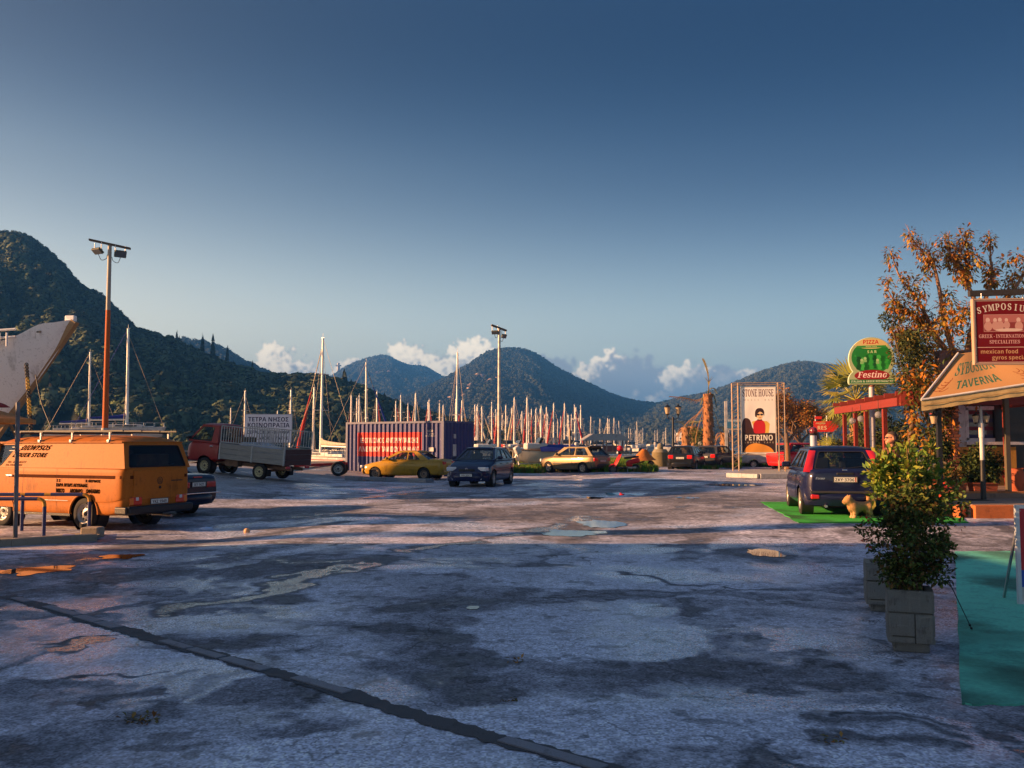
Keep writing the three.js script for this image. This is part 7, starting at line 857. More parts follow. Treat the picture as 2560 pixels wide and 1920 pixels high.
// ---- small things on the verge: orange tarpaulin, stone bollard, bicycle, poles
{
  const p = onGround(1608, 1168), t = thing('covered_moped', 'moped under a bright orange tarpaulin right of the red scooter', 'moped', V(p.x, 0, p.z), 0.3); obj('tarpaulin', grid(18, 10, (u, v) => { const a = u * 6.283, k = 1 - v, r = 0.30 + 0.42 * k * k; return V(Math.cos(a) * r * 1.3 * (1 - v * 0.75) + 0.1 * v, 0.52 + 0.72 * Math.sin(v * 1.57) + 0.06 * fbm(u * 6, v * 4), Math.sin(a) * r * 0.8 * (1 - v * 0.7) * (0.9 + 0.2 * fbm(u * 8, 3))); }), M(0.72, 0.22, 0.025, 0.7, { tex: texCloth, tile: 2 }), t); for (const x of [-0.6, 0.55]) { const w = new THREE.Group(); w.name = 'wheel'; t.add(w); w.position.set(x, 0.26, 0); obj('tyre', new THREE.TorusGeometry(0.22, 0.05, 8, 22), MAT.rubber, w); obj('rim', cyl(0.18, 0.18, 0.04, 0, 0, 0, 14, Math.PI / 2), MAT.rimDark, w); } obj('frame', [bar(V(-0.6, 0.26, 0), V(0.1, 0.5, 0), 0.04), bar(V(0.55, 0.26, 0), V(0.3, 0.8, 0), 0.035)], MAT.black, t);
  const q = onGround(1651, 1166), s = thing('stone_bollard', 'squat mossy stone bollard left of the black hatchback', 'bollard', V(q.x, 0, q.z)); obj('drum', grid(18, 8, (u, v) => { const a = u * 6.283, r = 0.62 * (0.95 + 0.1 * fbm(u * 6, v * 4)) * (1 - 0.12 * v); return V(Math.cos(a) * r, v * 1.05, Math.sin(a) * r); }), M(0.20, 0.16, 0.08, 0.95, { tex: texGrime, tile: 1.5, bump: texGrain, bs: 0.01 }), s); obj('cap', [cyl(0.40, 0.56, 0.22, 0, 1.15, 0, 16), ball(0.22, 0, 1.4, 0, 1, 1.2, 1)], M(0.26, 0.22, 0.14, 0.95, { tex: texGrime }), s);
  const bike = onGround(1640, 1160), b = thing('mountain_bike', 'dark bicycle leaning beside the stone bollard', 'bicycle', V(bike.x + 0.3, 0, bike.z - 1), 0.2); for (const x of [-0.52, 0.52]) { const w = new THREE.Group(); w.name = 'wheel'; b.add(w); w.position.set(x, 0.34, 0); obj('tyre', new THREE.TorusGeometry(0.31, 0.025, 6, 24), MAT.rubber, w); obj('spokes', Array.from({ length: 8 }, (_, i) => bar(V(0, 0, 0), V(Math.cos(i * 0.785) * 0.3, Math.sin(i * 0.785) * 0.3, 0), 0.004, 0.004, 4)), MAT.steel, w); } obj('frame', [[V(-0.52, 0.34, 0), V(-0.08, 0.36, 0)], [V(-0.52, 0.34, 0), V(-0.2, 0.84, 0)], [V(-0.08, 0.36, 0), V(-0.22, 0.92, 0)], [V(-0.2, 0.82, 0), V(0.36, 0.86, 0)], [V(-0.08, 0.36, 0), V(0.36, 0.8, 0)], [V(0.34, 1.0, 0), V(0.52, 0.34, 0)]].map(([a, c]) => bar(a, c, 0.02)), M(0.03, 0.04, 0.06, 0.4), b); obj('handlebar', bar(V(0.34, 1.02, -0.28), V(0.34, 1.02, 0.28), 0.014), MAT.black, b); obj('saddle', rbox(0.26, 0.05, 0.14, 0.02, -0.23, 0.95, 0), MAT.black, b);
  const pole = (px, y0, y1, label, r, mat) => { const g = ground(px, y0), tp = at(px, y1, -g.z), t3 = thing('wooden_post', label, 'post', V(g.x, 0, g.z)); obj('post', cyl(r * 0.9, r, tp.y, 0, tp.y / 2, 0, 8), mat, t3); return [t3, tp.y]; };
  const wood = M(0.50, 0.40, 0.26, 0.8, { tex: texWood, tile: 2 }); const [a1, h1] = pole(1425, 1181, 1072, 'thin pale post in front of the beige hatchback', 0.055, wood); obj('bracket', box(0.1, 0.3, 0.06, 0.04, h1 - 0.25, 0.03), MAT.black, a1); pole(1283, 1180, 1132, 'short thin post on the grass right of the dark blue hatchback', 0.045, wood);
  const wp = onGround(1880, 1161), w1 = thing('wooden_post', 'short white post under the billboard', 'post', V(wp.x, 0, wp.z)); obj('post', box(0.12, 0.9, 0.12, 0, 0.45, 0), MAT.white, w1);
  // red crate stack and trailer behind the billboard
  const cr = onGround(1915, 1164), cc = thing('cargo_tricycle', 'red box of a small cargo trailer under the billboard', 'trailer', V(cr.x, 0, cr.z), -0.1); obj('box', [rbox(1.3, 0.8, 0.9, 0.04, 0, 0.75, 0)], M(0.48, 0.03, 0.02, 0.5, { tex: texGrime }), cc); obj('slats', [0.55, 0.75, 0.95].map((y) => box(1.1, 0.05, 0.02, 0, y, 0.455)), MAT.black, cc); for (const x of [-0.4, 0.4]) wheel(cc, x, 0.2, 0.5, 1, 0.2, 0.1, 'steel', MAT.rimDark);
  const lc = onGround(1955, 1170), ob = thing('outboard_stand', 'small white bin beside the tree trunk right of the billboard', 'bin', V(lc.x, 0, lc.z)); obj('bin', cyl(0.24, 0.2, 0.7, 0, 0.36, 0, 14), MAT.white, ob); obj('lid', cyl(0.16, 0.25, 0.1, 0, 0.76, 0, 14), MAT.redLens, ob);
}
// ---- the old joint across the road: a shallow gutter of worn slabs between two cracks
{
  const a = ground(20, 1490), b = ground(1540, 1930), dir = b.clone().sub(a).normalize(), side = V(-dir.z, 0, dir.x), len = a.distanceTo(b), R = rng(15), dark = M(0.085, 0.088, 0.10, 0.8, { tex: texGrime, tile: 2, bump: texGrain, btile: 12, bs: 0.004 }), slab = M(0.24, 0.245, 0.29, 0.6, { tex: texGrime, tile: 2, bump: texGrain, btile: 10, bs: 0.004 });
  const wob = (s) => 0.05 * (fbm(s * 0.9, 3, 0, 3) - 0.5) * 2, P = (s, o, y) => { const p = a.clone().addScaledVector(dir, s).addScaledVector(side, o + wob(s)); p.y = lie(p.x, p.z) + y; return p; };
  struct('road_joint', grid(260, 4, (u, v) => { const w = 0.055 + 0.05 * fbm(u * 40, 8, 0, 4); return P(u * len, lerp(-w, w, v) + 0.06 * (fbm(u * 170, v > 0.5 ? 9 : 3, 0, 3) - 0.5), 0.005); }), dark);
  let s = 0.2; const kerb = []; while (s < len - 0.6) { const l = 0.25 + R() * 0.55; if (R() < 0.6) { const p = P(s + l / 2, (R() - 0.5) * 0.03, 0.006), g = new RoundedBoxGeometry(l * 0.92, 0.012, 0.085 + R() * 0.03, 1, 0.004); g.applyMatrix4(new THREE.Matrix4().makeBasis(dir, V(0, 1, 0), V(-side.x, 0, -side.z).negate())); g.translate(p.x, p.y + 0.002, p.z); kerb.push(g); } s += l; }
  for (const g of kerb) { const m = obj('gutter_slab', g, slab); m.userData.kind = 'structure'; }
}
// ---- puddles standing in the hollows
{
  const water = new THREE.MeshPhysicalMaterial({ color: RGB(0.015, 0.016, 0.018), roughness: 0.03, ior: 1.33 });
  const pud = (px, py, rx, ry, seed) => { const c = ground(px, py), ex = ground(px + rx, py), ez = ground(px, py + ry), A = ex.x - c.x, B = ez.z - c.z, p = [], n = 48; const g = grid(n, 4, (u, v) => { const a = u * 6.2832, r = v * (0.35 + 1.15 * fbm(Math.cos(a) * 2.2 + seed, Math.sin(a) * 2.2 + seed, 0, 5)); const x = c.x + Math.cos(a) * A * r, z = c.z + Math.sin(a) * B * r; return V(x, Math.max(c.y, lie(x, z)) + 0.007, z); }); struct('puddle', g, water); };
  pud(100, 1426, 86, 13, 3); pud(20, 1430, 40, 5, 8); pud(305, 1392, 52, 6, 5); pud(1500, 1310, 58, 10, 12); pud(1430, 1333, 80, 8, 19); pud(1915, 1383, 42, 13, 22); pud(1535, 1235, 26, 4, 25); pud(1720, 1245, 30, 3, 31); pud(1180, 1520, 14, 6, 41); pud(1485, 1245, 24, 2.5, 44); pud(1590, 1237, 20, 2.5, 47); pud(1830, 1213, 70, 2, 50);
}
// ---- litter and fallen leaves
{
  const lit = (px, py, name, label, cat, f) => { const p = ground(px, py), t = thing(name, label, cat, p); f(t); };
  lit(172, 1346, 'plastic_bottle', 'crushed blue plastic bottle lying by the left kerb', 'bottle', (t) => { obj('bottle', [cyl(0.035, 0.035, 0.2, 0, 0.036, 0, 10, 0, 0.2, Math.PI / 2), cyl(0.012, 0.03, 0.06, 0.13, 0.036, 0.0, 8, 0, 0.2, -Math.PI / 2)], M(0.10, 0.16, 0.55, 0.2), t); });
  lit(516, 1326, 'crumpled_paper', 'crumpled pale blue wrapper on the road right of the dark saloon', 'wrapper', (t) => { obj('wrapper', place(new THREE.IcosahedronGeometry(0.09, 1), 0, 0.04, 0).scale(1.6, 0.6, 1), M(0.45, 0.55, 0.75, 0.6), t); });
  lit(617, 1332, 'crumpled_paper', 'small crumpled orange wrapper on the sunlit road', 'wrapper', (t) => { obj('wrapper', place(new THREE.IcosahedronGeometry(0.06, 1), 0, 0.03, 0), M(0.6, 0.35, 0.18, 0.7), t); });
  lit(240, 1434, 'crumpled_paper', 'scrap of pinkish paper beside the orange-lit puddle', 'scrap', (t) => { obj('scrap', box(0.12, 0.004, 0.04, 0, 0.012, 0, 0.1, 0.4, 0.1), M(0.5, 0.42, 0.48, 0.8), t); });
  const brown = [[0.22, 0.10, 0.035], [0.32, 0.18, 0.05], [0.17, 0.14, 0.05]]; const leafy = (px, py, n, w, label, s) => lit(px, py, 'fallen_leaves', label, 'leaves', (t) => { const R = rng(s), sp = []; for (let i = 0; i < n; i++) sp.push([V((R() - 0.5) * w, 0.015, (R() - 0.5) * w * 0.7), 0.01]); stuff(obj('leaf_litter', leafCloud(sp, n * 2, 0.04, s, brown, { aspect: 0.6, up: 2 }), LEAF2, t)); });
  leafy(353, 1803, 26, 0.22, 'small heap of brown leaves left of the road joint', 3); leafy(1288, 1655, 7, 0.1, 'curled greenish leaf beside the dry patch', 4); leafy(1272, 1752, 6, 0.12, 'few brown leaf scraps low in the middle of the road', 5); leafy(2080, 1858, 6, 0.12, 'brown leaf scraps near the tyre marks', 6);
}
// ---- a white house up on the dark hill
{
  const c = at(90, 812, 455), t = thing('hill_house', 'small white gabled house high on the dark hill above the white bow', 'house', V(c.x, c.y - 4, c.z), 0.35); const k = 455 / F, wl = M(0.75, 0.74, 0.74, 0.8); obj('wall', box(26 * k, 14 * k, 20 * k, 0, 14 * k / 2, 0), wl, t); obj('roof', poly([[-15 * k, 0], [15 * k, 0], [0, 7 * k]], 22 * k).translate(0, 14 * k, -11 * k), M(0.42, 0.16, 0.12, 0.9), t); for (const x of [-7, 0, 7]) obj('window', box(3 * k, 4 * k, 0.3, x * k, 9 * k, 10 * k), MAT.black, t); obj('basement', box(26 * k, 12 * k, 18 * k, 0, -6 * k, 0), wl, t);
  const rl = at(846, 925, 2950), m = thing('radio_mast', 'tiny pale mast on the shoulder of the left mountain', 'mast', rl); obj('mast', cyl(4, 6, 26, 0, 10, 0, 6), MAT.white, m); obj('platform', box(16, 3, 16, 0, 14, 0), MAT.white, m);
}
// ---- houses along the street on the left, out of the frame: they throw the long shadows over the road
{
  const stucco = M(0.52, 0.44, 0.34, 0.9, { tex: texGrime, tile: 0.5 }), tile = M(0.34, 0.12, 0.06, 0.85, { tex: texGrime, tile: 0.8 }), wood = M(0.05, 0.12, 0.16, 0.6);
  const house = (label, x0, x1, z0, z1, H, ridge) => { const t = thing('street_house', label, 'house', V((x0 + x1) / 2, 0, (z0 + z1) / 2)), w = x1 - x0, d = z1 - z0; obj('wall', box(w, H, d, 0, H / 2, 0), stucco, t); obj('roof', poly([[-d / 2 - 0.4, 0], [d / 2 + 0.4, 0], [0, ridge]], w + 0.6).rotateY(Math.PI / 2).translate(-w / 2 - 0.3, H, 0), tile, t); const n = Math.max(2, Math.round(d / 4)); for (let i = 0; i < n; i++) { const z = (i + 0.5) / n * d - d / 2; const f = obj('window', box(0.06, 1.3, 1.0, w / 2 + 0.01, H * 0.55, z), wood, t); obj('pane', box(0.03, 1.1, 0.8, w / 2 + 0.045, H * 0.55, z), MAT.tint, f); } return t; };
  SHADE.forEach((h) => house(...h));
  const cy = thing('added_shade_cypress', 'unseen narrow cypress added to throw a dark strip across the road', 'tree', V(-14, 0, -15.2)), sp = [], R = rng(71); for (let i = 0; i < 90; i++) { const y = R(), r = 0.5 * Math.sin(Math.min(1, y * 3 + 0.25) * 1.57) * (1 - 0.75 * y); sp.push([V((R() - 0.5) * 2 * r, 0.8 + y * 6.4, (R() - 0.5) * 2 * r), 0.22]); } obj('crown', leafCloud(sp, 5200, 0.16, 33, [[0.03, 0.045, 0.02]], { droop: -0.8 }), LEAF2, cy); obj('trunk', cyl(0.12, 0.18, 6, 0, 3, 0, 8), BARK, cy);  // cypress out of view, added to cast the dark strip on the road
}

// ================================================================== THE TAVERNA SIDE
// ---- green carpets laid on the ground
{
  const lay = (label, c, m, nu = 60, nv = 60) => { const P = c.map(([x, y]) => ground(x, y)); const f = (u0, v0) => { const u = u0 + 0.007 * (fbm(v0 * 14 + 3, 5, 0, 3) - 0.5) * 2, v = v0 + 0.006 * (fbm(u0 * 14 + 9, 2, 0, 3) - 0.5) * 2; const p = P[0].clone().lerp(P[1], u).lerp(P[3].clone().lerp(P[2], u), v); p.y = lie(p.x, p.z) + 0.010 + 0.016 * Math.pow(fbm(p.x * 1.1 + 4, p.z * 2.6, 0, 3), 2); return p; }; const g = grid(nu, nv, f), t = obj('carpet', [g, grid(nu, 1, (u, v) => f(u, 0).add(V(0, -v * 0.012, 0))), grid(nv, 1, (u, v) => f(0, u).add(V(0, -v * 0.012, 0)))], m); return tag(t, label, 'carpet'); };
  lay('bright green carpet under the blue hatchback and the dog', [[1996, 1308], [2420, 1308], [2360, 1256], [1903, 1256]], M(0.018, 0.40, 0.028, 0.95, { tex: texStain, tile: 0.35, bump: texGrain, btile: 30, bs: 0.003 }));
  lay('faded sea-green carpet along the right edge, in front of the board', [[2403, 1762], [2900, 1772], [2760, 1380], [2388, 1380]], M(0.15, 0.68, 0.50, 0.9, { tex: texStain, tile: 0.28, bump: texGrain, btile: 30, bs: 0.003 }));
}
// ---- sidewalk, terrace, building
const TX = (px, d) => (px - 1280) / F * d;
{
  const paving = M(0.28, 0.20, 0.16, 0.85, { tex: texGrime, tile: 1.2, bump: texGrain, bs: 0.004 }), kerbM = M(0.50, 0.135, 0.03, 0.7, { tex: texGrime, tile: 2, bump: texGrain, bs: 0.005 }), y1 = 0.36, z0 = -18.6, x0 = TX(2397, 18.6);
  struct('sidewalk', [box(14, y1 - 0.02, 2.6, x0 + 0.28 + 7, (y1 - 0.02) / 2, z0 - 1.6)], paving);
  // kerbstones with a turned corner; orange sunlight partly put into their colour
  const K = thing('kerb', 'kerb of the taverna pavement with orange sunlight put into its colour', 'kerb', V(0, 0, 0)); for (let i = 0; i < 6; i++) obj('kerbstone', rbox(0.985, y1, 0.18, 0.02, x0 + 0.32 + 0.5 + i, y1 / 2, z0 - 0.21 + 0.0, 0, 0.0, 0), kerbM, K); obj('kerbstone', rbox(0.42, y1, 0.16, 0.02, x0 + 0.15, y1 / 2, z0 - 0.36, 0, 0.75, 0), kerbM, K); obj('kerbstone', rbox(0.16, y1, 2.0, 0.02, x0 + 0.03, y1 / 2, z0 - 1.55), kerbM, K);
  const R = rng(4); for (let i = 0; i < 9; i++) for (let j = 0; j < 3; j++) { const m = obj('paving_slab', rbox(0.76, 0.05, 0.70, 0.012, x0 + 0.75 + i * 0.78, y1 - 0.022 + R() * 0.008, z0 - 0.68 - j * 0.72), paving); m.userData.kind = 'structure'; }
  struct('terrace', box(16, 0.47, 5.4, x0 + 0.1 + 8, 0.235, -23.9), M(0.26, 0.17, 0.13, 0.85, { tex: texGrime, tile: 1.2 })); struct('terrace_step', box(16, 0.05, 0.14, x0 + 8.1, 0.488, -21.28), M(0.46, 0.17, 0.06, 0.8, { tex: texGrime }));
  const gr = thing('drain_grate', 'iron drain grate in the taverna pavement', 'grate', V(TX(2410, 20.4), y1 + 0.008, -20.45)); for (let i = 0; i < 9; i++) obj('bar', box(0.9, 0.012, 0.02, 0, 0, -0.25 + i * 0.06), MAT.black, gr); obj('frame', [box(0.96, 0.014, 0.03, 0, 0, -0.29), box(0.96, 0.014, 0.03, 0, 0, 0.29)], MAT.black, gr);
  // building
  const zb = -25.2, k = 25.2 / F, X = (px) => (px - 1280) * k, Y = (py) => EYE + (HORIZON - py) * k, b = thing('taverna_building', 'taverna house with brick pillar, white-framed window and ochre wall under the awning', 'building', V(X(2355), 0, zb)), bx = X(2355), rx = (px) => X(px) - bx; const brick = [0, 1, 2].map((i) => M(0.18 + 0.05 * i, 0.06 + 0.02 * i, 0.035 + 0.01 * i, 0.9, { tex: texGrime, tile: 4, bump: texGrain, btile: 12, bs: 0.004 })), ochre = M(0.52, 0.24, 0.035, 0.85, { tex: texGrime, tile: 1 }), wt = M(0.56, 0.54, 0.58, 0.7, { tex: texGrime, tile: 1 });
  obj('core_wall', box(9, 4.2, 0.3, 4.6, 2.1, -0.4), M(0.16, 0.10, 0.09, 0.9, { tex: texGrime }), b);
  const pw = rx(2392) - rx(2357), pil = new THREE.Group(); pil.name = 'brick_pillar'; b.add(pil); obj('mortar', box(pw - 0.02, 3.4, 0.28, rx(2374), 1.7, -0.02), M(0.14, 0.11, 0.10, 0.95), pil); const Rb = rng(8), bg = [0, 1, 2].map(() => new RoundedBoxGeometry(pw / 2 - 0.015, 0.075, 0.30, 1, 0.008)); for (let j = 0; j < 36; j++) for (let i = 0; i < 2; i++) { const q = new THREE.Mesh(bg[0], brick[Math.floor(Rb() * 3)]); q.name = 'brick'; q.castShadow = q.receiveShadow = true; q.position.set(rx(2374) + (i - 0.5) * pw / 2 + (j % 2 ? 0.04 : -0.04) * (Rb()), 0.5 + j * 0.088, (Rb() - 0.5) * 0.02); pil.add(q); }
  obj('white_pier', box(rx(2416) - rx(2392), 3.6, 0.2, (rx(2416) + rx(2392)) / 2, 1.9, -0.14), wt, b); obj('ochre_wall', box(rx(2500) - rx(2392) + 0.4, Y(1108) - 0.2, 0.22, (rx(2392) + rx(2500)) / 2 + 0.2, Y(1108) / 2, -0.10), ochre, b);
  const wy0 = Y(1100), wy1 = Y(1020), win = new THREE.Group(); win.name = 'window'; b.add(win); obj('frame', [box(3.4, 0.1, 0.14, rx(2416) + 1.7, wy0, -0.1), box(3.4, 0.1, 0.14, rx(2416) + 1.7, wy1, -0.1), box(0.1, wy1 - wy0, 0.14, rx(2418), (wy0 + wy1) / 2, -0.1), box(0.08, wy1 - wy0, 0.12, rx(2418) + 1.3, (wy0 + wy1) / 2, -0.1)], wt, win); obj('pane', box(3.3, wy1 - wy0, 0.015, rx(2416) + 1.7, (wy0 + wy1) / 2, -0.13), new THREE.MeshPhysicalMaterial({ color: RGB(0.10, 0.09, 0.10), roughness: 0.08, specularIntensity: 1 }), win); obj('window_sill', box(3.5, 0.08, 0.26, rx(2416) + 1.7, wy0 - 0.09, -0.06), wt, b);
  for (let i = 0; i < 4; i++) obj('curtain_stripe', box(3.2, 0.10, 0.01, rx(2416) + 1.7, wy1 - 0.12 - i * 0.22, -0.118), [M(0.14, 0.03, 0.05, 0.9), M(0.05, 0.05, 0.12, 0.9)][i % 2], b); obj('doorway', box(1.6, 2.5, 0.1, rx(2560), 1.6, -0.06), MAT.black, b);
  obj('cable', tube([V(rx(2352), Y(1212), 0.25), V(rx(2368), Y(1203), 0.25), V(rx(2380), Y(1196), 0.22), V(rx(2390), Y(1186), 0.2)], 0.018, 6), MAT.white, b);
  // awning: hipped canvas roof with a gable that carries the name, a valance all round
  const d = 20.4, kk = d / F, A = (px, py) => V((px - 1280) * kk, EYE + (HORIZON - py) * kk, -d), aw = thing('taverna_awning', 'orange canvas taverna awning with green lettering and a cream valance', 'awning', V(0, 0, 0)), canvas = M(0.56, 0.25, 0.075, 0.85, { tex: texCloth, tile: 1.2 }), cream = M(0.50, 0.38, 0.18, 0.85, { tex: texCloth, tile: 1.2 });
  const l = A(2308, 1001), r = A(2640, 950), tl = A(2440, 876), tr = A(2540, 862); r.z = -d + 0.5; l.z = -d - 0.1; tl.z = tr.z = -d - 0.75; const r2 = A(2640, 950); 
  const gable = (u, v) => { const bt = l.clone().lerp(r, u), tp = tl.clone().lerp(tr, u); return bt.lerp(tp, v).add(V(0, -0.02 * Math.sin(v * 3.1), 0.05 * Math.sin(u * 9) * Math.sin(v * 3))); };
  obj('gable', grid(16, 10, gable), new THREE.MeshPhysicalMaterial({ roughness: 0.85, map: canvasTex(1024, 512, (g, w, h) => { g.fillStyle = '#a67c4e'; g.fillRect(0, 0, w, h); for (let i = 0; i < 900; i++) { g.fillStyle = `rgba(${90 + (i * 37) % 60},${60 + (i * 13) % 40},30,0.05)`; g.fillRect((i * 197) % w, (i * 89) % h, 60, 3); } g.fillStyle = '#1f5a48'; g.textAlign = 'center'; g.font = 'bold 150px serif'; g.save(); g.translate(410, 250); g.rotate(-0.06); g.scale(0.80, 1.35); g.fillText('SYBOSION', 0, 0, 640); g.restore(); g.save(); g.translate(420, 425); g.rotate(-0.06); g.scale(0.85, 1.3); g.font = 'bold 110px sans-serif'; g.fillText('TAVERNA', 0, 0, 460); g.restore(); g.strokeStyle = '#7a3f18'; g.lineWidth = 8; for (const [x, s] of [[120, -1], [790, 1]]) { for (let i = 0; i < 4; i++) { g.beginPath(); g.arc(x + s * i * 14, 300 + i * 26, 34 + i * 4, -0.5, 2.6); g.stroke(); } g.beginPath(); g.moveTo(x - 30, 420); g.quadraticCurveTo(x, 460, x + 40, 400); g.stroke(); } }) }), aw, true);
  const back = (p, dz) => p.clone().add(V(0.62 * dz, 0, -dz)); obj('roof_side', [grid(8, 8, (u, v) => l.clone().lerp(back(l, 4), u).lerp(tl.clone().lerp(back(tl, 3), u), v)), grid(8, 8, (u, v) => tl.clone().lerp(tr, u).lerp(back(tl, 3).lerp(back(tr, 3), u), v))], canvas, aw);
  obj('valance', [grid(24, 4, (u, v) => l.clone().lerp(r, u).add(V(0, -v * (0.23 + 0.006 * Math.sin(u * 40)), 0.02 + 0.015 * Math.sin(u * 34) * v))), grid(12, 4, (u, v) => l.clone().lerp(back(l, 4), u).add(V(-0.02, -v * 0.23, 0)))], cream, aw); obj('valance_seam', beam(l.clone().add(V(0, -0.115, 0.045)), r.clone().add(V(0, -0.115, 0.045)), 0.012, 0.008), M(0.20, 0.10, 0.03, 0.9), aw);
  for (const [p, q] of [[l, r], [l, tl], [tr, r], [l, back(l, 4)]]) obj('frame_tube', bar(p.clone().add(V(0, 0.015, 0.03)), q.clone().add(V(0, 0.015, 0.03)), 0.026, 0.026, 8), MAT.white, aw);
  const post = (px, py, dd, base, label, m, rr = 0.05) => { const x = (px - 1280) / F * dd, t = thing('awning_post', label, 'post', V(x, base, -dd)); obj('post', box(rr * 2, EYE + (HORIZON - py) / F * dd - base, rr * 2, 0, (EYE + (HORIZON - py) / F * dd - base) / 2, 0), m, t); return t; };
  post(2346, 1008, 21.4, 0.47, 'dark post under the left corner of the taverna awning', MAT.black); post(2515, 990, 21.4, 0.47, 'dark post with a pale lit edge under the awning near the right edge', M(0.10, 0.08, 0.05, 0.6));
  // striped lamp post on the pavement
  const lx = TX(2452, 20.7), lp = thing('lamp_post', 'lamp post painted white over black with two lanterns under the awning', 'street lamp', V(lx, y1, -20.7)), LY = (py) => EYE + (HORIZON - py) / F * 20.7 - y1; obj('black_pole', cyl(0.048, 0.062, LY(1150), 0, LY(1150) / 2, 0, 14), MAT.black, lp); obj('white_pole', cyl(0.045, 0.048, LY(1092) - LY(1150), 0, (LY(1092) + LY(1150)) / 2, 0, 14), MAT.white, lp); obj('white_sleeve', cyl(0.058, 0.058, LY(1058) - LY(1094), 0, (LY(1058) + LY(1094)) / 2, 0, 14), MAT.white, lp); obj('top_pole', cyl(0.03, 0.04, LY(1020) - LY(1058), 0, (LY(1020) + LY(1058)) / 2, 0, 12), MAT.white, lp); for (const s of [-1, 1]) { obj('lamp_arm', tube([V(0, LY(1035), 0), V(s * 0.08, LY(1030), 0), V(s * 0.12, LY(1040), 0)], 0.012, 6), MAT.black, lp); lantern(lp, s * 0.12, LY(1048), 0, 0.42); }
  const wl = thing('wall_lantern', 'small lantern on the post at the left end of the terrace', 'lantern', V(TX(2334, 21.3), EYE + (HORIZON - 1050) / F * 21.3, -21.3)); lantern(wl, 0, 0, 0, 0.5); obj('bracket', bar(V(0, 0.2, 0), V(0.12, 0.24, 0), 0.012), MAT.black, wl);
  // boxes and plants on the terrace
  const terra = M(0.36, 0.085, 0.035, 0.85, { tex: texGrime, tile: 3 }), green = [[0.035, 0.06, 0.02], [0.05, 0.085, 0.025], [0.022, 0.04, 0.016], [0.09, 0.10, 0.03]], dry = [[0.16, 0.10, 0.03], [0.10, 0.09, 0.03], [0.20, 0.12, 0.04]];
  const pot = (px0, px1, label, plantN, pal, hh, seed, dd = 21.9) => { const xa = TX(px0, dd), xb = TX(px1, dd), w = xb - xa, t = thing('flower_box', label, 'flower box', V((xa + xb) / 2, 0.47, -dd)); obj('trough', [poly([[-w / 2 * 0.86, 0], [w / 2 * 0.86, 0], [w / 2, 0.2], [-w / 2, 0.2]], 0.26, 0.01).translate(0, 0, -0.13), box(w * 1.03, 0.03, 0.32, 0, 0.205, 0)], terra, t); const sp = []; const R2 = rng(seed); for (let i = 0; i < 16; i++) sp.push([V((R2() - 0.5) * w, 0.22 + R2() * hh, (R2() - 0.5) * 0.24), 0.1]); obj('plant', leafCloud(sp, plantN, 0.09, seed, pal), LEAF2, t); return t; };
  pot(2334, 2358, 'small terracotta trough at the left end of the terrace', 260, dry, 0.22, 3); pot(2362, 2404, 'long terracotta trough with drying plants below the brick pillar', 420, dry, 0.26, 4); pot(2420, 2482, 'terracotta trough under the big round bush', 200, green, 0.2, 5);
  const bx2 = TX(2455, 22.0), bush = thing('potted_bush', 'big round dark green bush in front of the ochre wall', 'bush', V(bx2, 0.6, -22.15)), sp = [], Rq = rng(12); for (let i = 0; i < 60; i++) { const a = Rq() * 6.283, r = Math.sqrt(Rq()) * 0.48, yy = Rq(); sp.push([V(Math.cos(a) * r * Math.sin(yy * 2.6 + 0.4), 0.18 + yy * 0.72, Math.sin(a) * r * 0.8), 0.17]); } obj('foliage', leafCloud(sp, 3600, 0.085, 9, green, { aspect: 0.7 }), LEAF2, bush); obj('stem', limbs(5, V(0, -0.1, 0), V(0, 1, 0), 0.4, 0.03, 3).geos, BARK, bush); obj('flowers', leafCloud([[V(0.46, 0.45, 0.25), 0.08], [V(0.42, 0.3, 0.28), 0.05]], 26, 0.07, 3, [[0.55, 0.03, 0.02]], { aspect: 0.8 }), LEAF2, bush);
  const jar = thing('clay_jar', 'tall clay jar beside the dark doorway at the right edge', 'jar', V(TX(2535, 21.8), 0.47, -21.8)); obj('jar', lathe([[0.14, 0], [0.2, 0.18], [0.19, 0.4], [0.14, 0.52], [0.17, 0.56]], 18), terra, jar);
  const iv = thing('climbing_plant', 'leafy climber growing up the post between the terrace and the brick pillar', 'plant', V(TX(2347, 22.6), 0.47, -22.6)), ivs = []; for (let i = 0; i < 40; i++) ivs.push([V((Rq() - 0.5) * 0.34, Rq() * 1.9, (Rq() - 0.5) * 0.2), 0.14]); obj('foliage', leafCloud(ivs, 1700, 0.08, 14, green, { aspect: 0.7 }), LEAF2, iv); obj('stem', bar(V(0, 0, 0), V(0, 1.9, 0), 0.02), BARK, iv);
}
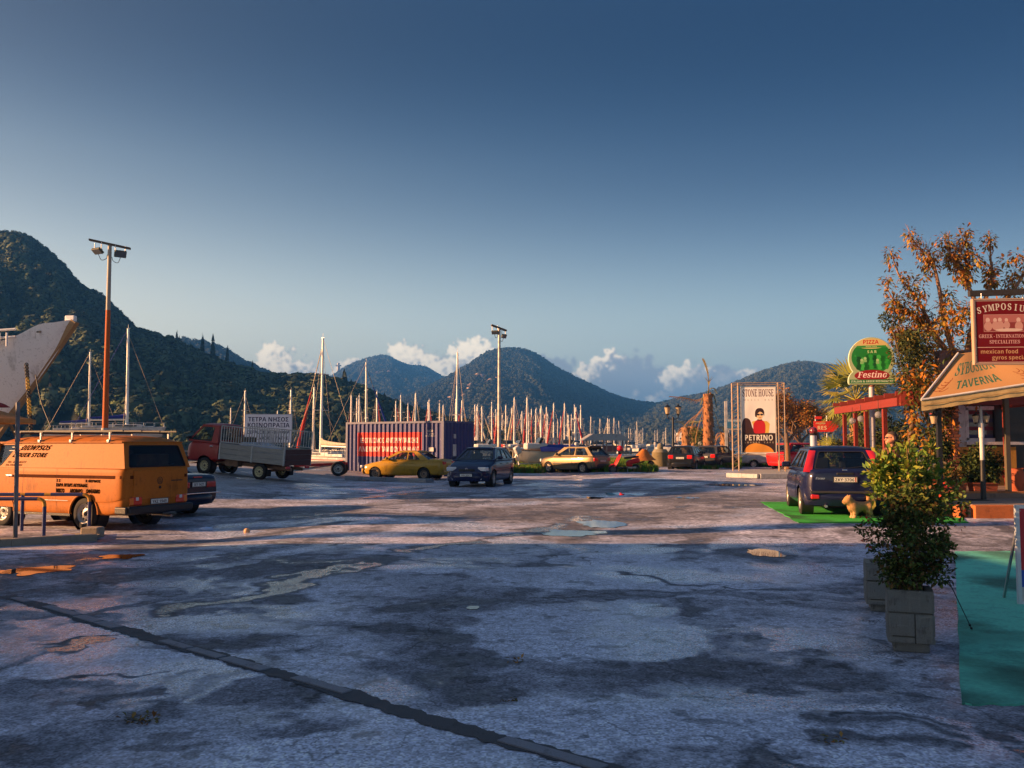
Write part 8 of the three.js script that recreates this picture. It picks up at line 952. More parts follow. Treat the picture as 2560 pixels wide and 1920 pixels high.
// ---- pergola of red beams
{
  const t = thing('pergola', 'red wooden pergola with slim posts behind the blue hatchback', 'pergola', V(0, 0, 0)), red = M(0.24, 0.024, 0.012, 0.7, { tex: texWood, tile: 2, bump: texGrain, bs: 0.002 }); const P = (px, py, d) => at(px, py, d); const a = P(2090, 1027, 32), b = P(2248, 1004, 24.4); obj('front_beam', beam(a, b, 0.12, 0.22), red, t); const off = V(3.0, 0.0, 0.7); obj('back_beam', beam(a.clone().add(off), b.clone().add(off), 0.14, 0.30), red, t); obj('end_beam', beam(b.clone().add(V(0, 0.02, 0.05)), b.clone().add(off).add(V(0, 0.02, 0.05)), 0.12, 0.26), red, t); for (let i = 0; i <= 7; i++) { const p = a.clone().lerp(b, i / 7).add(V(-0.1, 0.21, 0)); obj('rafter', beam(p, p.clone().add(off).add(V(0.3, 0, 0)), 0.07, 0.12), red, t); }
  for (const [px, d] of [[2113, 31], [2140, 29.5], [2167, 27.9], [2213, 25.6]]) { const q = P(px, HORIZON, d); const f = (d - 24.4) / 7.6, top = lerp(b.y, a.y, f) - 0.15; obj('post', box(0.11, top, 0.11, q.x, top / 2, q.z), red, t); obj('back_post', box(0.13, top, 0.13, q.x + off.x, top / 2, q.z + off.z), red, t); }
  // string of lamp globes
  for (const [i, [px, py, d]] of [[2131, 1052, 29], [2152, 1047, 28], [2196, 1037, 26]].entries()) { const q = P(px, py, d), g = thing('globe_lamp', `clear globe lamp hanging under the pergola, ${['left', 'middle', 'right'][i]} of the three`, 'lamp', q); obj('globe', ball(0.10, 0, 0, 0), M(0.6, 0.62, 0.66, 0.05, { transmission: 0.7, thickness: 0 }), g); obj('cord', bar(V(0, 0.1, 0), V(0, 0.42, 0), 0.008), MAT.black, g); }
  // hedge plants behind it
  const hp = [[0.03, 0.05, 0.018], [0.05, 0.075, 0.022], [0.09, 0.085, 0.025], [0.02, 0.035, 0.015]]; [[2125, 33.5, 1.9, 'dense green hedge plant under the left part of the pergola'], [2170, 31, 2.2, 'dense green hedge plant behind the round green sign’s pole'], [2215, 30, 2.4, 'dense dark hedge plant behind the standing person'], [2270, 28, 2.3, 'dark leafy hedge left of the terrace post']].forEach(([px, d, h, label], i) => { const q = at(px, HORIZON, d), s = thing('hedge_plant', label, 'hedge', V(q.x, 0, q.z)), sp = [], R = rng(90 + i); for (let k = 0; k < 50; k++) sp.push([V((R() - 0.5) * 1.6, 0.15 + R() * (h - 0.3), (R() - 0.5) * 1.0), 0.28]); obj('foliage', leafCloud(sp, 2600, 0.12, 50 + i, hp), LEAF2, s); obj('stem', limbs(i + 3, V(0, 0, 0), V(0, 1, 0), h * 0.3, 0.05, 3).geos, BARK, s); });
}
// ---- round green restaurant sign on its pole
{
  const d = 29.5, c = at(2178, 905, d), k = d / F, t = thing('restaurant_sign', 'round green pizza restaurant sign with a red oval, on a pale pole', 'sign', V(c.x, 0, c.z), -0.20), Y = (py) => at(2178, py, d).y; obj('pole', [cyl(0.085, 0.09, Y(962), 0, Y(962) / 2, -0.06, 14)], M(0.46, 0.45, 0.50, 0.5, { tex: texGrime }), t); obj('collar', cyl(0.11, 0.11, 0.12, 0, Y(962), -0.06, 12), M(0.3, 0.12, 0.06, 0.6), t);
  const W = 112 * k, yc = Y(898), R = 54 * k, y0 = Y(961), sh = new THREE.Shape(), a0 = -0.62; sh.moveTo(-W / 2 + 0.06, y0); sh.lineTo(W / 2 - 0.06, y0); sh.quadraticCurveTo(W / 2, y0, W / 2, y0 + 0.1); sh.quadraticCurveTo(W / 2, y0 + 0.3, R * Math.cos(a0), yc + R * Math.sin(a0)); sh.absarc(0, yc, R, a0, Math.PI - a0, false); sh.quadraticCurveTo(-W / 2, y0 + 0.3, -W / 2, y0 + 0.1); sh.quadraticCurveTo(-W / 2, y0, -W / 2 + 0.06, y0);
  const body = new THREE.ExtrudeGeometry(sh, { depth: 0.12, bevelEnabled: true, bevelSize: 0.012, bevelThickness: 0.012, bevelSegments: 1, curveSegments: 30 }); body.translate(0, 0, -0.06); obj('sign_box', body, M(0.42, 0.52, 0.36, 0.5), t);
  const top = yc + R, face = new THREE.ShapeGeometry(sh, 30), uv = face.attributes.uv, p = face.attributes.position; for (let i = 0; i < p.count; i++) uv.setXY(i, (p.getX(i) + W / 2) / W, (p.getY(i) - y0) / (top - y0)); face.translate(0, 0, 0.0765);
  obj('sign_face', face, new THREE.MeshPhysicalMaterial({ roughness: 0.35, map: canvasTex(512, 540, (g, w, h) => { g.fillStyle = '#9fae84'; g.fillRect(0, 0, w, h); g.fillStyle = '#1d7a2c'; g.beginPath(); g.ellipse(256, 232, 218, 190, 0, 0, 7); g.fill(); g.fillStyle = '#c9b87a'; g.beginPath(); g.ellipse(256, 70, 190, 60, 0, 0, 7); g.fill(); g.fillStyle = '#b3201a'; g.font = 'bold 64px sans-serif'; g.textAlign = 'center'; g.fillText('PIZZA', 250, 74, 230); g.fillStyle = '#2d8a38'; g.fillRect(96, 92, 320, 26); g.fillStyle = '#c3cf9a'; g.font = 'bold 20px sans-serif'; g.fillText('WOOD OVEN', 256, 112); g.font = 'bold 44px sans-serif'; g.fillText('S A R', 262, 180); const blob = (x, y, r, c) => { g.fillStyle = c; g.beginPath(); g.arc(x, y, r, 0, 7); g.fill(); }; for (let i = 0; i < 60; i++) blob(80 + (i * 131) % 350, 210 + (i * 71) % 150, 10 + (i * 7) % 16, ['#2f9a3a', '#155f22', '#3fae48', '#0f4a1c'][i % 4]); for (const [x, y] of [[150, 260], [186, 240], [320, 262]]) { blob(x, y, 16, '#9fc58a'); g.fillStyle = '#7fb070'; g.fillRect(x - 18, y + 14, 36, 30); } g.fillStyle = '#8e1a22'; g.beginPath(); g.ellipse(256, 440, 190, 66, 0, 0, 7); g.fill(); g.fillStyle = '#e8d5cf'; g.font = 'italic bold 92px serif'; g.fillText('Festino', 256, 462, 320); g.fillStyle = '#1d6b3a'; g.fillRect(14, 484, 484, 44); g.fillStyle = '#cfd8c0'; g.font = 'bold 32px sans-serif'; g.fillText('ITALIAN & GREEK RESTAURANT', 256, 517, 460); }) }), t, true);
}
// ---- red arrow sign, ball-topped post
{
  const d = 42, c = at(2062, 1066, d), k = d / F, t = thing('arrow_sign', 'red arrow-shaped restaurant sign half hidden by palm leaves', 'sign', V(c.x, 0, c.z), -0.15), w = 54 * k, h = 27 * k; const s = poly([[-w / 2, -h / 2], [w * 0.35, -h / 2], [w * 0.62, 0], [w * 0.35, h / 2], [-w / 2, h / 2]], 0.05).translate(0, c.y, 0); obj('board', s, M(0.60, 0.02, 0.012, 0.5), t); obj('lettering', place(new THREE.PlaneGeometry(w * 0.9, h * 0.92), -w * 0.02, c.y, 0.054), new THREE.MeshPhysicalMaterial({ transparent: true, map: canvasTex(300, 160, (g) => { g.fillStyle = '#e6c9a0'; g.font = 'bold 34px sans-serif'; g.fillText('PIZZERIA', 20, 44, 230); g.font = 'bold 84px sans-serif'; g.fillText('RES', 40, 132); }) }), t, true); obj('upper_plate', box(w * 0.3, h * 0.26, 0.04, -w * 0.28, c.y + h * 0.8, 0), M(0.60, 0.02, 0.012, 0.5), t); for (const x of [-w * 0.4, w * 0.1]) obj('post', cyl(0.035, 0.035, c.y + h, x, (c.y + h) / 2, -0.04, 8), MAT.steel, t);
  const d2 = 26.5, q = at(2034, HORIZON, d2), b = thing('ball_post', 'blue-white post topped with a dark red ball behind the blue hatchback', 'post', V(q.x, 0, q.z)), yt = at(2034, 1086, d2).y; obj('post', cyl(0.095, 0.095, yt, 0, yt / 2, 0, 14), M(0.42, 0.48, 0.62, 0.5, { tex: texGrime }), b); obj('ball', ball(0.115, 0, yt + 0.1, 0), M(0.16, 0.02, 0.03, 0.2, { clearcoat: 1 }), b); obj('collar', cyl(0.12, 0.10, 0.06, 0, yt, 0, 12), MAT.black, b);
}
// ---- the big tree with orange leaves and bare top twigs, and the dark tree before it
{
  const d = 27, b = at(2420, HORIZON, d), k = d / F, t = thing('magnolia_tree', 'tall tree with big orange leaves and bare twigs above the taverna awning', 'tree', V(b.x, 0, b.z)), X = (px) => (px - 2420) * k, Y = (py) => EYE + (HORIZON - py) * k; const pal = [[0.40, 0.14, 0.018], [0.30, 0.10, 0.012], [0.46, 0.22, 0.03], [0.20, 0.16, 0.03], [0.12, 0.12, 0.025], [0.34, 0.19, 0.02]]; const bark = M(0.30, 0.17, 0.10, 0.9, { tex: texGrime, tile: 2, bump: texGrain, bs: 0.006 });
  const fork = V(X(2405), Y(960), 0), limb = (pts, r0, r1) => { const c = new THREE.CatmullRomCurve3(pts.map(([px, py, z]) => V(X(px), Y(py), z || 0))), g = []; const n = pts.length * 4; for (let i = 0; i < n; i++) g.push(bar(c.getPoint(i / n), c.getPoint((i + 1) / n), lerp(r0, r1, i / n), lerp(r0, r1, (i + 1) / n), 6)); return [g, c]; };
  const L = [limb([[2405, 960], [2395, 900], [2350, 850], [2330, 800], [2300, 740], [2262, 690], [2240, 622]], 0.10, 0.014), limb([[2405, 960], [2390, 880], [2370, 800], [2360, 720], [2340, 640], [2318, 622], [2285, 575]], 0.10, 0.012), limb([[2408, 960], [2430, 860], [2450, 760], [2420, 690], [2390, 630], [2376, 582]], 0.11, 0.012), limb([[2410, 960], [2440, 860], [2470, 760], [2495, 690], [2492, 640], [2495, 585]], 0.10, 0.012), limb([[2410, 960], [2460, 850], [2520, 760], [2570, 690], [2600, 640]], 0.11, 0.02), limb([[2405, 960], [2370, 870], [2310, 800], [2260, 770], [2222, 708]], 0.08, 0.01), limb([[2405, 960], [2340, 880], [2290, 860], [2250, 830]], 0.08, 0.015), limb([[2410, 960], [2480, 900], [2560, 850], [2640, 800]], 0.09, 0.02), limb([[2450, 760], [2432, 700], [2440, 640], [2425, 595]], 0.03, 0.008), limb([[2420, 700], [2412, 660], [2415, 620]], 0.02, 0.008)];
  const tr = [cyl(0.15, 0.2, Y(960) + 0.05, X(2405), Y(960) / 2, 0, 12)], br = [], R = rng(21), tips = []; for (const [g, c] of L) { br.push(...g); for (let i = 0; i < 12; i++) { const u = 0.30 + 0.68 * R(), p = c.getPoint(u), tg = c.getTangent(u), dr = tg.clone().add(V((R() - 0.5) * 1.6, 0.3 + R() * 0.5, (R() - 0.5) * 1.6)).normalize(), l = (0.25 + 0.5 * R()) * (1.3 - u * 0.7), e = p.clone().addScaledVector(dr, l); br.push(bar(p, e, 0.014, 0.006, 4)); for (let j = 0; j < 2; j++) { const e2 = e.clone().lerp(p, 0.3 + 0.3 * j).add(V((R() - 0.5) * 0.3, 0.14 + R() * 0.14, (R() - 0.5) * 0.3)); br.push(bar(e.clone().lerp(p, 0.5), e2, 0.008, 0.004, 4)); } const hgt = (e.y - Y(900)) / (Y(600) - Y(900)); if (R() > hgt * 0.75 + 0.02) tips.push([e, 0.22], [p.clone().lerp(e, 0.6).add(V(0, -0.15, 0)), 0.22]); } }
  obj('trunk', tr, bark, t); obj('branches', br, bark, t); const fill = []; for (let i = 0; i < 70; i++) { const px = 2300 + R() * 290, py = 760 + R() * 260; if (py < 800 && px < 2330) continue; fill.push([V(X(px), Y(py), (R() - 0.5) * 2.2), 0.32]); }
  obj('crown', leafCloud([...tips, ...tips, ...fill], 8600, 0.135, 5, pal, { aspect: 0.42, droop: 0.7, fold: 0.15 }), LEAF, t);
  // clusters of leaves the photograph shows at the ends of upper branches
  const ff = []; for (let i = 0; i < 60; i++) ff.push([V(X(2290 + R() * 170), Y(770 + R() * 240), 0.6 + R() * 1.2), 0.2]); obj('crown', leafCloud(ff, 3000, 0.14, 77, pal, { aspect: 0.45, droop: 0.7, fold: 0.15 }), LEAF, t);
  const cl = [[2322, 635], [2335, 650], [2358, 648], [2440, 640], [2455, 655], [2430, 660], [2412, 690], [2398, 688], [2525, 650], [2545, 640], [2540, 680], [2250, 745], [2262, 755], [2320, 690], [2330, 720], [2375, 730], [2560, 690], [2500, 700]]; obj('upper_leaves', leafCloud(cl.map(([px, py]) => [V(X(px), Y(py), (R() - 0.5) * 0.8), 0.20]), 900, 0.15, 6, pal, { aspect: 0.42, droop: 0.8, fold: 0.15 }), LEAF, t);
  const d3 = 25.5, q = at(2280, HORIZON, d3), k3 = d3 / F, e = thing('evergreen_tree', 'dark evergreen tree between the round green sign and the awning', 'tree', V(q.x, 0, q.z)), sp = [], R3 = rng(61); for (let i = 0; i < 120; i++) { const yy = R3(), py = lerp(1010, 838, yy), half = lerp(44, 34, yy) * Math.sqrt(1 - Math.pow(Math.max(0, yy - 0.55) / 0.5, 2)), px = 2288 + (R3() * 2 - 1) * half; sp.push([V((px - 2280) * k3, EYE + (HORIZON - py) * k3, (R3() - 0.5) * 1.1), 0.22]); } for (const [px, py] of [[2215, 795], [2225, 788], [2240, 797], [2222, 815], [2238, 812], [2252, 805]]) sp.push([V((px - 2280) * k3, EYE + (HORIZON - py) * k3, 0), 0.10]);
  obj('crown', leafCloud(sp, 7600, 0.085, 8, [[0.05, 0.075, 0.025], [0.08, 0.10, 0.03], [0.035, 0.05, 0.02], [0.15, 0.12, 0.03]], { aspect: 0.5, droop: 0 }), LEAF2, e); obj('trunk', [cyl(0.1, 0.14, 2.0, 0, 1.0, 0, 10), ...limbs(3, V(0, 1.9, 0), V(0, 1, 0), 0.7, 0.08, 3).geos, bar(V(0, 2.8, 0), V((2234 - 2280) * k3, EYE + (HORIZON - 800) * k3, 0), 0.03, 0.01)], BARK, e);
  const d4 = 24, q4 = at(2325, HORIZON, d4), oe = thing('young_tree', 'dark leafy tree with orange leaves left of the awning’s lower corner', 'tree', V(q4.x, 0, q4.z)), sp4 = []; for (let i = 0; i < 70; i++) sp4.push([V((R3() - 0.5) * 1.0, 1.3 + R3() * 2.2, (R3() - 0.5) * 0.9), 0.24]); obj('crown', leafCloud(sp4, 1500, 0.16, 18, [[0.10, 0.09, 0.02], [0.24, 0.12, 0.02], [0.05, 0.07, 0.018], [0.38, 0.15, 0.02]], { aspect: 0.45, droop: 0.5 }), LEAF2, oe); obj('trunk', [cyl(0.05, 0.07, 1.5, 0, 0.75, 0, 8), ...limbs(6, V(0, 1.4, 0), V(0, 1, 0), 0.6, 0.045, 3).geos], BARK, oe);
}
// ---- hanging red sign at the right edge
{
  const d = 15, k = d / F, c = at(2508, 829, d), w = 144 * k, h = 163 * k, t = thing('hanging_sign', 'dark red hanging restaurant sign with white lettering at the right edge', 'sign', V(c.x, c.y, c.z), -0.10); obj('board', rbox(w, h, 0.08, 0.012, 0, 0, 0), M(0.20, 0.006, 0.010, 0.5), t);
  obj('sign_face', place(new THREE.PlaneGeometry(w - 0.03, h - 0.03), 0, 0, 0.0415), new THREE.MeshPhysicalMaterial({ roughness: 0.6, specularIntensity: 0.4, map: canvasTex(720, 815, (g, W, H) => { g.fillStyle = '#6f0a12'; g.fillRect(0, 0, W, H); g.strokeStyle = '#d9b9a4'; g.lineWidth = 8; g.strokeRect(8, 8, W - 16, H - 16); g.fillStyle = '#d8cdbb'; const s = 'SYMPOSIUM'; g.font = 'bold 96px serif'; g.textAlign = 'center'; for (let i = 0; i < 9; i++) { const a = (i - 4) / 4; g.save(); g.translate(60 + i * 75, 150 - 46 * (1 - a * a)); g.rotate(a * 0.22); g.scale(0.95, 1.25 - 0.25 * Math.abs(a) * 0.2); g.fillText(s[i], 0, 20); g.restore(); } g.fillStyle = '#b26a63'; g.fillRect(110, 190, 500, 220); const fig = (x, y, q) => { g.fillStyle = '#d9b3a4'; g.beginPath(); g.ellipse(x, y, 26 * q, 32 * q, 0, 0, 7); g.fill(); g.fillStyle = '#c99486'; g.beginPath(); g.ellipse(x + 4, y + 80 * q, 50 * q, 62 * q, 0, 0, 7); g.fill(); }; g.fillStyle = '#8a3c3a'; g.fillRect(114, 290, 492, 116); fig(160, 260, 1); fig(250, 262, 0.9); fig(310, 258, 0.9); fig(390, 262, 0.8); fig(540, 262, 1); g.fillStyle = '#dcbdaa'; g.beginPath(); g.ellipse(420, 390, 170, 20, 0, 0, 7); g.fill(); g.strokeStyle = '#caa090'; g.lineWidth = 5; g.strokeRect(110, 190, 500, 220); g.fillStyle = '#d6a79b'; g.font = 'bold 64px serif'; g.fillText('GREEK - INTERNATIONAL', 362, 492, 640); g.fillText('SPECIALITIES', 362, 566, 380); g.fillStyle = '#d9b9a4'; g.fillRect(10, 610, W - 20, 7); g.fillStyle = '#c79a6a'; g.font = 'bold 72px sans-serif'; g.fillText('mexican food', 290, 694, 480); g.fillText('gyros special', 420, 772, 480); }) }), t, true);
  obj('edge_trim', [box(w + 0.02, 0.025, 0.1, 0, h / 2, 0), box(w + 0.02, 0.025, 0.1, 0, -h / 2, 0), box(0.025, h, 0.1, -w / 2, 0, 0), box(0.025, h, 0.1, w / 2, 0, 0)].map((g) => g), M(0.46, 0.30, 0.20, 0.5), t);
  const f = thing('sign_gallows', 'dark beam that carries the hanging red sign at the right edge', 'bracket', V(c.x, 0, c.z)), by = at(2508, 729, d).y; obj('beam', box(1.9, 0.09, 0.10, 0.45, by, 0, 0, -0.10, 0.02), M(0.035, 0.028, 0.025, 0.7, { tex: texWood }), f); obj('post', box(0.12, by + 0.3, 0.12, 1.34, (by + 0.3) / 2, 0.13), M(0.035, 0.028, 0.025, 0.7, { tex: texWood }), f); for (const x of [-0.34, 0.34]) obj('hanger', bar(V(x, by - 0.03, 0), V(x, c.y + h / 2, 0), 0.01), MAT.steel, f);
}
// ---- planters with their plants, the board at the edge
{
  const stone = M(0.38, 0.36, 0.32, 0.92, { tex: texGrime, tile: 3, bump: texGrain, btile: 14, bs: 0.012 }), soil = M(0.03, 0.022, 0.016, 1);
  const planter = (label, x, z, w, h, turn) => { const t = thing('stone_planter', label, 'planter', V(x, lie(x, z), z), turn), R = rng(Math.round(x * 100)); obj('foot', rbox(w * 0.80, h * 0.16, w * 0.80, 0.012, 0, h * 0.08, 0), stone, t); obj('core', rbox(w * 0.93, h * 0.80, w * 0.93, 0.015, 0, h * 0.55, 0), M(0.16, 0.15, 0.13, 0.95, { tex: texGrime }), t);
    for (let f = 0; f < 4; f++) { const face = [[-0.5, 0.5, 0.68, 1.0], [-0.5, 0.08, 0.28, 0.66], [0.10, 0.5, 0.16, 0.66], [-0.5, 0.08, 0.16, 0.26]]; for (const [u0, u1, v0, v1] of face) { const g = new RoundedBoxGeometry((u1 - u0) * w * 0.965, (v1 - v0) * h * 0.985, 0.035 + R() * 0.006, 2, 0.009); g.translate((u0 + u1) / 2 * w * 0.97, h * (v0 + v1) / 2, w / 2 - 0.012); g.rotateY(f * Math.PI / 2); obj('stone_slab', g, stone, t); } }
    obj('rim', [box(w * 1.0, 0.03, 0.05, 0, h + 0.008, w / 2 - 0.02), box(w * 1.0, 0.03, 0.05, 0, h + 0.008, -w / 2 + 0.02), box(0.05, 0.03, w - 0.09, w / 2 - 0.02, h + 0.008, 0), box(0.05, 0.03, w - 0.09, -w / 2 + 0.02, h + 0.008, 0)], stone, t); obj('soil', box(w * 0.86, 0.02, w * 0.86, 0, h - 0.01, 0), soil, t); return t; };
  const p1 = ground(2299, 1634), p2 = ground(2217, 1533), w1 = 0.325, h1 = 0.45; planter('rough stone planter with the dark flowering bush, nearest the camera', p1.x, p1.z - w1 / 2, w1, h1, -0.34); planter('second stone planter half hidden behind the nearest one', p2.x + 0.06, p2.z - 0.18, 0.35, 0.44, -0.30);
  // dark bush with small red flowers
  const b = thing('flowering_bush', 'dense dark bush with tiny red flowers in the nearest stone planter', 'bush', V(p1.x, lie(p1.x, p1.z) + h1 - 0.02, p1.z - w1 / 2)), R = rng(17), sp = []; for (let i = 0; i < 95; i++) { const a = R() * 6.283, y = R(), r = Math.sqrt(R()) * 0.33 * Math.sin(lerp(0.75, 2.75, y)); sp.push([V(Math.cos(a) * r + 0.03, 0.10 + y * 0.72, Math.sin(a) * r * 0.85), 0.075]); } const green = [[0.06, 0.10, 0.026], [0.085, 0.13, 0.03], [0.038, 0.065, 0.02], [0.12, 0.14, 0.03], [0.15, 0.085, 0.028]];
  obj('foliage', leafCloud(sp, 5200, 0.036, 3, green, { aspect: 0.75, droop: 0.2 }), LEAF2, b); const st = []; for (let i = 0; i < 26; i++) { const [c] = sp[i * 3], f = V((R() - 0.5) * 0.16, -0.02, (R() - 0.5) * 0.16); st.push(bar(f, f.clone().lerp(c, 0.6).add(V(0, 0.03, 0)), 0.006, 0.004, 5), bar(f.clone().lerp(c, 0.6).add(V(0, 0.03, 0)), c, 0.004, 0.002, 4)); } obj('stems', st, BARK, b); obj('flowers', leafCloud([[V(-0.37, 0.62, 0.1), 0.03], [V(-0.36, 0.40, 0.1), 0.03], [V(-0.33, 0.52, 0), 0.06], [V(0.30, 0.80, 0), 0.05], [V(0.22, 0.83, 0.1), 0.06], [V(0.36, 0.55, 0.1), 0.06]], 46, 0.026, 9, [[0.55, 0.05, 0.03], [0.45, 0.10, 0.06]], { aspect: 0.9 }), LEAF2, b);
  const out = []; for (let i = 0; i < 16; i++) { const a = R() * 6.283, e = V(0.02 + Math.cos(a) * (0.33 + R() * 0.1), 0.3 + R() * 0.55, Math.sin(a) * 0.3); out.push([e, 0.05]); } obj('outer_sprays', leafCloud(out, 520, 0.034, 12, green, { aspect: 0.75 }), LEAF2, b);
  // tall yellow-green plant in the second planter
  const c2 = thing('tall_leafy_plant', 'tall upright yellow-green plant rising behind the dark bush', 'plant', V(p2.x + 0.32, 0.44, p2.z - 0.10)), stems = [], lp = []; const tops = [[-0.26, 0.98], [-0.10, 1.12], [0.02, 1.20], [0.14, 1.05], [0.24, 1.14], [0.34, 0.92], [-0.36, 0.90], [-0.10, 0.94], [0.44, 0.78], [0.06, 0.9], [-0.18, 0.8], [0.3, 0.7], [-0.02, 1.02], [0.18, 0.86], [0.1, 0.66]]; tops.forEach(([x, y], i) => { const z = (R() - 0.5) * 0.3, f = V((R() - 0.5) * 0.14, 0, (R() - 0.5) * 0.14), m = V(x * 0.45, y * 0.5, z * 0.6), e = V(x, y, z); stems.push(tube([f, m, e], 0.006, 5, 8)); for (let k = 0; k < 12; k++) { const u = 0.58 + 0.42 * k / 11; const q = f.clone().lerp(m, Math.min(1, u * 1.2)).lerp(e, u * u); lp.push([q, 0.045]); } });
  tops.length && [[-0.31, 1.08], [-0.25, 1.11], [-0.18, 1.09], [-0.28, 1.0], [-0.21, 0.98], [-0.15, 1.02], [-0.35, 0.96]].forEach(([x, y]) => { for (let k = 0; k < 12; k++) lp.push([V(x + (R() - 0.5) * 0.08, y - 0.34 * k / 12, (R() - 0.5) * 0.1), 0.05]); stems.push(tube([V(0, 0, 0), V(x * 0.5, y * 0.5, 0), V(x, y, 0)], 0.006, 5, 8)); });
  obj('stems', stems, M(0.14, 0.10, 0.03, 0.8), c2); obj('leaves', leafCloud(lp, 2200, 0.072, 23, [[0.20, 0.29, 0.035], [0.27, 0.31, 0.035], [0.13, 0.23, 0.03], [0.08, 0.16, 0.025], [0.28, 0.25, 0.035]], { aspect: 0.42, droop: -0.5, up: 0.1 }), LEAF, c2);   const lo = []; for (let i = 0; i < 30; i++) lo.push([V((R() - 0.5) * 0.5, 0.15 + R() * 0.5, (R() - 0.5) * 0.4), 0.09]); obj('lower_leaves', leafCloud(lo, 900, 0.05, 29, [[0.05, 0.07, 0.02], [0.09, 0.10, 0.025]], { aspect: 0.45, droop: -0.3 }), LEAF2, c2);
  // string with a weight, tied to the planter
  const sA = at(2373, 1455, 7.0), sB = ground(2432, 1578), sg = thing('guy_string', 'thin dark string running from the bush down to the sea-green carpet', 'string', sA); obj('cord', tube([V(0, 0, 0), sB.clone().sub(sA).multiplyScalar(0.5), sB.clone().sub(sA)], 0.004, 4), MAT.black, sg); for (const u of [0.86, 0.93]) { const q = sB.clone().sub(sA).multiplyScalar(u); obj('weight', ball(0.011, q.x, q.y, q.z), MAT.black, sg); }
  // pavement board at the right edge
  const q = ground(2545, 1514), d = -q.z, bd = thing('pavement_board', 'red and blue pavement board with a pale frame at the right edge', 'board', V(q.x, q.y, q.z), -0.05), bw = 0.62, bh = at(2545, 1262, d).y - q.y; obj('frame', [box(0.035, bh, 0.04, 0.018, bh / 2, 0), box(0.035, bh, 0.04, bw - 0.018, bh / 2, 0), box(bw - 0.07, 0.035, 0.04, bw / 2, bh - 0.018, 0), box(bw - 0.07, 0.05, 0.04, bw / 2, 0.025, 0)], M(0.50, 0.56, 0.62, 0.4, { metalness: 0.3 }), bd); obj('red_panel', box(bw - 0.07, bh * 0.62, 0.02, bw / 2, bh * 0.66, 0), M(0.50, 0.012, 0.03, 0.5), bd); obj('blue_panel', box(bw - 0.07, bh * 0.17, 0.02, bw / 2, bh * 0.27, 0), M(0.02, 0.08, 0.45, 0.5), bd); obj('white_panel', box(bw - 0.07, bh * 0.13, 0.02, bw / 2, bh * 0.12, 0), MAT.white, bd); obj('back_leg', [bar(V(0.05, bh - 0.05, 0), V(0.05, 0, -0.4), 0.015), bar(V(bw - 0.05, bh - 0.05, 0), V(bw - 0.05, 0, -0.4), 0.015)], MAT.steel, bd);
}

// ================================================================== PERSON AND DOG
function fieldMesh(bones, min, size, cells, k) { // bones: [a, b, ra, rb]; smooth union of tapered capsules, meshed by marching cubes
  const mc = new MarchingCubes(cells, new THREE.MeshStandardMaterial(), false, false, 200000), N = cells, q = new THREE.Vector3(), ab = new THREE.Vector3();
  for (let z = 0; z < N; z++) for (let y = 0; y < N; y++) for (let x = 0; x < N; x++) { const h = N / 2; q.set(min.x + size * ((x - h) / h * 0.5 + 0.5), min.y + size * ((y - h) / h * 0.5 + 0.5), min.z + size * ((z - h) / h * 0.5 + 0.5)); let s = 0; for (const b of bones) { ab.subVectors(b[1], b[0]); const t = clamp(q.clone().sub(b[0]).dot(ab) / Math.max(1e-9, ab.lengthSq())); const d = q.distanceTo(b[0].clone().addScaledVector(ab, t)) - lerp(b[2], b[3], t); s += Math.exp(-k * Math.min(d, 0.6)); } mc.field[x + y * N + z * N * N] = Math.log(s) / k; }
  mc.isolation = 0; mc.update(); const n = mc.count, p = new Float32Array(n * 3), nr = new Float32Array(n * 3); for (let i = 0; i < n; i++) for (let c = 0; c < 3; c++) { p[i * 3 + c] = min.getComponent(c) + (mc.positionArray[i * 3 + c] * 0.5 + 0.5) * size; nr[i * 3 + c] = mc.normalArray[i * 3 + c]; }
  const g = new THREE.BufferGeometry(); g.setAttribute('position', new THREE.BufferAttribute(p, 3)); g.deleteAttribute('uv'); const w = mergeVertices(g, 1e-5); w.computeVertexNormals(); return w;
}
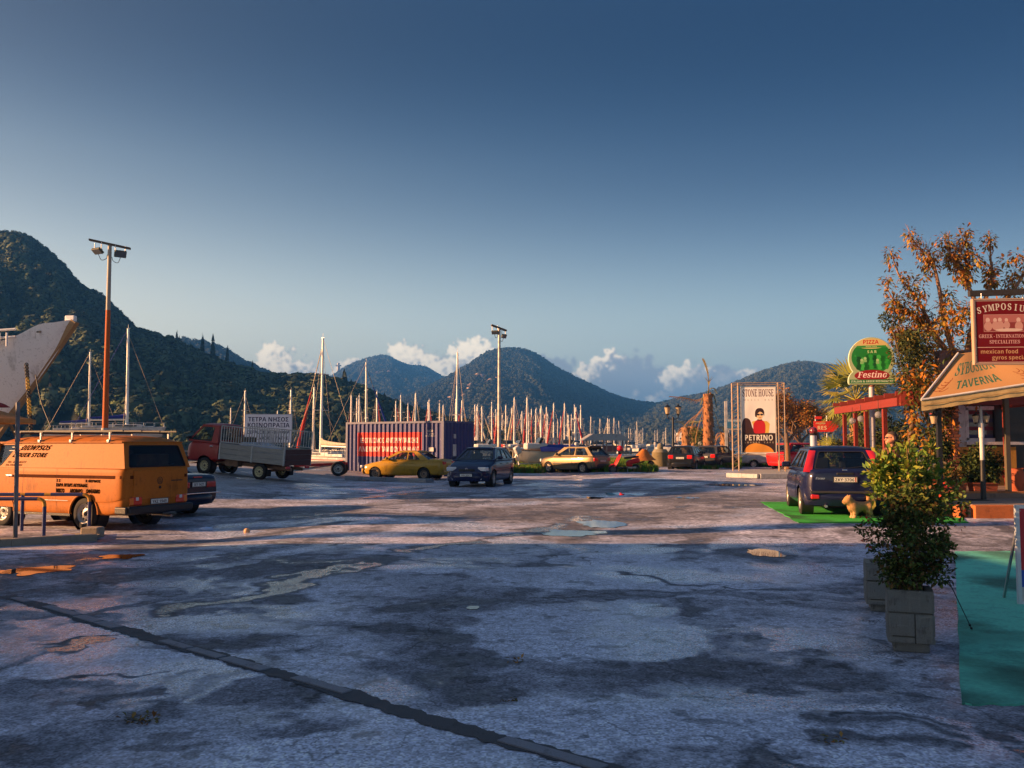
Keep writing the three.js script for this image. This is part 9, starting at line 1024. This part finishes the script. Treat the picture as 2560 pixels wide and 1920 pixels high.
{ // the small sandy dog: nose towards -x
  const p = ground(2150, 1296), S = 0.98, t = thing('dog', 'small shaggy sandy dog with a curled tail standing on the green carpet', 'dog', p); t.scale.setScalar(S); t.rotation.y = 0.08;
  const P = (x, y, z = 0) => V(x, y, z), B = [];
  const b = (a, c, r, s) => B.push([a, c, r, s]);
  b(P(-0.14, 0.255), P(0.17, 0.255), 0.098, 0.080); b(P(-0.15, 0.235), P(-0.08, 0.215), 0.10, 0.09); b(P(0.17, 0.265), P(0.21, 0.25), 0.078, 0.07); b(P(-0.16, 0.29), P(-0.235, 0.375), 0.088, 0.068); b(P(-0.245, 0.385), P(-0.265, 0.375), 0.074, 0.066); b(P(-0.28, 0.365), P(-0.345, 0.345), 0.040, 0.027); b(P(-0.27, 0.34), P(-0.31, 0.32), 0.04, 0.03);
  for (const s of [-1, 1]) { b(P(-0.235, 0.43, s * 0.042), P(-0.225, 0.475, s * 0.055), 0.026, 0.010); b(P(-0.13, 0.22, s * 0.055), P(-0.125, 0.13, s * 0.056), 0.052, 0.036); b(P(-0.125, 0.13, s * 0.056), P(-0.14, 0.03, s * 0.056), 0.034, 0.03); b(P(-0.14, 0.026, s * 0.056), P(-0.165, 0.022, s * 0.056), 0.028, 0.022); b(P(0.19, 0.24, s * 0.05), P(0.155, 0.16, s * 0.058), 0.066, 0.044); b(P(0.155, 0.16, s * 0.058), P(0.205, 0.105, s * 0.056), 0.040, 0.028); b(P(0.205, 0.105, s * 0.056), P(0.19, 0.03, s * 0.055), 0.027, 0.025); b(P(0.19, 0.026, s * 0.055), P(0.165, 0.022, s * 0.055), 0.027, 0.022); }
  const tail = [P(0.24, 0.30), P(0.29, 0.36), P(0.30, 0.43), P(0.25, 0.465), P(0.195, 0.445), P(0.19, 0.40)]; for (let i = 0; i + 1 < tail.length; i++) b(tail[i], tail[i + 1], 0.034 + 0.006 * Math.sin(i), 0.036);
  const g = fieldMesh(B, V(-0.42, -0.06, -0.37), 0.78, 88, 60), R = rng(3), pos = g.attributes.position, col = new Float32Array(pos.count * 3); for (let i = 0; i < pos.count; i++) { const x = pos.getX(i), y = pos.getY(i), z = pos.getZ(i), f = fbm(x * 22 + 9, y * 22 + 5, z * 22 + 2, 3), pale = sstep(0.2, 0.05, y) * 0.5 + 0.25 * f; col[i * 3] = 0.40 + 0.16 * pale; col[i * 3 + 1] = 0.205 + 0.16 * pale; col[i * 3 + 2] = 0.075 + 0.13 * pale; } g.setAttribute('color', new THREE.BufferAttribute(col, 3)); const body = obj('body', g, new THREE.MeshPhysicalMaterial({ vertexColors: true, roughness: 0.95, sheen: 0.4, sheenRoughness: 0.8 }), t);
  // tufts of long hair
  const n = 2600, hp = [], hn = [], hc = []; const nm = g.attributes.normal; for (let i = 0; i < n; i++) { const j = Math.floor(R() * pos.count), q = V(pos.getX(j), pos.getY(j), pos.getZ(j)), o = V(nm.getX(j), nm.getY(j), nm.getZ(j)); if (q.y < 0.04 || q.x < -0.31) continue; const l = 0.018 + 0.024 * R(), dr = o.clone().multiplyScalar(0.55).add(V(0.45 + (R() - 0.5) * 0.5, -0.5 - R() * 0.3, (R() - 0.5) * 0.4)).normalize(), sd = o.clone().cross(dr).normalize().multiplyScalar(0.0045), e = q.clone().addScaledVector(dr, l); q.addScaledVector(o, -0.003); for (const v of [q.clone().add(sd), q.clone().sub(sd), e]) { hp.push(v.x, v.y, v.z); hn.push(o.x, o.y, o.z); } const w = 0.75 + 0.6 * R(); for (let c = 0; c < 3; c++) hc.push(0.44 * w, 0.245 * w, 0.10 * w); } const hg = new THREE.BufferGeometry(); hg.setAttribute('position', new THREE.Float32BufferAttribute(hp, 3)); hg.setAttribute('normal', new THREE.Float32BufferAttribute(hn, 3)); hg.setAttribute('uv', new THREE.Float32BufferAttribute(new Float32Array(hp.length / 3 * 2), 2)); hg.setAttribute('color', new THREE.Float32BufferAttribute(hc, 3)); obj('fur', hg, new THREE.MeshPhysicalMaterial({ vertexColors: true, roughness: 0.95, side: THREE.DoubleSide }), t);
  obj('nose', ball(0.013, -0.372, 0.352, 0, 1, 0.9, 1.2), MAT.black, t); for (const s of [-1, 1]) obj('eye', ball(0.009, -0.305, 0.405, s * 0.036), MAT.black, t); obj('mouth', box(0.05, 0.004, 0.03, -0.345, 0.322, 0), MAT.black, t);
}
{ // a person standing behind the tall plant, looking left
  const d = 17.2, q = at(2224, HORIZON, d), y0 = lie(q.x, q.z), top = at(2224, 1080, d).y - y0, S = top / 1.76, t = thing('person', 'person in a dark red-brown shirt standing behind the tall plant, facing left', 'person', V(q.x + 0.03, y0, q.z), 0); t.scale.setScalar(S);
  const P = (x, y, z = 0) => V(x, y, z), skin = M(0.50, 0.22, 0.12, 0.6), shirt = M(0.16, 0.05, 0.035, 0.85, { tex: texCloth, tile: 3 }), trousers = M(0.05, 0.055, 0.09, 0.85, { tex: texCloth, tile: 3 }); const B = [], b = (a, c, r, s) => B.push([a, c, r, s]);
  b(P(0, 1.50), P(0, 1.42), 0.055, 0.07); b(P(0, 1.38, -0.14), P(0, 1.38, 0.14), 0.085, 0.085); b(P(0, 1.30), P(0, 1.12), 0.135, 0.125); b(P(0, 1.12), P(0, 0.96), 0.125, 0.14); for (const s of [-1, 1]) { b(P(0, 1.38, s * 0.16), P(0.03, 1.10, s * 0.20), 0.058, 0.045); b(P(0.03, 1.10, s * 0.20), P(-0.10, 0.90, s * 0.18), 0.042, 0.03); b(P(0, 0.94, s * 0.08), P(-0.01, 0.50, s * 0.09), 0.095, 0.062); b(P(-0.01, 0.50, s * 0.09), P(0.02, 0.10, s * 0.09), 0.06, 0.042); b(P(0.02, 0.06, s * 0.09), P(-0.14, 0.04, s * 0.10), 0.045, 0.035); }
  obj('body', fieldMesh(B, V(-0.95, -0.1, -0.95), 1.9, 96, 42), skin, t); const inflate = (list, k) => list.map(([a, c, r, s]) => [a, c, r + k, s + k]); const sh = inflate(B.filter(([a, c]) => Math.min(a.y, c.y) >= 0.95 && a.y < 1.45), 0.014), tr = inflate(B.filter(([a]) => a.y < 0.96 && a.y > 0.3), 0.014); obj('shirt', fieldMesh(sh, V(-0.4, 0.8, -0.4), 0.8, 64, 50), shirt, t); obj('trousers', fieldMesh(tr, V(-0.55, 0.02, -0.55), 1.1, 72, 50), trousers, t);
  const H = [], h = (a, c, r, s) => H.push([a, c, r, s]); h(P(0.01, 1.645), P(0.0, 1.66), 0.094, 0.092); h(P(-0.03, 1.60), P(-0.05, 1.565), 0.066, 0.046); h(P(-0.085, 1.64), P(-0.108, 1.612), 0.014, 0.017); h(P(-0.07, 1.575), P(-0.085, 1.572), 0.022, 0.02); h(P(-0.06, 1.545), P(-0.078, 1.543), 0.024, 0.022); for (const s of [-1, 1]) { h(P(0.01, 1.65, s * 0.088), P(0.015, 1.62, s * 0.09), 0.018, 0.014); h(P(-0.07, 1.668, s * 0.03), P(-0.07, 1.668, s * 0.045), 0.022, 0.02); } const hd = obj('head', fieldMesh(H, V(-0.2, 1.45, -0.2), 0.4, 72, 130), skin, t);
  obj('hair', [place(new THREE.SphereGeometry(0.105, 18, 10, 0, 6.3, 0, 1.35), 0.022, 1.668, 0, 0, 0, -0.35), ball(0.09, 0.05, 1.63, 0, 0.7, 1, 0.95)], M(0.05, 0.03, 0.02, 0.8), hd); obj('sunglasses', [rbox(0.012, 0.034, 0.05, 0.005, -0.098, 1.655, 0.036), rbox(0.012, 0.034, 0.05, 0.005, -0.098, 1.655, -0.036), box(0.10, 0.008, 0.005, -0.05, 1.66, 0.09), box(0.10, 0.008, 0.005, -0.05, 1.66, -0.09), box(0.008, 0.008, 0.03, -0.1, 1.66, 0)], MAT.black, hd); obj('mouth', box(0.012, 0.006, 0.04, -0.098, 1.563, 0), M(0.25, 0.06, 0.05, 0.6), hd);
  // hands: palm, four fingers and a thumb each
  for (const s of [-1, 1]) { const F2 = [], w = P(-0.10, 0.90, s * 0.18), dn = P(-0.22, -0.97, 0).normalize(), sd = P(0.97, -0.22, 0); F2.push([w, w.clone().addScaledVector(dn, 0.07), 0.028, 0.034]); for (let i = 0; i < 4; i++) { const o = w.clone().addScaledVector(dn, 0.085).addScaledVector(sd, (i - 1.5) * 0.019), m = o.clone().addScaledVector(dn, 0.036).add(P(0, 0, -s * 0.006)), e = m.clone().addScaledVector(dn, 0.030 - 0.004 * Math.abs(i - 1.4)).add(P(0, 0, -s * 0.016)); F2.push([o, m, 0.0095, 0.0085], [m, e, 0.0085, 0.0075]); } const th = w.clone().addScaledVector(dn, 0.03).addScaledVector(sd, -0.03); F2.push([th, th.clone().addScaledVector(dn, 0.045).addScaledVector(sd, -0.022), 0.011, 0.009]); obj('hand', fieldMesh(F2, w.clone().add(V(-0.12, -0.2, -0.12)), 0.25, 60, 220), skin, t); obj('shoe', rbox(0.27, 0.09, 0.10, 0.035, -0.05, 0.045, s * 0.095), MAT.black, t); }
}

renderer.render(scene, camera);
